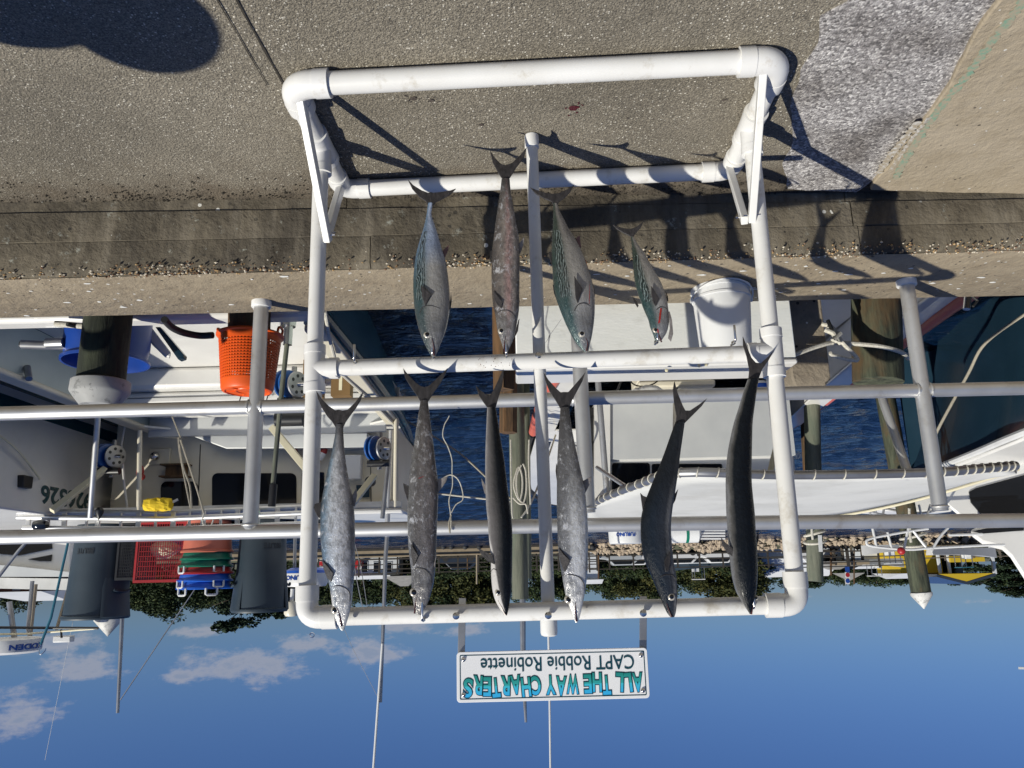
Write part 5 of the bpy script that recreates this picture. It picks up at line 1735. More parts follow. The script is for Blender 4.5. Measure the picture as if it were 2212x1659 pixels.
def reel(name, label, x, y, d, s, arm):
    """bandit reel: two discs on a shaft, a motor below, on a cream arm"""
    c = P(x, y, d)
    k = pxm(d)
    t = thing(name, label, 'reel', c)
    ax = V((-1, 0, 0.06)).normalized()
    for off, mt, q in ((-0.55, 'disc', 1.0), (-0.2, 'disc', 1.0), (0.42, 'alu_dull', 0.92)):
        cc_ = c + ax * (off * s * k)
        di = MB().lathe(cc_, [(s * k * q, -0.008), (s * k * q, 0.008), (s * k * q * 0.9, 0.012), (s * k * 0.2, 0.012)], 30, ax + V((0, -0.9 * (1 if mt != 'disc' else 0.9), 0)) * 0.62).build('disc', M[mt], t)
        up_ = (ax + V((0, -0.58, 0))).normalized()
        if mt == 'alu_dull':
            for hk in range(7):
                an = 2 * math.pi * hk / 7
                e1_ = up_.cross(V((0, 0, 1))).normalized()
                e2_ = up_.cross(e1_)
                MB().lathe(cc_ + up_ * 0.012 + (e1_ * math.cos(an) + e2_ * math.sin(an)) * s * k * 0.6, [(s * k * 0.13, 0), (s * k * 0.13, 0.002)], 10, up_).build('hole', M['black'], di)
    MB().tube([c + ax * (-0.8 * s * k), c + ax * (0.9 * s * k)], 0.02, 10).build('shaft', M['steel'], t)
    mc = c + V((0.0, 0, s * k * 1.25))
    MB().tube([mc + V((s * k * 0.9, 0, 0)), mc - V((s * k * 0.9, 0, 0))], s * k * 0.30, 14).build('motor', M['black'], t)
    MB().tube([c + V((0, 0.06, -s * k * 1.4)), c + V((0, 0.06, s * k * 1.7))], 0.024, 10).build('post', M['alu_dull'], t)
    a, b_ = P(*arm[0], d - 0.02), P(*arm[1], d - 0.4)
    MB().bar(a, b_, 0.055, 0.05, (0, 1, 0)).build('arm', M['cream_bar'], t, bevel=0.004)
    return t


reel('fishing_reel', 'blue and silver deck reel nearest the numbered hull', 238, 985, 7.6, 27, ((228, 1012), (112, 1104)))
reel('fishing_reel', 'blue deck reel beside the orange basket', 630, 830, 6.4, 32, ((588, 924), (668, 1020)))
reel('fishing_reel', 'blue and silver deck reel at the cabin side, above the open water', 818, 968, 7.2, 27, ((808, 1028), (748, 1105)))
motor = P(630, 905, 6.2)
MB().tube([motor + V((0.13, 0, 0)), motor - V((0.10, 0, 0))], 0.06, 16).lathe(motor - V((0.1, 0, 0)), [(0.07, 0), (0.05, 0.06), (0.03, 0.10)], 12, (-1, 0, 0)).build('winch_motor', M['black'], ba)
st = P(790, 1062, 8.18)
MB().box(st.x - 0.04, st.x + 0.10, 8.17, 8.197, st.z - 0.07, st.z + 0.06).build('notice', M['navy'], ba)
bxw = P(752, 1012, 8.12)
MB().box(bxw.x - 0.14, bxw.x + 0.12, 8.08, 8.197, bxw.z - 0.14, bxw.z + 0.12).build('switch_box', M['white_p'], ba, bevel=0.01)
MB().lathe(P(800, 1040, 7.9), [(0.05, -0.03), (0.05, 0.03), (0.02, 0.034)], 18, (0.2, -1, 0)).build('small_reel', M['black'], ba)
# cardboard cartons in the corner of the cockpit
for i, (x, y) in enumerate(((702, 850), (760, 842))):
    q = P(x, y, 7.5)
    cb_ = thing('carton', ['brown cardboard carton in the cockpit corner by the upright rack post', 'brown carton under the gunwale next to another carton'][i], 'carton', (q.x, q.y, -0.36))
    M.setdefault('card', mat('brown_cardboard', (0.20, 0.115, 0.04), (0.16, 0.09, 0.03), 5, 0.8))
    MB().box(q.x - 0.09, q.x + 0.09, 7.0, 7.14, -0.355, 0.0).build('box', M['card'], cb_)
    MB().box(q.x - 0.015, q.x + 0.015, 6.997, 6.999, -0.3, -0.05).build('tape', M['cream_bar'], cb_)

# blue half barrel in the cockpit, with a pipe through its side
bq = P(228, 783, 5.05)
bar_ = thing('barrel', 'cut down blue plastic barrel in the cockpit behind the dark piling', 'barrel', (bq.x, bq.y, -0.355))
rb = 93 * pxm(5.05)
z1b = bq.z
MB().lathe((bq.x, bq.y, 0), [(rb * 0.90, -0.355), (rb * 0.97, -0.30), (rb * 0.97, z1b - 0.10), (rb * 0.93, z1b - 0.05), (rb * 0.93, z1b - 0.02), (rb * 1.0, z1b - 0.012), (rb * 1.0, z1b + 0.006), (rb * 0.95, z1b + 0.006), (rb * 0.90, z1b - 0.04), (rb * 0.90, -0.30), (0.01, -0.30)], 40, cap=False).build('shell', M['blue'], bar_)
q0, q1 = P(138, 740, 4.85), P(46, 744, 4.85)
MB().tube([q0 - V((0.12, -0.1, 0)), q1], 0.030, 16).tube([q0, q0.lerp(q1, 0.4)], 0.034, 16).build('pipe', M['alu_dull'], bar_)
mbp = MB().tube([q1, q1 + V((0.002, 0, 0))], 0.024, 16).build('pipe_mouth', M['black'], bar_)
wq = [P(x, y, 5.35) for x, y in ((325, 704), (324, 721), (345, 752), (372, 778), (382, 781), (385, 771), (335, 706))]
fd = thing('bait_board', 'white wedge shaped board with a blue edge leaning in the cockpit', 'board', wq[0])
MB().prism([q + V((0, -0.12, 0)) for q in wq], (0.02, 0.05, 0)).build('board', M['gel'], fd, bevel=0.006)
MB().prism([P(x, y, 5.33) for x, y in ((335, 706), (346, 706), (397, 766), (396, 773), (385, 777))], (0, 0.06, 0)).build('edge_strip', M['navy'], fd, bevel=0.004)
# pole with a chrome fitting
gp = thing('gaff_pole', 'long dark pole with a chrome foot and black grip beside the orange basket', 'pole', P(622, 700, 5.2))
MB().tube([P(622, 725, 5.2), P(608, 850, 5.25), P(596, 980, 5.3), P(590, 1045, 5.3)], 0.017, 10).build('shaft', M['wood_grey'], gp)
MB().tube([P(624, 695, 5.2), P(621, 745, 5.2)], 0.032, 14).build('ferrule', M['steel'], gp)
MB().tube([P(591, 1046, 5.3), P(587, 1094, 5.3)], 0.026, 12).build('grip', M['black'], gp)
MB().lathe(P(622, 700, 5.2), [(0.06, -0.03), (0.055, 0.02)], 14).build('foot', M['steel'], gp)

# boxes and bins on the roof
RZ = 1.052


def bin_(x, w, label, turn=0.0, ytop=1338, d=8.25):
    c = P(x, 1330, d)
    ztop = P(x, ytop, d).z
    c.z = RZ
    h = ztop - RZ
    rt = w * pxm(d) / 2
    t = thing('trash_can', label, 'bin', c, 'grey bins on the charter boat roof')
    MB().lathe(c, [(rt * 0.80, 0), (rt * 0.83, 0.01), (rt * 0.965, h * 0.9), (rt * 0.97, h * 0.955), (rt * 1.02, h * 0.96), (rt * 1.03, h * 0.985), (rt * 1.0, h), (rt * 0.95, h * 0.99), (rt * 0.78, 0.03), (0.01, 0.03)], 44, cap=False).build('shell', M['can'], t)
    # raised shoulders that frame the handles
    for s_ in (-1, 1):
        a0 = turn + s_ * math.pi / 2 - math.pi / 2
        pts_in, pts_out = [], []
        prof = []
        mbq = MB()
        K = 14
        rowsq = []
        for zz, rr_ in ((h * 0.56, 0.90), (h * 0.57, 0.965), (h * 0.975, 1.04), (h * 0.985, 0.98)):
            row = []
            for k in range(K + 1):
                an = a0 - 0.62 + 1.24 * k / K
                r_ = rt * rr_ * (0.80 + 0.165 * zz / (h * 0.9)) / 0.965 if rr_ < 1 else rt * rr_
                e = 0.97 if k in (0, K) else 1.0
                row.append(c + V((math.cos(an) * r_ * e * 1.02, math.sin(an) * r_ * e * 1.02, zz)))
            rowsq.append(row)
        mbq.v = sum(rowsq, [])
        mbq.f = [[r * (K + 1) + k, r * (K + 1) + k + 1, (r + 1) * (K + 1) + k + 1, (r + 1) * (K + 1) + k] for r in range(3) for k in range(K)]
        mbq.build('shoulder', M['can'], t, sharp=50)
        hp = []
        for k in range(7):
            an = a0 - 0.3 + 0.6 * k / 6
            hp.append(c + V((math.cos(an) * rt * 1.06, math.sin(an) * rt * 1.06, h * 0.70 + 0.02 * math.sin(math.pi * k / 6))))
        MB().tube(hp, 0.012, 8).build('handle', M['can'], t)

    def wrap(a, b_, w_):
        an = -math.pi / 2 + turn + (a - 0.17) / rt * 1.0
        r_ = rt * (0.83 + 0.135 * (h * 0.26 + b_) / (h * 0.9)) + 0.002 + w_
        return c + V((math.cos(an) * r_, math.sin(an) * r_, h * 0.26 + b_))
    text_mb('BRUTE', wrap, 0.21, 0.055, 0.002, 0.03).build('lettering', M['can_dk'], t, smooth=False)
    return t


bin_(207, 128, 'grey bin on the boat roof standing beside the black wire crate', 0.35, 1337)
bin_(560, 112, 'grey bin on the boat roof standing next to the stack of coloured baskets', -0.5, 1322, 8.1)


def nest_basket(c, r, h, mt, label, handles, perf=False, first=None):
    t = thing('bushel_basket', label, 'basket', c, 'stacked baskets on the charter boat roof')
    MB().lathe(c, [(r * 0.86, 0), (r * 0.955, h - 0.02), (r * 1.02, h - 0.016), (r * 1.04, h), (r * 1.0, h + 0.006), (r * 0.93, h - 0.01), (r * 0.84, 0.01), (0.01, 0.01)], 40, cap=False).build('shell', M[mt], t)
    if perf:
        mbq = MB()
        for j in range(4):
            for k in range(30):
                an = -math.pi + math.pi * (k + 0.5) / 30
                zz = 0.05 + j * 0.035
                e = V((math.cos(an), math.sin(an), 0))
                rr_ = r * (0.86 + 0.095 * zz / (h - 0.02)) + 0.001
                mbq.obox(c + e * rr_ + V((0, 0, zz)), V((-e.y, e.x, 0)) * 0.008, e * 0.002, V((0, 0, 0.012)))
        mbq.build('perforation', M['joint'], t, smooth=False, kind='stuff')
    for an in handles:
        hp = []
        for (da, dz) in ((-0.2, -0.005), (-0.2, 0.05), (-0.14, 0.06), (0.14, 0.06), (0.2, 0.05), (0.2, -0.005)):
            a = an + da
            hp.append(c + V((math.cos(a) * r * 1.02, math.sin(a) * r * 1.02, h + dz)))
        MB().tube(hp, 0.011, 8).build('handle', M['white_p'], t)
    return t


sx, sd_ = 447, 8.0
rb2 = 108 * pxm(sd_) / 2
zr = {y: P(sx, y, sd_).z for y in (1193, 1209, 1224, 1239, 1255, 1271)}
bx = P(sx, 1200, sd_)
stack = [('coral_b', 1193, 'faded coral basket at the foot of the stack on the boat roof', True), ('green_b', 1209, 'lower of the two green baskets in the roof stack', False), ('green_b', 1224, 'upper of the two green baskets in the roof stack', False), ('red_b', 1239, 'red basket above the green ones in the roof stack', False), ('blue_lt', 1255, 'blue basket resting on the red one in the roof stack', False), ('blue_lt', 1271, 'topmost blue basket of the roof stack', False)]
zprev = RZ
for i, (mt, y, lab, perf) in enumerate(stack):
    zt_ = zr[y]
    h = zt_ - RZ if i == 0 else (0.11 if i < 5 else 0.10)
    nest_basket(V((bx.x + random.uniform(-.008, .008), bx.y, zt_ - h)), rb2 * (0.97 + 0.012 * i), h, mt, lab, (R(-60), R(-125)) if i == 5 else ((R(-50), R(-140)) if i in (2, 4) else ()), perf)

# wire crates
def wire_crate(name, label, x0, x1, y0, y1, d, dep, mt, nx, nz, tilt=0):
    a, b_ = P(x1, y1, d), P(x0, y0, d)
    xa_, xb_ = a.x, b_.x
    za, zb = RZ, a.z
    t = thing(name, label, 'crate', ((xa_ + xb_) / 2, d, RZ))
    for (nm, x_0, y_0, x_1, y_1) in (('side', xa_, d, xb_, d), ('side', xa_, d + dep, xb_, d + dep), ('side', xa_, d, xa_, d + dep), ('side', xb_, d, xb_, d + dep)):
        mbq = MB()
        k = nx if abs(x_1 - x_0) > 0.1 else max(4, int(nx * dep / abs(xb_ - xa_)))
        for i in range(k + 1):
            f = i / k
            p = V((x_0 + (x_1 - x_0) * f, y_0 + (y_1 - y_0) * f, za))
            mbq.bar(p, p + V((0, 0, zb - za)), 0.0055, 0.0055)
        for j in range(nz + 1):
            z = za + (zb - za) * j / nz
            mbq.bar((x_0, y_0, z), (x_1, y_1, z), 0.0055, 0.0055)
        mbq.build(nm, M[mt], t, smooth=False)
    e = MB()
    for (x_0, y_0, x_1, y_1) in ((xa_, d, xb_, d), (xb_, d, xb_, d + dep), (xb_, d + dep, xa_, d + dep), (xa_, d + dep, xa_, d)):
        e.bar((x_0, y_0, zb), (x_1, y_1, zb), 0.028, 0.028)
        e.bar((x_0, y_0, za + 0.012), (x_1, y_1, za + 0.012), 0.02, 0.02)
        e.bar((x_0, y_0, za), (x_0, y_0, zb), 0.022, 0.022)
    e.build('frame', M[mt], t, smooth=False)
    return t


wire_crate('wire_crate', 'red wire mesh crate on the boat roof between black mesh and baskets', 297, 392, 1175, 1254, 8.0, 0.42, 'red_b', 20, 12)
wire_crate('wire_crate', 'black wire mesh crate against the grey bin on the boat roof', 258, 296, 1170, 1250, 8.05, 0.35, 'black', 12, 18)
sb = thing('ice_bag', 'pale sack showing inside the red wire crate', 'bag', P(360, 1185, 8.15))
mbq = MB().ball(P(356, 1186, 8.2), 0.13, 8, (1.2, 0.8, 0.7))
mbq.v = [v + V((noise.noise(v * 9), noise.noise(v * 9 + V((5, 0, 0))), noise.noise(v * 9 + V((0, 7, 0))))) * 0.03 for v in mbq.v]
mbq.build('sack', M['cream_bar'], sb)

# poles, antennas and stays on this boat
MB().tube([P(266, 1130, 8.6), P(268, 1250, 8.6), P(254, 1540, 8.6)], [0.024, 0.024, 0.017], 12).build('outrigger_pole', M['alu_dull'], ba)
MB().tube([P(260, 1512, 8.58), P(424, 1268, 8.58)], 0.0065, 6).build('stay', M['alu_dull'], ba)
MB().tube([P(838, 1130, 8.3), P(833, 1200, 8.3), P(822, 1517, 8.3)], [0.022, 0.022, 0.016], 12).build('outrigger_pole', M['alu_dull'], ba)
MB().tube([P(826, 1390, 8.28), P(808, 1640, 8.28), P(800, 1750, 8.28)], [0.013, 0.012, 0.010], 10).build('antenna', M['white_p'], ba)
MB().tube([P(160, 1330, 9.5), P(130, 1480, 9.5), P(97, 1642, 9.5)], 0.0024, 6).build('antenna', M['white_p'], ba)
for pts, r_ in (([(718, 1165), (728, 1260), (742, 1355), (818, 1510)], 0.0028), ([(757, 1165), (772, 1260), (790, 1340)], 0.006), ([(764, 1165), (782, 1240), (798, 1345)], 0.005)):
    MB().tube(crom([P(x, y, 8.4) for x, y in pts], 4), r_ * 0.8, 6).build('stay', M['alu_dull'], ba)
for pts, r_ in (([(372, 900), (384, 930), (390, 945)], 0.006), ([(386, 945), (388, 975), (404, 1060), (412, 1098)], 0.008), ([(390, 950), (410, 1010), (428, 1065), (440, 1108)], 0.008), ([(388, 960), (396, 1010), (410, 1050), (414, 1098)], 0.008)):
    MB().tube(crom([P(x, y, 6.9) for x, y in pts], 4), r_, 8).build('rope_bridle', M['rope_old'], ba)
MB().tube(crom([P(x, y, 7.25) for x, y in ((440, 1108), (438, 1130), (452, 1142), (462, 1120))], 4), 0.007, 6).build('rope_bridle', M['rope'], ba)
# side ropes along the gunwale beside the water
MB().tube(crom([P(688, 770, 5.25), P(740, 808, 5.8), P(812, 876, 6.9), P(852, 918, 7.8)], 6), 0.018, 8).build('gunwale_rope', M['rope'], ba)
MB().tube(crom([P(702, 672, 4.5), P(712, 730, 4.8), P(722, 770, 5.2)], 4), 0.013, 8).build('fender_line', M['rope'], ba)
MB().tube([P(858, 918, 8.4), P(850, 1090, 8.6)], 0.03, 10).build('roof_post', M['gel'], ba)
MB().tube([P(836, 948, 7.5), P(840, 985, 7.5), P(826, 1120, 7.5)], 0.022, 10).build('roof_post', M['alu_dull'], ba)

# mooring hose and rope round the transom
hs = thing('hose', 'black rubber hose hanging in a loop from the quay edge', 'hose', P(450, 700, 4.3))
MB().tube(crom([P(355, 690, 4.0), P(370, 706, 4.1), P(395, 718, 4.2), P(430, 725, 4.3), P(460, 724, 4.3)], 6), 0.020, 10).build('hose_body', M['rubber'], hs)
mr_ = thing('mooring_line', 'thick twisted white line stretched along the transom by the dark piling', 'rope', P(180, 702, 4.5))
MB().tube([P(120, 699, 4.5), P(200, 706, 4.5), P(280, 699, 4.5)], 0.019, 10).build('line', M['rope'], mr_)
MB().tube(crom([P(145, 700, 4.45), P(200, 712, 4.6), P(275, 722, 4.9)], 5), 0.014, 8).build('dark_line', M['rubber'], mr_)

# ================================================================ neighbouring hull with a registration number
XB = 4.50
nb = thing('moored_boat', 'grey white boat hull with dark green registration number 926326', 'boat', (5.8, 9.0, ZW))
zt9 = 0.98
prof = [(4.62, ZW - 0.2), (4.58, -0.62), (4.52, -0.12), (4.47, 0.35), (4.40, zt9)]


def bx_at(z):
    for (x0, z0), (x1, z1) in zip(prof, prof[1:]):
        if z <= z1:
            return x0 + (x1 - x0) * (z - z0) / (z1 - z0)
    return prof[-1][0]


st_y = [(3.9, 0.0, 1.0), (5.5, 0.0, 1.0), (7.5, 0.0, 1.0), (9.0, 0.0, 1.0), (10.0, 0.06, 1.0), (11.2, 0.35, 1.0), (12.4, 0.9, 1.0), (13.3, 1.35, 1.0)]


def hull_rows(sel, mt, nm, dx=0.0):
    mbq = MB()
    rws = []
    for (x, z) in sel:
        rws.append([(x + s[1] + dx, s[0], z) for s in st_y])
    n = len(st_y)
    mbq.add(sum(rws, []), [(r * n + i, r * n + i + 1, (r + 1) * n + i + 1, (r + 1) * n + i) for r in range(len(rws) - 1) for i in range(n - 1)])
    far = [[(11.6 - x - s[1] - dx, s[0], z) for s in st_y] for (x, z) in sel]
    mbq.add(sum(far, []), [(r * n + i, r * n + i + 1, (r + 1) * n + i + 1, (r + 1) * n + i) for r in range(len(far) - 1) for i in range(n - 1)])
    return mbq.build(nm, M[mt], nb, sharp=50)


hull_rows(prof[0:3], 'hull_dteal', 'lower_hull')
hull_rows(prof[2:], 'gel', 'topsides')
MB().box(4.42, 7.18, 3.9, 11, zt9 - 0.02, zt9 + 0.03).build('deck', M['gel'], nb, bevel=0.02)
MB().tube([(4.505, 3.9, -0.10), (4.505, 9.0, -0.10), (4.56, 10, -0.10)], 0.025, 8).build('rub_rail', M['hull_dteal'], nb)
MB().prism([(bx_at(0.12) - 0.004, 6.0, 0.12), (bx_at(0.12) - 0.004, 9.0, 0.12), (bx_at(0.0) - 0.004, 9.0, 0.0), (bx_at(0.0) - 0.004, 6.0, 0.0)], (0.003, 0, 0)).build('stripe', M['hull_dteal'], nb, smooth=False)
# number: read off the photograph position of its first and last digits
def on_b(x, y):
    r_ = ray(x, y)
    t = (4.44 - EYE.x) / r_.x
    return EYE + r_ * t
na, nb_ = on_b(190, 1098), on_b(82, 1072)
zc = on_b(120, 1100).z
hh_ = abs(on_b(100, 1052).z - on_b(100, 1094).z)
ylen = na.y - nb_.y
zb_ = min(on_b(85, 1046).z, on_b(180, 1066).z)


def nplace(a, b_, w):
    y = na.y - a
    z = zb_ + b_
    return V((bx_at(z) + 0.0 - 0.003 - w, y, z))


text_mb('926326', nplace, abs(ylen), hh_, 0.002, 0.03).build('registration_number', M['hull_dteal'], nb, smooth=False)
MB().tube(crom([on_b(-30, 930) + V((-0.05, 0, 0)), on_b(20, 970) + V((-0.06, 0, 0)), on_b(60, 1015) + V((-0.05, 0, 0)), on_b(74, 1035) + V((-0.05, 0, 0))], 6), 0.010, 8).build('power_cord', M['cream_bar'], nb)
pq = on_b(45, 1040) + V((-0.04, 0, 0))
MB().box(pq.x - 0.03, pq.x + 0.05, pq.y - 0.07, pq.y + 0.07, pq.z - 0.05, pq.z + 0.06).build('power_socket', M['black'], nb, bevel=0.01)
# upper works of the boats farther along: windows, cream band, pale deck
uw = thing('cabin_cruiser', 'grey white cruiser superstructure behind the blue gaff', 'boat', P(70, 1160, 10))
pane(uw, 'lower_house', [(-140, 1120), (150, 1120), (150, 1245), (-140, 1245)], 10.6, 'gel', 2.2)
pane(uw, 'window', [(-120, 1165), (110, 1165), (112, 1185), (40, 1200), (-120, 1186)], 10.58, 'glass')
pane(uw, 'window', [(60, 1208), (112, 1198), (110, 1212), (85, 1212)], 10.58, 'glass')
pane(uw, 'brow', [(-140, 1212), (20, 1222), (150, 1236), (150, 1246), (-140, 1246)], 10.4, 'gel_grey', 0.17)
MB().prism([P(x, y, 11.0) for x, y in ((-140, 1246), (150, 1250), (150, 1275), (-140, 1268))], (0, 1.2, 0)).build('flybridge', M['canvas'], uw)
MB().tube([P(-60, 1320, 8.9), P(40, 1190, 8.9), P(85, 1140, 8.9)], 0.018, 8).build('pole', M['alu_dull'], uw)
MB().tube([P(70, 1255, 9.6), P(60, 1360, 9.6), P(68, 1390, 9.6)], 0.022, 8).build('pole', M['alu_dull'], uw)
MB().tube([P(76, 1262, 10.5), P(62, 1395, 10.5)], 0.03, 8).build('pole', M['wood_pale'], uw)
MB().tube([P(-60, 1355, 9.2), P(60, 1356, 9.2), P(212, 1357, 9.2)], 0.016, 8).build('spreader', M['black'], uw)
MB().tube([P(-60, 1371, 9.2), P(60, 1369, 9.2), P(205, 1358, 9.2)], 0.012, 8).build('spreader', M['cream_bar'], uw)
MB().tube([P(20, 1300, 9.3), P(32, 1385, 9.3)], 0.03, 10).build('mast', M['alu_dull'], uw)
rdm = thing('radar_dome', 'white radar dome with blue KODEN lettering on a mast', 'radar', P(30, 1392, 9.2))
rc = P(22, 1378, 9.2)
rrad = 62 * pxm(9.2)
MB().lathe(rc, [(rrad * 0.8, 0), (rrad * 0.98, 0.012), (rrad, 0.06), (rrad * 0.97, 0.14), (rrad * 0.85, 0.165), (0.01, 0.17)], 30).build('dome', M['white_p'], rdm)
M['print_blue'] = mat('blue_print', (0.015, 0.06, 0.28), None, rough=0.4)


def dome_text(s, rc, rrad, parent, z0, h, ang0, span):
    text_mb(s, lambda a, b_, w: V((rc.x + math.cos(R(-90) + ang0 + (a / span - 0.5) * span / rrad) * (rrad + 0.002 + w), rc.y + math.sin(R(-90) + ang0 + (a / span - 0.5) * span / rrad) * (rrad + 0.002 + w), rc.z + z0 + b_)), span, h, 0.002, 0.04).build('lettering', M['print_blue'], parent, smooth=False)


dome_text('KODEN', rc, rrad, rdm, 0.055, 0.062, R(-66), 0.40)
fl = thing('flood_lamp', 'white flood lamp on the spreader beside the radar dome', 'lamp', P(130, 1378, 9.2))
q = P(133, 1378, 9.2)
MB().box(q.x - 0.10, q.x + 0.10, q.y, q.y + 0.1, q.z - 0.02, q.z + 0.05).build('head', M['white_p'], fl, bevel=0.01)
MB().tube([q, P(132, 1360, 9.2)], 0.012, 8).build('stem', M['black'], fl)
MB().tube([P(122, 1360, 9.3), P(150, 1262, 9.5)], 0.018, 8).build('stay', M['wood_pale'], uw)
gf = thing('gaff', 'slim blue gaff with a steel hook standing against the sky', 'gaff', P(150, 1165, 8.6))
MB().tube([P(152, 1150, 8.6), P(110, 1335, 8.6), P(88, 1392, 8.6)], 0.014, 8).build('shaft', M['hull_teal'], gf)
MB().tube(crom([P(88, 1392, 8.6), P(84, 1408, 8.6), P(88, 1414, 8.6), P(97, 1406, 8.6), P(99, 1400, 8.6)], 4), 0.005, 6).build('hook', M['steel'], gf)

# radar behind the rack post: its lettering half hidden
rd2 = thing('radar_dome', 'blue bottomed radar dome half hidden behind the rack post near the bins', 'radar', P(640, 1250, 9.0))
rc2, rr2 = P(662, 1238, 9.0), 46 * pxm(9.0)
MB().lathe(rc2, [(rr2 * 0.7, -0.06), (rr2 * 0.95, -0.03), (rr2, 0.0)], 26).build('base', M['blue_lt'], rd2)
MB().lathe(rc2, [(rr2, 0.001), (rr2, 0.10), (rr2 * 0.9, 0.145), (0.01, 0.155)], 26).build('dome', M['white_p'], rd2)
dome_text('FURUNO', rc2, rr2, rd2, 0.025, 0.05, R(4), 0.36)
MB().tube([P(632, 1272, 9.0), P(630, 1302, 9.0)], 0.022, 10).build('stem', M['white_p'], rd2)
MB().lathe(P(630, 1300, 9.0), [(0.075, 0), (0.082, 0.02), (0.078, 0.13), (0.06, 0.155), (0.01, 0.16)], 18).build('gps_cap', M['gel_cream'], rd2)
MB().tube([P(638, 1140, 9.0), P(636, 1240, 9.0)], 0.02, 8).build('mast', M['alu_dull'], rd2)

# ================================================================ awning boat (red rub rail)
cb2 = thing('fishing_boat', 'white fishing boat with a coral rub rail and a white awning', 'boat', (-2.2, 8.0, ZW))
XCl, XCr = -0.78, -3.58       # the two sides
ZC = -0.42
cst = [(4.35, -0.86, -3.52, 0.0), (6.0, -0.78, -3.58, 0.0), (8.4, -0.40, -3.74, 0.10), (10.2, -0.30, -3.86, 0.20), (13.0, -0.20, -3.9, 0.30), (16.0, -0.32, -3.8, 0.36), (19.0, -0.75, -3.3, 0.40), (21.5, -2.05, -2.15, 0.44)]
mbq = MB()
for ix in (1, 2):
    o_ = 1 if ix == 1 else -1
    rws = [[], [], []]
    for s in cst:
        fl_ = min(1, abs(s[ix] + 2.1) / 0.8)
        rws[0].append((s[ix], s[0], ZC + s[3]))
        rws[1].append((s[ix] - o_ * 0.10 * fl_, s[0], ZC + s[3] * 0.3 - 0.3))
        rws[2].append((s[ix] - o_ * 0.42 * fl_, s[0] - 0.3 * (s[0] > 12), ZW - 0.4))
    n = len(cst)
    mbq.add(sum(rws, []), [(r * n + i, r * n + i + 1, (r + 1) * n + i + 1, (r + 1) * n + i) for r in range(2) for i in range(n - 1)])
mbq.add([(-0.86, 4.35, ZC), (-3.52, 4.35, ZC), (-3.1, 4.5, ZW - 0.4), (-1.3, 4.5, ZW - 0.4)], [(0, 1, 2, 3)])
mbq.build('hull', M['gel'], cb2, sharp=60)
for ix in (1, 2):
    k_ = 5 if ix == 2 else 4
    MB().tube(crom([(s[ix] + (0.03 if ix == 1 else -0.03), s[0], ZC + s[3] * (0.5 if ix == 2 else 1) + 0.035) for s in cst[:k_]], 5), 0.062, 12).build('rub_rail', M['coral'], cb2)
MB().tube(crom([(cst[i][1] + 0.02, cst[i][0], ZC + cst[i][3] - 0.01) for i in range(3, 8)], 5), 0.035, 8).build('bow_rub_rail', M['rubber'], cb2)
for ix, o_ in ((1, 1), (2, -1)):
    pts = [(s[ix], s[0], ZC + s[3] + 0.004) for s in cst[:4]]
    inner = [(s[ix] - o_ * 0.26, s[0], ZC + s[3] + 0.004) for s in cst[:4]]
    MB().prism([V(q) for q in pts + inner[::-1]], (0, 0, 0.03)).build('gunwale', M['gel'], cb2, bevel=0.01)
    MB().add([inner[0], inner[1], inner[2], inner[3], (inner[3][0], inner[3][1], -0.76), (inner[2][0], inner[2][1], -0.76), (inner[1][0], inner[1][1], -0.76), (inner[0][0], inner[0][1], -0.76)], [(0, 1, 6, 7), (1, 2, 5, 6), (2, 3, 4, 5)]).build('inner_side', M['gel'], cb2)
MB().box(-3.4, -0.95, 4.4, 9.0, -0.80, -0.76).build('cockpit_sole', M['gel'], cb2)
MB().box(-3.5, -0.88, 4.36, 4.46, -0.9, -0.36).build('transom', M['gel'], cb2, bevel=0.02)
fdk = [(s[1] - 0.03, s[0], ZC + s[3] + 0.006) for s in cst[3:]] + [(s[2] + 0.03, s[0], ZC + s[3] + 0.006) for s in cst[3:][::-1]]
MB().prism([V(q) for q in fdk], (0, 0, 0.02)).build('foredeck', M['gel'], cb2)
MB().prism([V((-0.34, 10.6, -0.20)), V((-0.34, 11.4, -0.15)), V((-0.52, 11.4, -0.15)), V((-0.56, 10.6, -0.20))], (0, 0, 0.012)).build('hatch', M['black'], cb2)
MB().box(-3.3, -1.0, 9.0, 13.8, -0.40, 0.86).build('cabin', M['gel'], cb2, bevel=0.05)
MB().box(-3.28, -1.02, 8.93, 8.995, -0.42, 0.39).build('bulkhead', M['gel_grey'], cb2)
pane(cb2, 'window', rpx(1322, 1000, 1404, 1090, 6), 8.99, 'glass', 0.006)
pane(cb2, 'window', rpx(1408, 1002, 1560, 1090, 4), 8.99, 'glass', 0.006)
pane(cb2, 'door_jamb', [(1284, 865), (1318, 865), (1318, 1085), (1284, 1085)], 8.90, 'gel', 0.08)
pane(cb2, 'door_opening', [(1268, 880), (1283, 880), (1283, 1080), (1268, 1080)], 8.99, 'black', 0.006)
pane(cb2, 'console_side', [(1215, 960), (1262, 955), (1262, 1085), (1222, 1090)], 9.0, 'gel_grey', 0.3)
MB().ring(P(1238, 978, 8.8), (0.1, -0.6, 0.8), 0.12, 0.010, 22, 8).build('steering_wheel', M['steel'], cb2)
MB().box(-3.4, -0.9, 8.7, 13.9, 0.861, 0.90).build('cabin_roof', M['gel'], cb2, bevel=0.015)
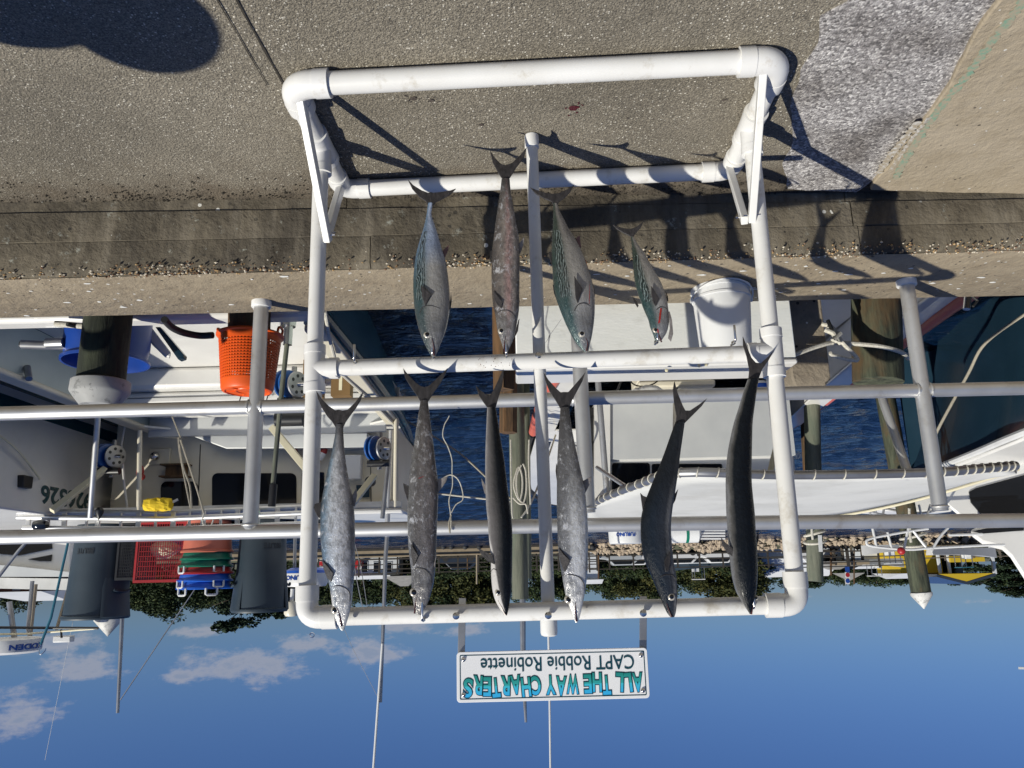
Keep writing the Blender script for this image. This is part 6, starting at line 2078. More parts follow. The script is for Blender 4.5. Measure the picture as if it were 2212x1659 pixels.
# cooler, tackle and seat cushion in the cockpit
cl = thing('cooler', 'cream fish box with a hinged lid in the cockpit under the awning', 'cooler', P(1465, 835, 7.4))
q = P(1462, 832, 7.3)
MB().box(q.x - 0.36, q.x + 0.36, 7.3, 7.85, -0.755, q.z - 0.05).build('box', M['gel_cream'], cl, bevel=0.03)
MB().box(q.x - 0.375, q.x + 0.375, 7.28, 7.86, q.z - 0.047, q.z + 0.02).build('lid', M['gel_cream'], cl, bevel=0.02)
sc = thing('sack', 'crumpled clear plastic bag beside the cream fish box', 'bag', P(1400, 845, 7.0))
mbq = MB().ball(P(1400, 850, 7.0), 0.13, 8, (1.3, 0.8, 0.5))
mbq.v = [v + V((noise.noise(v * 11), noise.noise(v * 11 + V((5, 0, 0))), noise.noise(v * 11 + V((0, 7, 0))))) * 0.035 for v in mbq.v]
mbq.build('bag', M['canvas'], sc)
ln = thing('landing_net', 'small round landing net lying by the awning post', 'net', P(1385, 815, 6.9))
MB().ring(P(1393, 818, 6.9), (0, -0.35, 1), 0.13, 0.007, 24, 6).build('hoop', M['black'], ln)
MB().tube([P(1345, 815, 6.9), P(1332, 848, 6.9)], 0.010, 8).build('handle', M['black'], ln)
drum = thing('jerry_can', 'small white and blue tub on the cockpit sole', 'tub', P(1640, 845, 7.0))
MB().lathe(P(1637, 826, 7.0) , [(0.08, 0), (0.09, 0.02), (0.095, 0.13), (0.05, 0.14), (0.01, 0.14)], 18).build('tub', M['white_p'], drum)
MB().lathe(P(1637, 832, 7.0) , [(0.0945, 0), (0.096, 0.04)], 18, cap=False).build('label_band', M['blue_lt'], drum)
# awning: laced to a grey pipe along its near edge
aw = [P(1270, 1098, 6.55), P(1300, 1078, 6.2), P(1380, 1046, 5.1), P(1470, 1021, 4.5), P(1700, 1026, 4.5), P(2000, 1021, 4.5), P(2120, 1012, 4.55), P(2195, 1006, 4.6)]
pip = crom(aw, 5)
awn = thing('awning', 'white canvas awning laced to a bowed grey pipe over the fishing boat cockpit', 'awning', (-2, 5.5, 1.0))
MB().tube(pip, 0.027, 12).build('front_pipe', M['alu_dull'], awn)
far_px = [(1272, 1116), (1420, 1120), (1560, 1118), (1700, 1117), (1800, 1113), (1900, 1096), (2000, 1072), (2100, 1042), (2198, 1010)]
farp = []
for i, (x, y) in enumerate(far_px):
    farp.append(P(x, y, [7.9, 7.9, 7.8, 7.6, 7.2, 6.6, 6.0, 5.4, 4.65][i]))
fr = crom(aw, 4)
fr = [p + V((0, 0.03, 0.02)) for p in fr]


def resample(pts, n):
    ln_ = [0]
    for a, b_ in zip(pts, pts[1:]):
        ln_.append(ln_[-1] + (b_ - a).length)
    out = []
    for i in range(n):
        s = ln_[-1] * i / (n - 1)
        k = max(j for j in range(len(ln_)) if ln_[j] <= s + 1e-9)
        k = min(k, len(pts) - 2)
        t = (s - ln_[k]) / max(1e-9, ln_[k + 1] - ln_[k])
        out.append(pts[k].lerp(pts[k + 1], t))
    return out


na_, nr_ = 40, 10
A_, B_ = resample(fr, na_), resample(crom(farp, 5), na_)
mbq = MB()
for j in range(nr_ + 1):
    t = j / nr_
    for i in range(na_):
        p = A_[i].lerp(B_[i], t)
        p = p + V((0, 0, 0.035 * math.sin(math.pi * t) + 0.006 * noise.noise(V((p.x * 2.5, p.y * 1.5, 0)))))
        mbq.v.append(p)
mbq.f = [[j * na_ + i, j * na_ + i + 1, (j + 1) * na_ + i + 1, (j + 1) * na_ + i] for j in range(nr_) for i in range(na_ - 1)]
sh = mbq.build('canvas', M['canvas'], awn)
so_ = sh.modifiers.new('thick', 'SOLIDIFY')
so_.thickness = 0.006
MB().tube([p + V((0, 0, 0.01)) for p in B_], 0.012, 8).build('rear_edge', M['cream_bar'], awn)
for i in range(1, 34):
    k = int(i * (len(pip) - 2) / 34) + 1
    tgt = (pip[k + 1] - pip[k - 1]).normalized()
    MB().ring(pip[k], tgt + V((0, 0, 0.25)), 0.029, 0.0045, 12, 5).build('lacing', M['rope'], awn)
MB().tube([P(1285, 740, 6.3), P(1312, 1078, 6.3)], 0.026, 12).build('awning_post', M['alu'], awn)
MB().tube([P(1290, 1010, 6.2), P(1350, 1050, 5.5)], 0.016, 10).build('brace', M['alu'], awn)
MB().tube([P(1885, 760, 4.72), P(1908, 868, 4.72), P(1966, 1034, 4.6)], 0.026, 12).build('awning_post', M['alu'], awn)
MB().tube([P(1660, 1036, 5.2), P(1672, 985, 5.2), P(1676, 970, 5.2)], 0.020, 10).build('rod_butt', M['cream_bar'], awn)
MB().tube([P(1460, 820, 7.5), P(1458, 1020, 6.2)], 0.024, 10).build('awning_post', M['alu_dull'], awn)
# radar on its roof
rd3 = thing('radar_dome', 'white radar dome with blue FURUNO lettering on the awning boat roof', 'radar', P(1352, 1150, 11))
rc3, rr3 = P(1352, 1146, 11), 38 * pxm(11)
MB().lathe(rc3, [(rr3 * 0.9, -0.05), (rr3, 0.0), (rr3, 0.0), (rr3 * 0.985, 0.15), (rr3 * 0.94, 0.18), (0.01, 0.19)], 34).build('dome', M['white_p'], rd3)
dome_text('FURUNO', rc3, rr3, rd3, 0.035, 0.055, R(9), 0.27)
MB().lathe(rc3, [(rr3 * 0.5, -0.25), (rr3 * 0.5, -0.051)], 16).build('pedestal', M['white_p'], rd3)
lf_ = thing('life_raft', 'white raft canister with a teal strap on the awning boat roof', 'raft', P(1470, 1150, 11.5))
qa, qb = P(1436, 1152, 11.6), P(1512, 1150, 11.6)
MB().tube([qa, qa.lerp(qb, 0.08), qa.lerp(qb, 0.92), qb], [0.08, 0.15, 0.15, 0.07], 16).build('canister', M['white_p'], lf_)
MB().tube([qa.lerp(qb, 0.56), qa.lerp(qb, 0.64)], 0.153, 16).build('strap', M['green_b'], lf_)
for xx in (1520, 1546):
    pass
cr_ = thing('deck_crate', 'white slatted crate on the awning boat roof beside the raft canister', 'crate', P(1545, 1150, 11.6))
for k in range(4):
    a, b_ = P(1514, 1146 + k * 6, 11.6), P(1566, 1146 + k * 6, 11.6)
    MB().bar(a, b_, 0.022, 0.03, (0, 1, 0)).build('slat', M['white_p'], cr_)
MB().tube([P(1129, 1290, 12.5), P(1130, 1450, 12.5), P(1136, 1560, 12.5)], [0.05, 0.04, 0.02], 8).build('outrigger_pole', M['alu_dull'], cb2)
MB().tube([P(1184, 1330, 10), P(1187, 1500, 10), P(1190, 1740, 10)], [0.014, 0.013, 0.011], 8).build('antenna', M['white_p'], cb2)

# ================================================================ navy hulled yacht
yt = thing('motor_yacht', 'white motor yacht with a dark navy hull, bow rails and black cabin windows', 'boat', (-8.5, 11, ZW))
gun = [P(2700, 770, 5.0), P(2420, 862, 5.9), P(2212, 938, 6.9), P(2095, 986, 8.1), P(1962, 1037, 9.9)]
wl_ = [(p.x - 0.30, p.y - 0.1, ZW - 0.3) for p in gun[:3]] + [(gun[3].x - 0.30, gun[3].y - 0.3, ZW - 0.3), (gun[4].x - 0.22, gun[4].y - 0.95, ZW - 0.3)]
md_ = [(p.x - 0.10, p.y, p.z - 0.5) for p in gun[:4]] + [(gun[4].x - 0.06, gun[4].y - 0.45, gun[4].z - 0.5)]
oth = [(gun[4].x - 0.05, gun[4].y, gun[4].z), (gun[3].x - 1.8, gun[3].y, gun[3].z), (gun[2].x - 2.8, gun[2].y, gun[2].z), (gun[1].x - 3.2, gun[1].y, gun[1].z), (gun[0].x - 3.2, gun[0].y, gun[0].z)]
n = 5
mbq = MB().add([tuple(p) for p in gun] + md_ + wl_, [(r * n + i, r * n + i + 1, (r + 1) * n + i + 1, (r + 1) * n + i) for r in range(2) for i in range(n - 1)])
mbq.add(oth + [(x - 0, y, ZW - 0.3) for (x, y, z) in oth], [(i, i + 1, n + i + 1, n + i) for i in range(n - 1)])
mbq.build('hull', M['navy'], yt, sharp=60)
MB().prism([p + V((0, 0, 0.004)) for p in gun] + [V(q) + V((0, 0, 0.004)) for q in oth[1:]], (0, 0, 0.05)).build('deck', M['gel'], yt, bevel=0.02)
MB().tube(crom([p + V((0.02, 0, -0.01)) for p in gun], 5), 0.035, 8).build('rub_rail', M['white_p'], yt)
MB().prism([P(x, y, 8.4) for x, y in ((2034, 1028), (2120, 1002), (2330, 925), (2330, 1150), (2130, 1138), (2076, 1120), (2040, 1090))], (-1.6, 1.6, 0)).build('deckhouse', M['gel'], yt, bevel=0.04)
MB().prism([P(x, y, 8.385) for x, y in ((2094, 1062), (2110, 1054), (2212, 1026), (2330, 1000), (2330, 1118), (2126, 1118), (2098, 1085))], (0, 0.03, 0)).build('window', M['glass'], yt)
for (x0, y0, x1, y1) in ((2040, 1062, 2112, 1040), (2120, 1014, 2330, 960), (2060, 1030, 2200, 986)):
    MB().bar(P(x0, y0, 8.37), P(x1, y1, 8.37), 0.016, 0.016, (0, 1, 0)).build('moulding', M['gel_grey'], yt)
MB().prism([P(x, y, 8.2) for x, y in ((2084, 1141), (2130, 1137), (2330, 1130), (2330, 1400), (2258, 1310), (2212, 1258), (2178, 1205), (2160, 1188), (2120, 1178), (2096, 1160))], (-1.7, 1.5, 0)).build('flybridge', M['gel'], yt, bevel=0.06)
MB().prism([P(x, y, 8.185) for x, y in ((2102, 1147), (2132, 1141), (2212, 1139), (2212, 1146), (2120, 1153))], (0, 0.02, 0)).build('window', M['glass'], yt)
MB().prism([P(x, y, 10.5) for x, y in ((2203, 1441), (2240, 1442), (2240, 1446), (2203, 1446))], (0, 0.03, 0)).build('antenna_tip', M['white_p'], yt)
rails = [([(1868, 1085), (1920, 1100), (1990, 1108), (2035, 1098)], 11.5), ([(1862, 1078), (1880, 1105), (1960, 1118), (2040, 1116)], 11.4),
         ([(2005, 1142), (1950, 1150), (1882, 1163), (1872, 1172), (1885, 1180), (1960, 1187), (2010, 1184), (2130, 1178), (2170, 1177)], 10.6),
         ([(1972, 1146), (2000, 1182)], 10.6), ([(2048, 1140), (2030, 1160), (2012, 1190)], 10.6), ([(2050, 1156), (2122, 1154)], 10.4), ([(1885, 1142), (1893, 1180)], 10.6), ([(1917, 1150), (1926, 1184)], 10.6), ([(1962, 1142), (1952, 1188)], 10.6),
         ([(2128, 968), (2110, 1010)], 11.2), ([(2122, 1012), (2116, 1046), (2095, 1086), (2070, 1112)], 11.2), ([(1875, 1082), (1880, 1112)], 11.4), ([(1888, 1084), (1894, 1118)], 11.4), ([(1912, 1086), (1906, 1118)], 11.4), ([(2145, 1020), (2142, 1112)], 11.3), ([(2350, 950), (2212, 1022), (2070, 1112)], 11.1), ([(1985, 1090), (1990, 1112)], 11.4), ([(2010, 1090), (2003, 1114)], 11.4)]
for px, d in rails:
    MB().tube(crom([P(x, y, d * 0.76) for x, y in px], 4), 0.013, 8).build('bow_rail', M['alu'] if d > 11.2 else M['white_p'], yt)
MB().ball(P(1947, 1190, 8.0), 0.04, 6).build('red_light', M['red_b'], yt)
# pulpit deck seen beside it
MB().prism([P(x, y, 10.0) for x, y in ((1868, 1078), (1970, 1066), (2050, 1052), (2060, 1105), (2000, 1108), (1900, 1102))], (0, 0.6, 0)).build('bow_pulpit', M['gel'], yt, bevel=0.03)


# ---------------------------------------------------------------- loose ropes
def rope(name, label, px, r_, mt='rope', k=6, closed=False):
    pts = crom([P(x, y, d) for x, y, d in px], k)
    o = thing(name, label, 'rope', pts[0])
    MB().tube(pts, r_, 8).build('line', M[mt], o)
    return o


rope('mooring_line', 'thick white twisted rope sagging from the rusty piling towards the railing post', [(1690, 778, 4.1), (1740, 757, 4.15), (1780, 744, 4.18), (1800, 741, 4.2), (1850, 743, 4.19), (1900, 748, 4.19), (1945, 760, 4.22), (1962, 775, 4.4)], 0.013)
kn = thing('rope_knot', 'white rope knotted to the concrete post with a frayed black tipped end', 'rope', P(1805, 735, 4.15))
MB().tube(crom([P(1775, 700, 4.2), P(1798, 708, 4.18), P(1818, 738, 4.16), P(1850, 772, 4.2), P(1845, 778, 4.2), P(1800, 768, 4.15), P(1795, 762, 4.15)], 5), 0.012, 8).build('line', M['rope'], kn)
MB().tube([P(1782, 712, 4.15), P(1800, 720, 4.14), P(1812, 742, 4.13), P(1800, 735, 4.12), P(1815, 720, 4.14)], 0.014, 8).build('knot', M['rope'], kn)
MB().tube([P(1788, 692, 4.15), P(1797, 712, 4.14)], 0.011, 8).build('tape_end', M['black'], kn)
rope('mooring_line', 'pale line swinging up across the navy hull', [(2230, 668, 6.5), (2130, 740, 7.0), (2090, 810, 7.3), (2030, 920, 7.6), (2020, 945, 7.7)], 0.014, 'rope_old')
sr_ = thing('cord', 'curly white cord dangling from the top rail over the water', 'cord', P(972, 1150, 3.52))
wig = [(972, 1150), (973, 1130), (974, 1105), (970, 1080), (976, 1050), (978, 1020), (976, 992), (966, 965), (958, 942), (960, 918), (966, 905), (972, 898)]
MB().tube(crom([P(x + 1.6 * math.sin(i * 2.1), y, 3.50) for i, (x, y) in enumerate(wig)], 6), 0.0024, 6).build('cord_line', M['rope'], sr_)
MB().tube(crom([P(x, y, 3.50) for x, y in ((975, 1108), (985, 1090), (1000, 1078), (996, 1050), (986, 1032), (972, 1026), (955, 1034), (948, 1042))], 6), 0.0024, 6).build('cord_line', M['rope'], sr_)
MB().tube(crom([P(x, y, 3.50) for x, y in ((972, 1152), (970, 1130), (975, 1112))], 4), 0.0038, 6).build('cord_tail', M['rope_old'], sr_)
rope('mooring_line', 'tan line slanting over the open water past the mottled mackerel', [(870, 905, 8.6), (940, 945, 8.8), (1000, 985, 8.9), (1060, 1040, 9.0), (1112, 1085, 9.0)], 0.011, 'rope_old')
rope('mooring_line', 'thin white line crossing the water to the tall capless piling', [(850, 1061, 9.0), (940, 1066, 9.0), (1030, 1076, 9.0), (1110, 1084, 9.0)], 0.010)
rope('mooring_line', 'loose line dropping from the charter boat bow towards the far pilings', [(838, 1083, 12), (870, 1076, 11.5), (905, 1066, 11)], 0.012, 'rope_old')
rope('mooring_line', 'pale line running from the bow of the awning boat down to the tall piling', [(1200, 940, 10.2), (1180, 1000, 9.5), (1150, 1080, 9.0), (1126, 1118, 8.9)], 0.012)
co_ = thing('rope_coil', 'white rope coil hung on the tall capless piling', 'rope', P(1122, 1060, 8.7))
for px in ([(1118, 1012), (1110, 1040), (1112, 1060), (1122, 1080), (1128, 1060), (1128, 1030), (1122, 1010), (1118, 1012)], [(1126, 1005), (1116, 1030), (1118, 1070), (1130, 1086), (1137, 1060), (1136, 1020), (1130, 1002)], [(1108, 1075), (1122, 1088), (1136, 1090), (1140, 1110)], [(1103, 950), (1104, 1010), (1106, 1100), (1108, 1120)], [(1143, 950), (1142, 1000), (1146, 1090)]):
    MB().tube(crom([P(x, y, 8.7) for x, y in px], 5), 0.010, 6).build('loop', M['rope'], co_)
for (x, y, w_, d, lab) in ((1760, 1152, 22, 8.95, 'white rope looped round the grey capless piling with a plastic tag'), (1972, 1158, 26, 8.3, 'pale rope wound twice round the tall green piling')):
    t = thing('rope_wrap', lab, 'rope', P(x, y, d))
    for k in range(2):
        pts = []
        c0 = P(x, y + k * 18, d + 0.2)
        for i in range(21):
            an = 2 * math.pi * i / 20
            pts.append(c0 + V((math.cos(an) * w_ * pxm(d), math.sin(an) * w_ * pxm(d), 0.03 * math.cos(an * 1 + k))))
        MB().tube(pts, 0.014, 8).build('turn', M['rope'], t)
    MB().tube([P(x - 8, y - 60, d - 0.05), P(x - 6, y, d - 0.05), P(x - 4, y + 14, d - 0.05)], 0.014, 8).build('tail', M['rope'], t)
MB().bar(P(1771, 1156, 8.9), P(1773, 1192, 8.9), 0.04, 0.01, (0, 1, 0)).build('tag', M['white_p'], [o for o in bpy.data.objects if o.name.startswith('rope_wrap')][0])
rh = thing('rod_holder', 'stainless rod holder tube on the coral rub rail', 'rod holder', P(2088, 650, 4.6))
MB().tube([P(2092, 630, 4.6), P(2088, 668, 4.6)], 0.022, 14).build('tube', M['steel'], rh)
MB().tube([P(2100, 640, 4.6), P(2112, 650, 4.6), P(2102, 662, 4.6)], 0.008, 6).build('bracket', M['rubber'], rh)

# ================================================================ far shore
def land_mat():
    return mat('far_ground', (0.11, 0.10, 0.07), (0.06, 0.075, 0.035), 0.4, 0.95)


M['land'] = land_mat()
M['tan'] = mat('tan_timber_wall', (0.33, 0.26, 0.17), (0.26, 0.20, 0.13), 2, 0.85)
M['rock'] = mat('tan_rock', (0.40, 0.32, 0.23), (0.22, 0.17, 0.12), 2.2, 0.9, bump=0.6, bscale=7, bdist=0.05)
M['dock_wood'] = mat('dock_timber', (0.16, 0.13, 0.095), (0.09, 0.075, 0.055), 2, 0.9)
M['dock_dark'] = mat('dark_dock_timber', (0.05, 0.042, 0.034), (0.03, 0.026, 0.022), 2, 0.9)
M['wall_white'] = mat('white_building_wall', (0.62, 0.64, 0.66), (0.55, 0.57, 0.60), 0.5, 0.8)
M['roof_grey'] = mat('pale_grey_roof', (0.58, 0.59, 0.60), (0.50, 0.51, 0.53), 0.6, 0.7)
M['thatch'] = mat('grey_shingle', (0.24, 0.235, 0.22), (0.17, 0.165, 0.155), 3, 0.9)
M['yel'] = mat('yellow_wall', (0.62, 0.42, 0.02), (0.52, 0.36, 0.02), 0.6, 0.7)
M['brick'] = mat('red_brick_wall', (0.30, 0.11, 0.07), (0.24, 0.09, 0.06), 1.5, 0.9)
M['car_w'] = mat('white_car_paint', (0.7, 0.7, 0.7), None, rough=0.25, coat=0.5)
M['car_r'] = mat('red_car_paint', (0.35, 0.02, 0.02), None, rough=0.25, coat=0.5)
M['car_b'] = mat('dark_car_paint', (0.03, 0.04, 0.06), None, rough=0.25, coat=0.5)
M['car_s'] = mat('silver_car_paint', (0.42, 0.44, 0.46), None, rough=0.3, coat=0.5)
M['bark'] = mat('tree_bark', (0.085, 0.062, 0.045), (0.05, 0.038, 0.03), 3, 0.95)


def leaf_mat(name, a, b_, c):
    m_, t, b = newmat(name)
    at = t.nodes.new('ShaderNodeAttribute')
    at.attribute_name = 'tone'
    L(t, ramp(t, at.outputs['Fac'], [(0.0, a), (0.55, b_), (1.0, c)]), b.inputs['Base Color'])
    b.inputs['Roughness'].default_value = 0.75
    b.inputs['Specular IOR Level'].default_value = 0.25
    return m_


M['leaf_oak'] = leaf_mat('oak_foliage', (0.012, 0.022, 0.008), (0.030, 0.048, 0.016), (0.075, 0.085, 0.026))
M['leaf_pine'] = leaf_mat('pine_foliage', (0.010, 0.020, 0.010), (0.022, 0.040, 0.018), (0.045, 0.065, 0.028))
M['leaf_warm'] = leaf_mat('warm_foliage', (0.018, 0.026, 0.008), (0.055, 0.060, 0.016), (0.12, 0.105, 0.028))
ZL = -0.35

# land: from the shore to the horizon
mb = MB()
shore_px = [(-400, 1187), (690, 1187), (1000, 1185), (1130, 1183), (1270, 1180), (1420, 1170), (1700, 1163), (1960, 1160), (2100, 1156), (2600, 1142)]
sp = [G(x, y, ZW) for x, y in shore_px]
SH = 77.0
mb.add([(-900, SH + 3, ZL), (900, SH + 3, ZL), (2500, 4500, ZL + 0.2), (-2500, 4500, ZL + 0.2)], [(0, 1, 2, 3)])
mb.add([(-900, SH + 0.2, ZW - 0.6), (900, SH + 0.2, ZW - 0.6), (900, SH + 3.01, ZL), (-900, SH + 3.01, ZL)], [(0, 1, 2, 3)])
mb.build('far_bank', M['land'], struct=True, smooth=False)


def S(x, y, d):
    return P(x, y, d)


def X_(x, d):
    return P(x, 1190, d).x


# timber wall on the part of the shore seen through the middle of the rack, with dark rub rail and round bumpers
wx0, wx1 = X_(1285, SH - 0.3), X_(-300, SH - 0.3)
tw = thing('timber_seawall', 'tan timber seawall with dark bumpers along the far shore', 'seawall', ((wx0 + wx1) / 2, SH, ZW))
MB().box(wx0, wx1, SH - 0.4, SH, ZW - 0.5, ZW + 0.20).build('rub_rail', M['dock_dark'], tw)
MB().box(wx0, wx1, SH - 0.2, SH + 0.2, ZW + 0.201, ZL + 0.05).build('wall', M['tan'], tw)
MB().box(wx0, wx1, SH - 0.35, SH + 1.2, ZL + 0.051, ZL + 0.15).build('cap', M['tan'], tw)
for x in (706, 745, 870, 905, 958, 975, 1005, 1035, 1105, 1280):
    MB().ball(S(x, 1181, SH - 0.5), 0.28, 5).build('bumper', M['rubber'], tw)
# rock bank on the other part
rq = random.Random(31)
mb = MB()
x1r, x0r = X_(1275, SH), X_(2260, SH)
for i in range(900):
    x = rq.uniform(x0r, x1r)
    t = rq.random()
    chunk(mb, (x, SH - 0.6 + t * 3.0, ZW - 0.15 + t * 1.05 + rq.uniform(-0.1, 0.1)), rq.uniform(0.16, 0.5), rq)
mb.build('rocks', M['rock'], smooth=False, kind='stuff')


# docks: posts and rails along the shore
def dock(name, label, x0, x1, d, z0, z1, step, rails, roofed=None, mt='dock_wood'):
    xa_, xb_ = sorted((X_(x0, d), X_(x1, d)))
    t = thing(name, label, 'boardwalk', ((xa_ + xb_) / 2, d, z0))
    n = max(2, int((xb_ - xa_) / step))
    for i in range(n + 1):
        x = xa_ + (xb_ - xa_) * i / n + rq.uniform(-0.15, 0.15)
        MB().bar((x, d, z0 - 1.2), (x, d, z1 + rq.uniform(-0.1, 0.3)), 0.15, 0.15).build('post', M[mt], t, smooth=False)
    for z in rails:
        MB().box(xa_, xb_, d - 0.05, d + 0.05, z - 0.05, z + 0.05).build('rail', M[mt], t, smooth=False)
    MB().box(xa_, xb_, d - 0.2, d + 1.6, z0 - 0.12, z0).build('deck', M[mt], t, smooth=False)
    return t


dock('boardwalk', 'dark timber boardwalk behind the seawall, beyond the mottled mackerel', 690, 1290, SH + 2.0, ZL + 0.35, ZL + 1.75, 1.9, (ZL + 0.85, ZL + 1.3, ZL + 1.7), mt='dock_dark')
dock('boardwalk', 'timber boardwalk above the rock bank', 1270, 1800, SH + 5.0, ZL + 0.5, ZL + 1.9, 2.2, (ZL + 1.0, ZL + 1.8), mt='dock_dark')
dock('boardwalk', 'grey pier with tall posts near the yellow pavilion', 1700, 1960, SH + 1.5, ZL + 0.7, ZL + 2.2, 2.4, (ZL + 1.2, ZL + 1.7, ZL + 2.1), mt='dock_dark')
dock('boardwalk', 'timber pier far along the shore behind the bow rails', 1985, 2330, SH + 1.5, ZL + 0.4, ZL + 1.6, 2.6, (ZL + 0.9, ZL + 1.5))
# free standing poles
for (x, y0, y1, d, w, lab) in ((1030, 1186, 1262, SH + 1, 0.22, 'bare pole standing by the seawall beside the slender dark mackerel'), (1010, 1190, 1230, SH + 3, 0.2, 'shorter bare pole next to the taller one by the seawall'), (1293, 1186, 1250, SH + 3, 0.25, 'dark pole beside the pale bellied mackerel'), (1795, 1180, 1243, SH + 2, 0.28, 'dark palm like pole in front of the grey roofed pavilion'), (1845, 1184, 1262, SH + 2, 0.2, 'thin tall pole near the fish signboard')):
    t = thing('pole', lab, 'pole', P(x, y0, d))
    MB().tube([P(x, y0 - 8, d), P(x, y1, d)], w / 2 * 0.8, 8).build('shaft', M['wood_brown' if d > SH + 1.5 else 'wood_pale'], t)


def house(name, label, cat, x0, x1, yb, ye, yr, d, dep, wall, roof, windows=(), hip=0.0, over=0.4, door=None):
    """walls from yb up to the eaves ye, roof up to yr"""
    xa_, xb_ = X_(x1, d), X_(x0, d)
    zb, ze, zr_ = min(ZL, P(x0, yb, d).z), P((x0 + x1) / 2, ye, d).z, P((x0 + x1) / 2, yr, d).z
    zb = ZL - 0.1
    t = thing(name, label, cat, ((xa_ + xb_) / 2, d + dep / 2, zb))
    if wall:
        MB().box(xa_, xb_, d, d + dep, zb, ze).build('wall', M[wall], t, smooth=False)
    o = over
    hx = hip * (xb_ - xa_) / 2
    v = [(xa_ - o, d - o, ze), (xb_ + o, d - o, ze), (xb_ + o, d + dep + o, ze), (xa_ - o, d + dep + o, ze), (xa_ - o + hx, d + dep / 2, zr_), (xb_ + o - hx, d + dep / 2, zr_)]
    v2 = [(x, y, z + 0.001) for x, y, z in v]
    MB().add(v2, [(0, 1, 5, 4), (2, 3, 4, 5), (1, 2, 5), (3, 0, 4), (3, 2, 1, 0)]).build('roof', M[roof], t, smooth=False)
    for (a, b_, c_, e_) in windows:
        pa, pb = P(a, c_, d), P(b_, e_, d)
        f = MB().box(min(pa.x, pb.x), max(pa.x, pb.x), d - 0.06, d - 0.002, min(pa.z, pb.z), max(pa.z, pb.z)).build('window', M['wall_white'], t, smooth=False)
        g = 0.08
        MB().box(min(pa.x, pb.x) + g, max(pa.x, pb.x) - g, d - 0.08, d - 0.061, min(pa.z, pb.z) + g, max(pa.z, pb.z) - g).build('pane', M['glass'], f, smooth=False)
    return t


house('white_building', 'long white building with a row of dark windows on the far shore', 'building', 690, 862, 1200, 1244, 1252, SH + 9, 2.5, 'wall_white', 'roof_grey', [(702 + k * 26, 717 + k * 26, 1214, 1237) for k in range(6)])
house('white_building', 'long low building with a plain pale roof behind the pier', 'building', 1620, 1812, 1195, 1206, 1247, SH + 16, 10, 'wall_white', 'roof_grey')
house('white_building', 'small pale blue sided house between trees beside the plump mackerel', 'building', 1262, 1292, 1195, 1252, 1262, SH + 8, 3, 'wall_white', 'roof_grey')
house('white_building', 'white gabled roof house behind the striped speedboat stand', 'building', 1862, 1966, 1195, 1212, 1228, SH + 17, 9, 'wall_white', 'roof_grey')
pv = house('pavilion', 'open pavilion with a two tier grey hip roof on the pier', 'pavilion', 1790, 1872, 1190, 1212, 1230, SH + 5, 5, None, 'thatch', hip=0.55)
house_c = MB()
pxs = [X_(x, SH + 5) for x in (1800, 1820, 1840, 1862)]
zt_ = P(1830, 1212, SH + 5).z
for x in pxs:
    MB().bar((x, SH + 5.1, ZL - 1), (x, SH + 5.1, zt_), 0.22, 0.22).build('post', M['dock_wood'], pv, smooth=False)
a, b_ = X_(1858, SH + 6.5), X_(1812, SH + 6.5)
z1_, z2_ = P(1835, 1238, SH + 6).z, P(1835, 1256, SH + 6).z
MB().add([(a, SH + 6, z1_), (b_, SH + 6, z1_), (b_, SH + 9, z1_), (a, SH + 9, z1_), ((a + b_) / 2, SH + 7.5, z2_)], [(0, 1, 4), (1, 2, 4), (2, 3, 4), (3, 0, 4), (3, 2, 1, 0)]).build('upper_roof', M['thatch'], pv, smooth=False)
MB().box(X_(1875, SH + 5), X_(1795, SH + 5), SH + 5.0, SH + 5.2, ZL + 1.5, ZL + 2.0).build('counter', M['tan'], pv, smooth=False)
um = house('pavilion', 'grey thatched umbrella roof on the shore beside the mottled mackerel', 'pavilion', 838, 898, 1200, 1244, 1267, SH + 5, 4.2, None, 'thatch', hip=0.98)
MB().bar((X_(868, SH + 7), SH + 7, ZL), (X_(868, SH + 7), SH + 7, P(868, 1246, SH + 7).z), 0.25, 0.25).build('post', M['dock_wood'], um, smooth=False)
# yellow pavilion
yv = thing('yellow_pavilion', 'yellow pavilion with a yellow gabled roof and open front', 'pavilion', (X_(2075, SH + 9), SH + 9, ZL))
d = SH + 9
def ybox(x0, x1, y0, y1, mt, nm, dd=0.0, th=0.3):
    a, b_ = P(x0, y0, d), P(x1, y1, d)
    MB().box(min(a.x, b_.x), max(a.x, b_.x), d + dd, d + dd + th, min(a.z, b_.z), max(a.z, b_.z)).build(nm, M[mt], yv, smooth=False)
ybox(2052, 2128, 1202, 1213, 'yel', 'counter')
ybox(2028, 2150, 1170, 1244, 'car_b', 'back_wall', 6.0, 0.3)
for x in (2028, 2049, 2146):
    ybox(x, x + 6, 1170, 1240, 'wall_white', 'post', 0.31, 0.3)
a, b_, c_ = P(2022, 1240, d), P(2140, 1238, d), P(2082, 1256, d)
MB().prism([a + V((0, -0.5, 0)), b_ + V((0, -0.5, 0)), c_ + V((0, -0.5, 0))], (0, 7.5, 0)).build('gable_roof', M['yel'], yv, smooth=False)
MB().prism([a + V((0.2, -0.52, 0.02)), c_ + V((0, -0.52, 0.02)), c_ + V((0, -0.52, 0.3)), a + V((0.2, -0.52, 0.3))], (0, 7.6, 0)).build('roof_sheet', M['car_b'], yv, smooth=False)
MB().prism([c_ + V((0, -0.52, 0.02)), b_ + V((-0.2, -0.52, 0.02)), b_ + V((-0.2, -0.52, 0.3)), c_ + V((0, -0.52, 0.3))], (0, 7.6, 0)).build('roof_sheet', M['car_b'], yv, smooth=False)
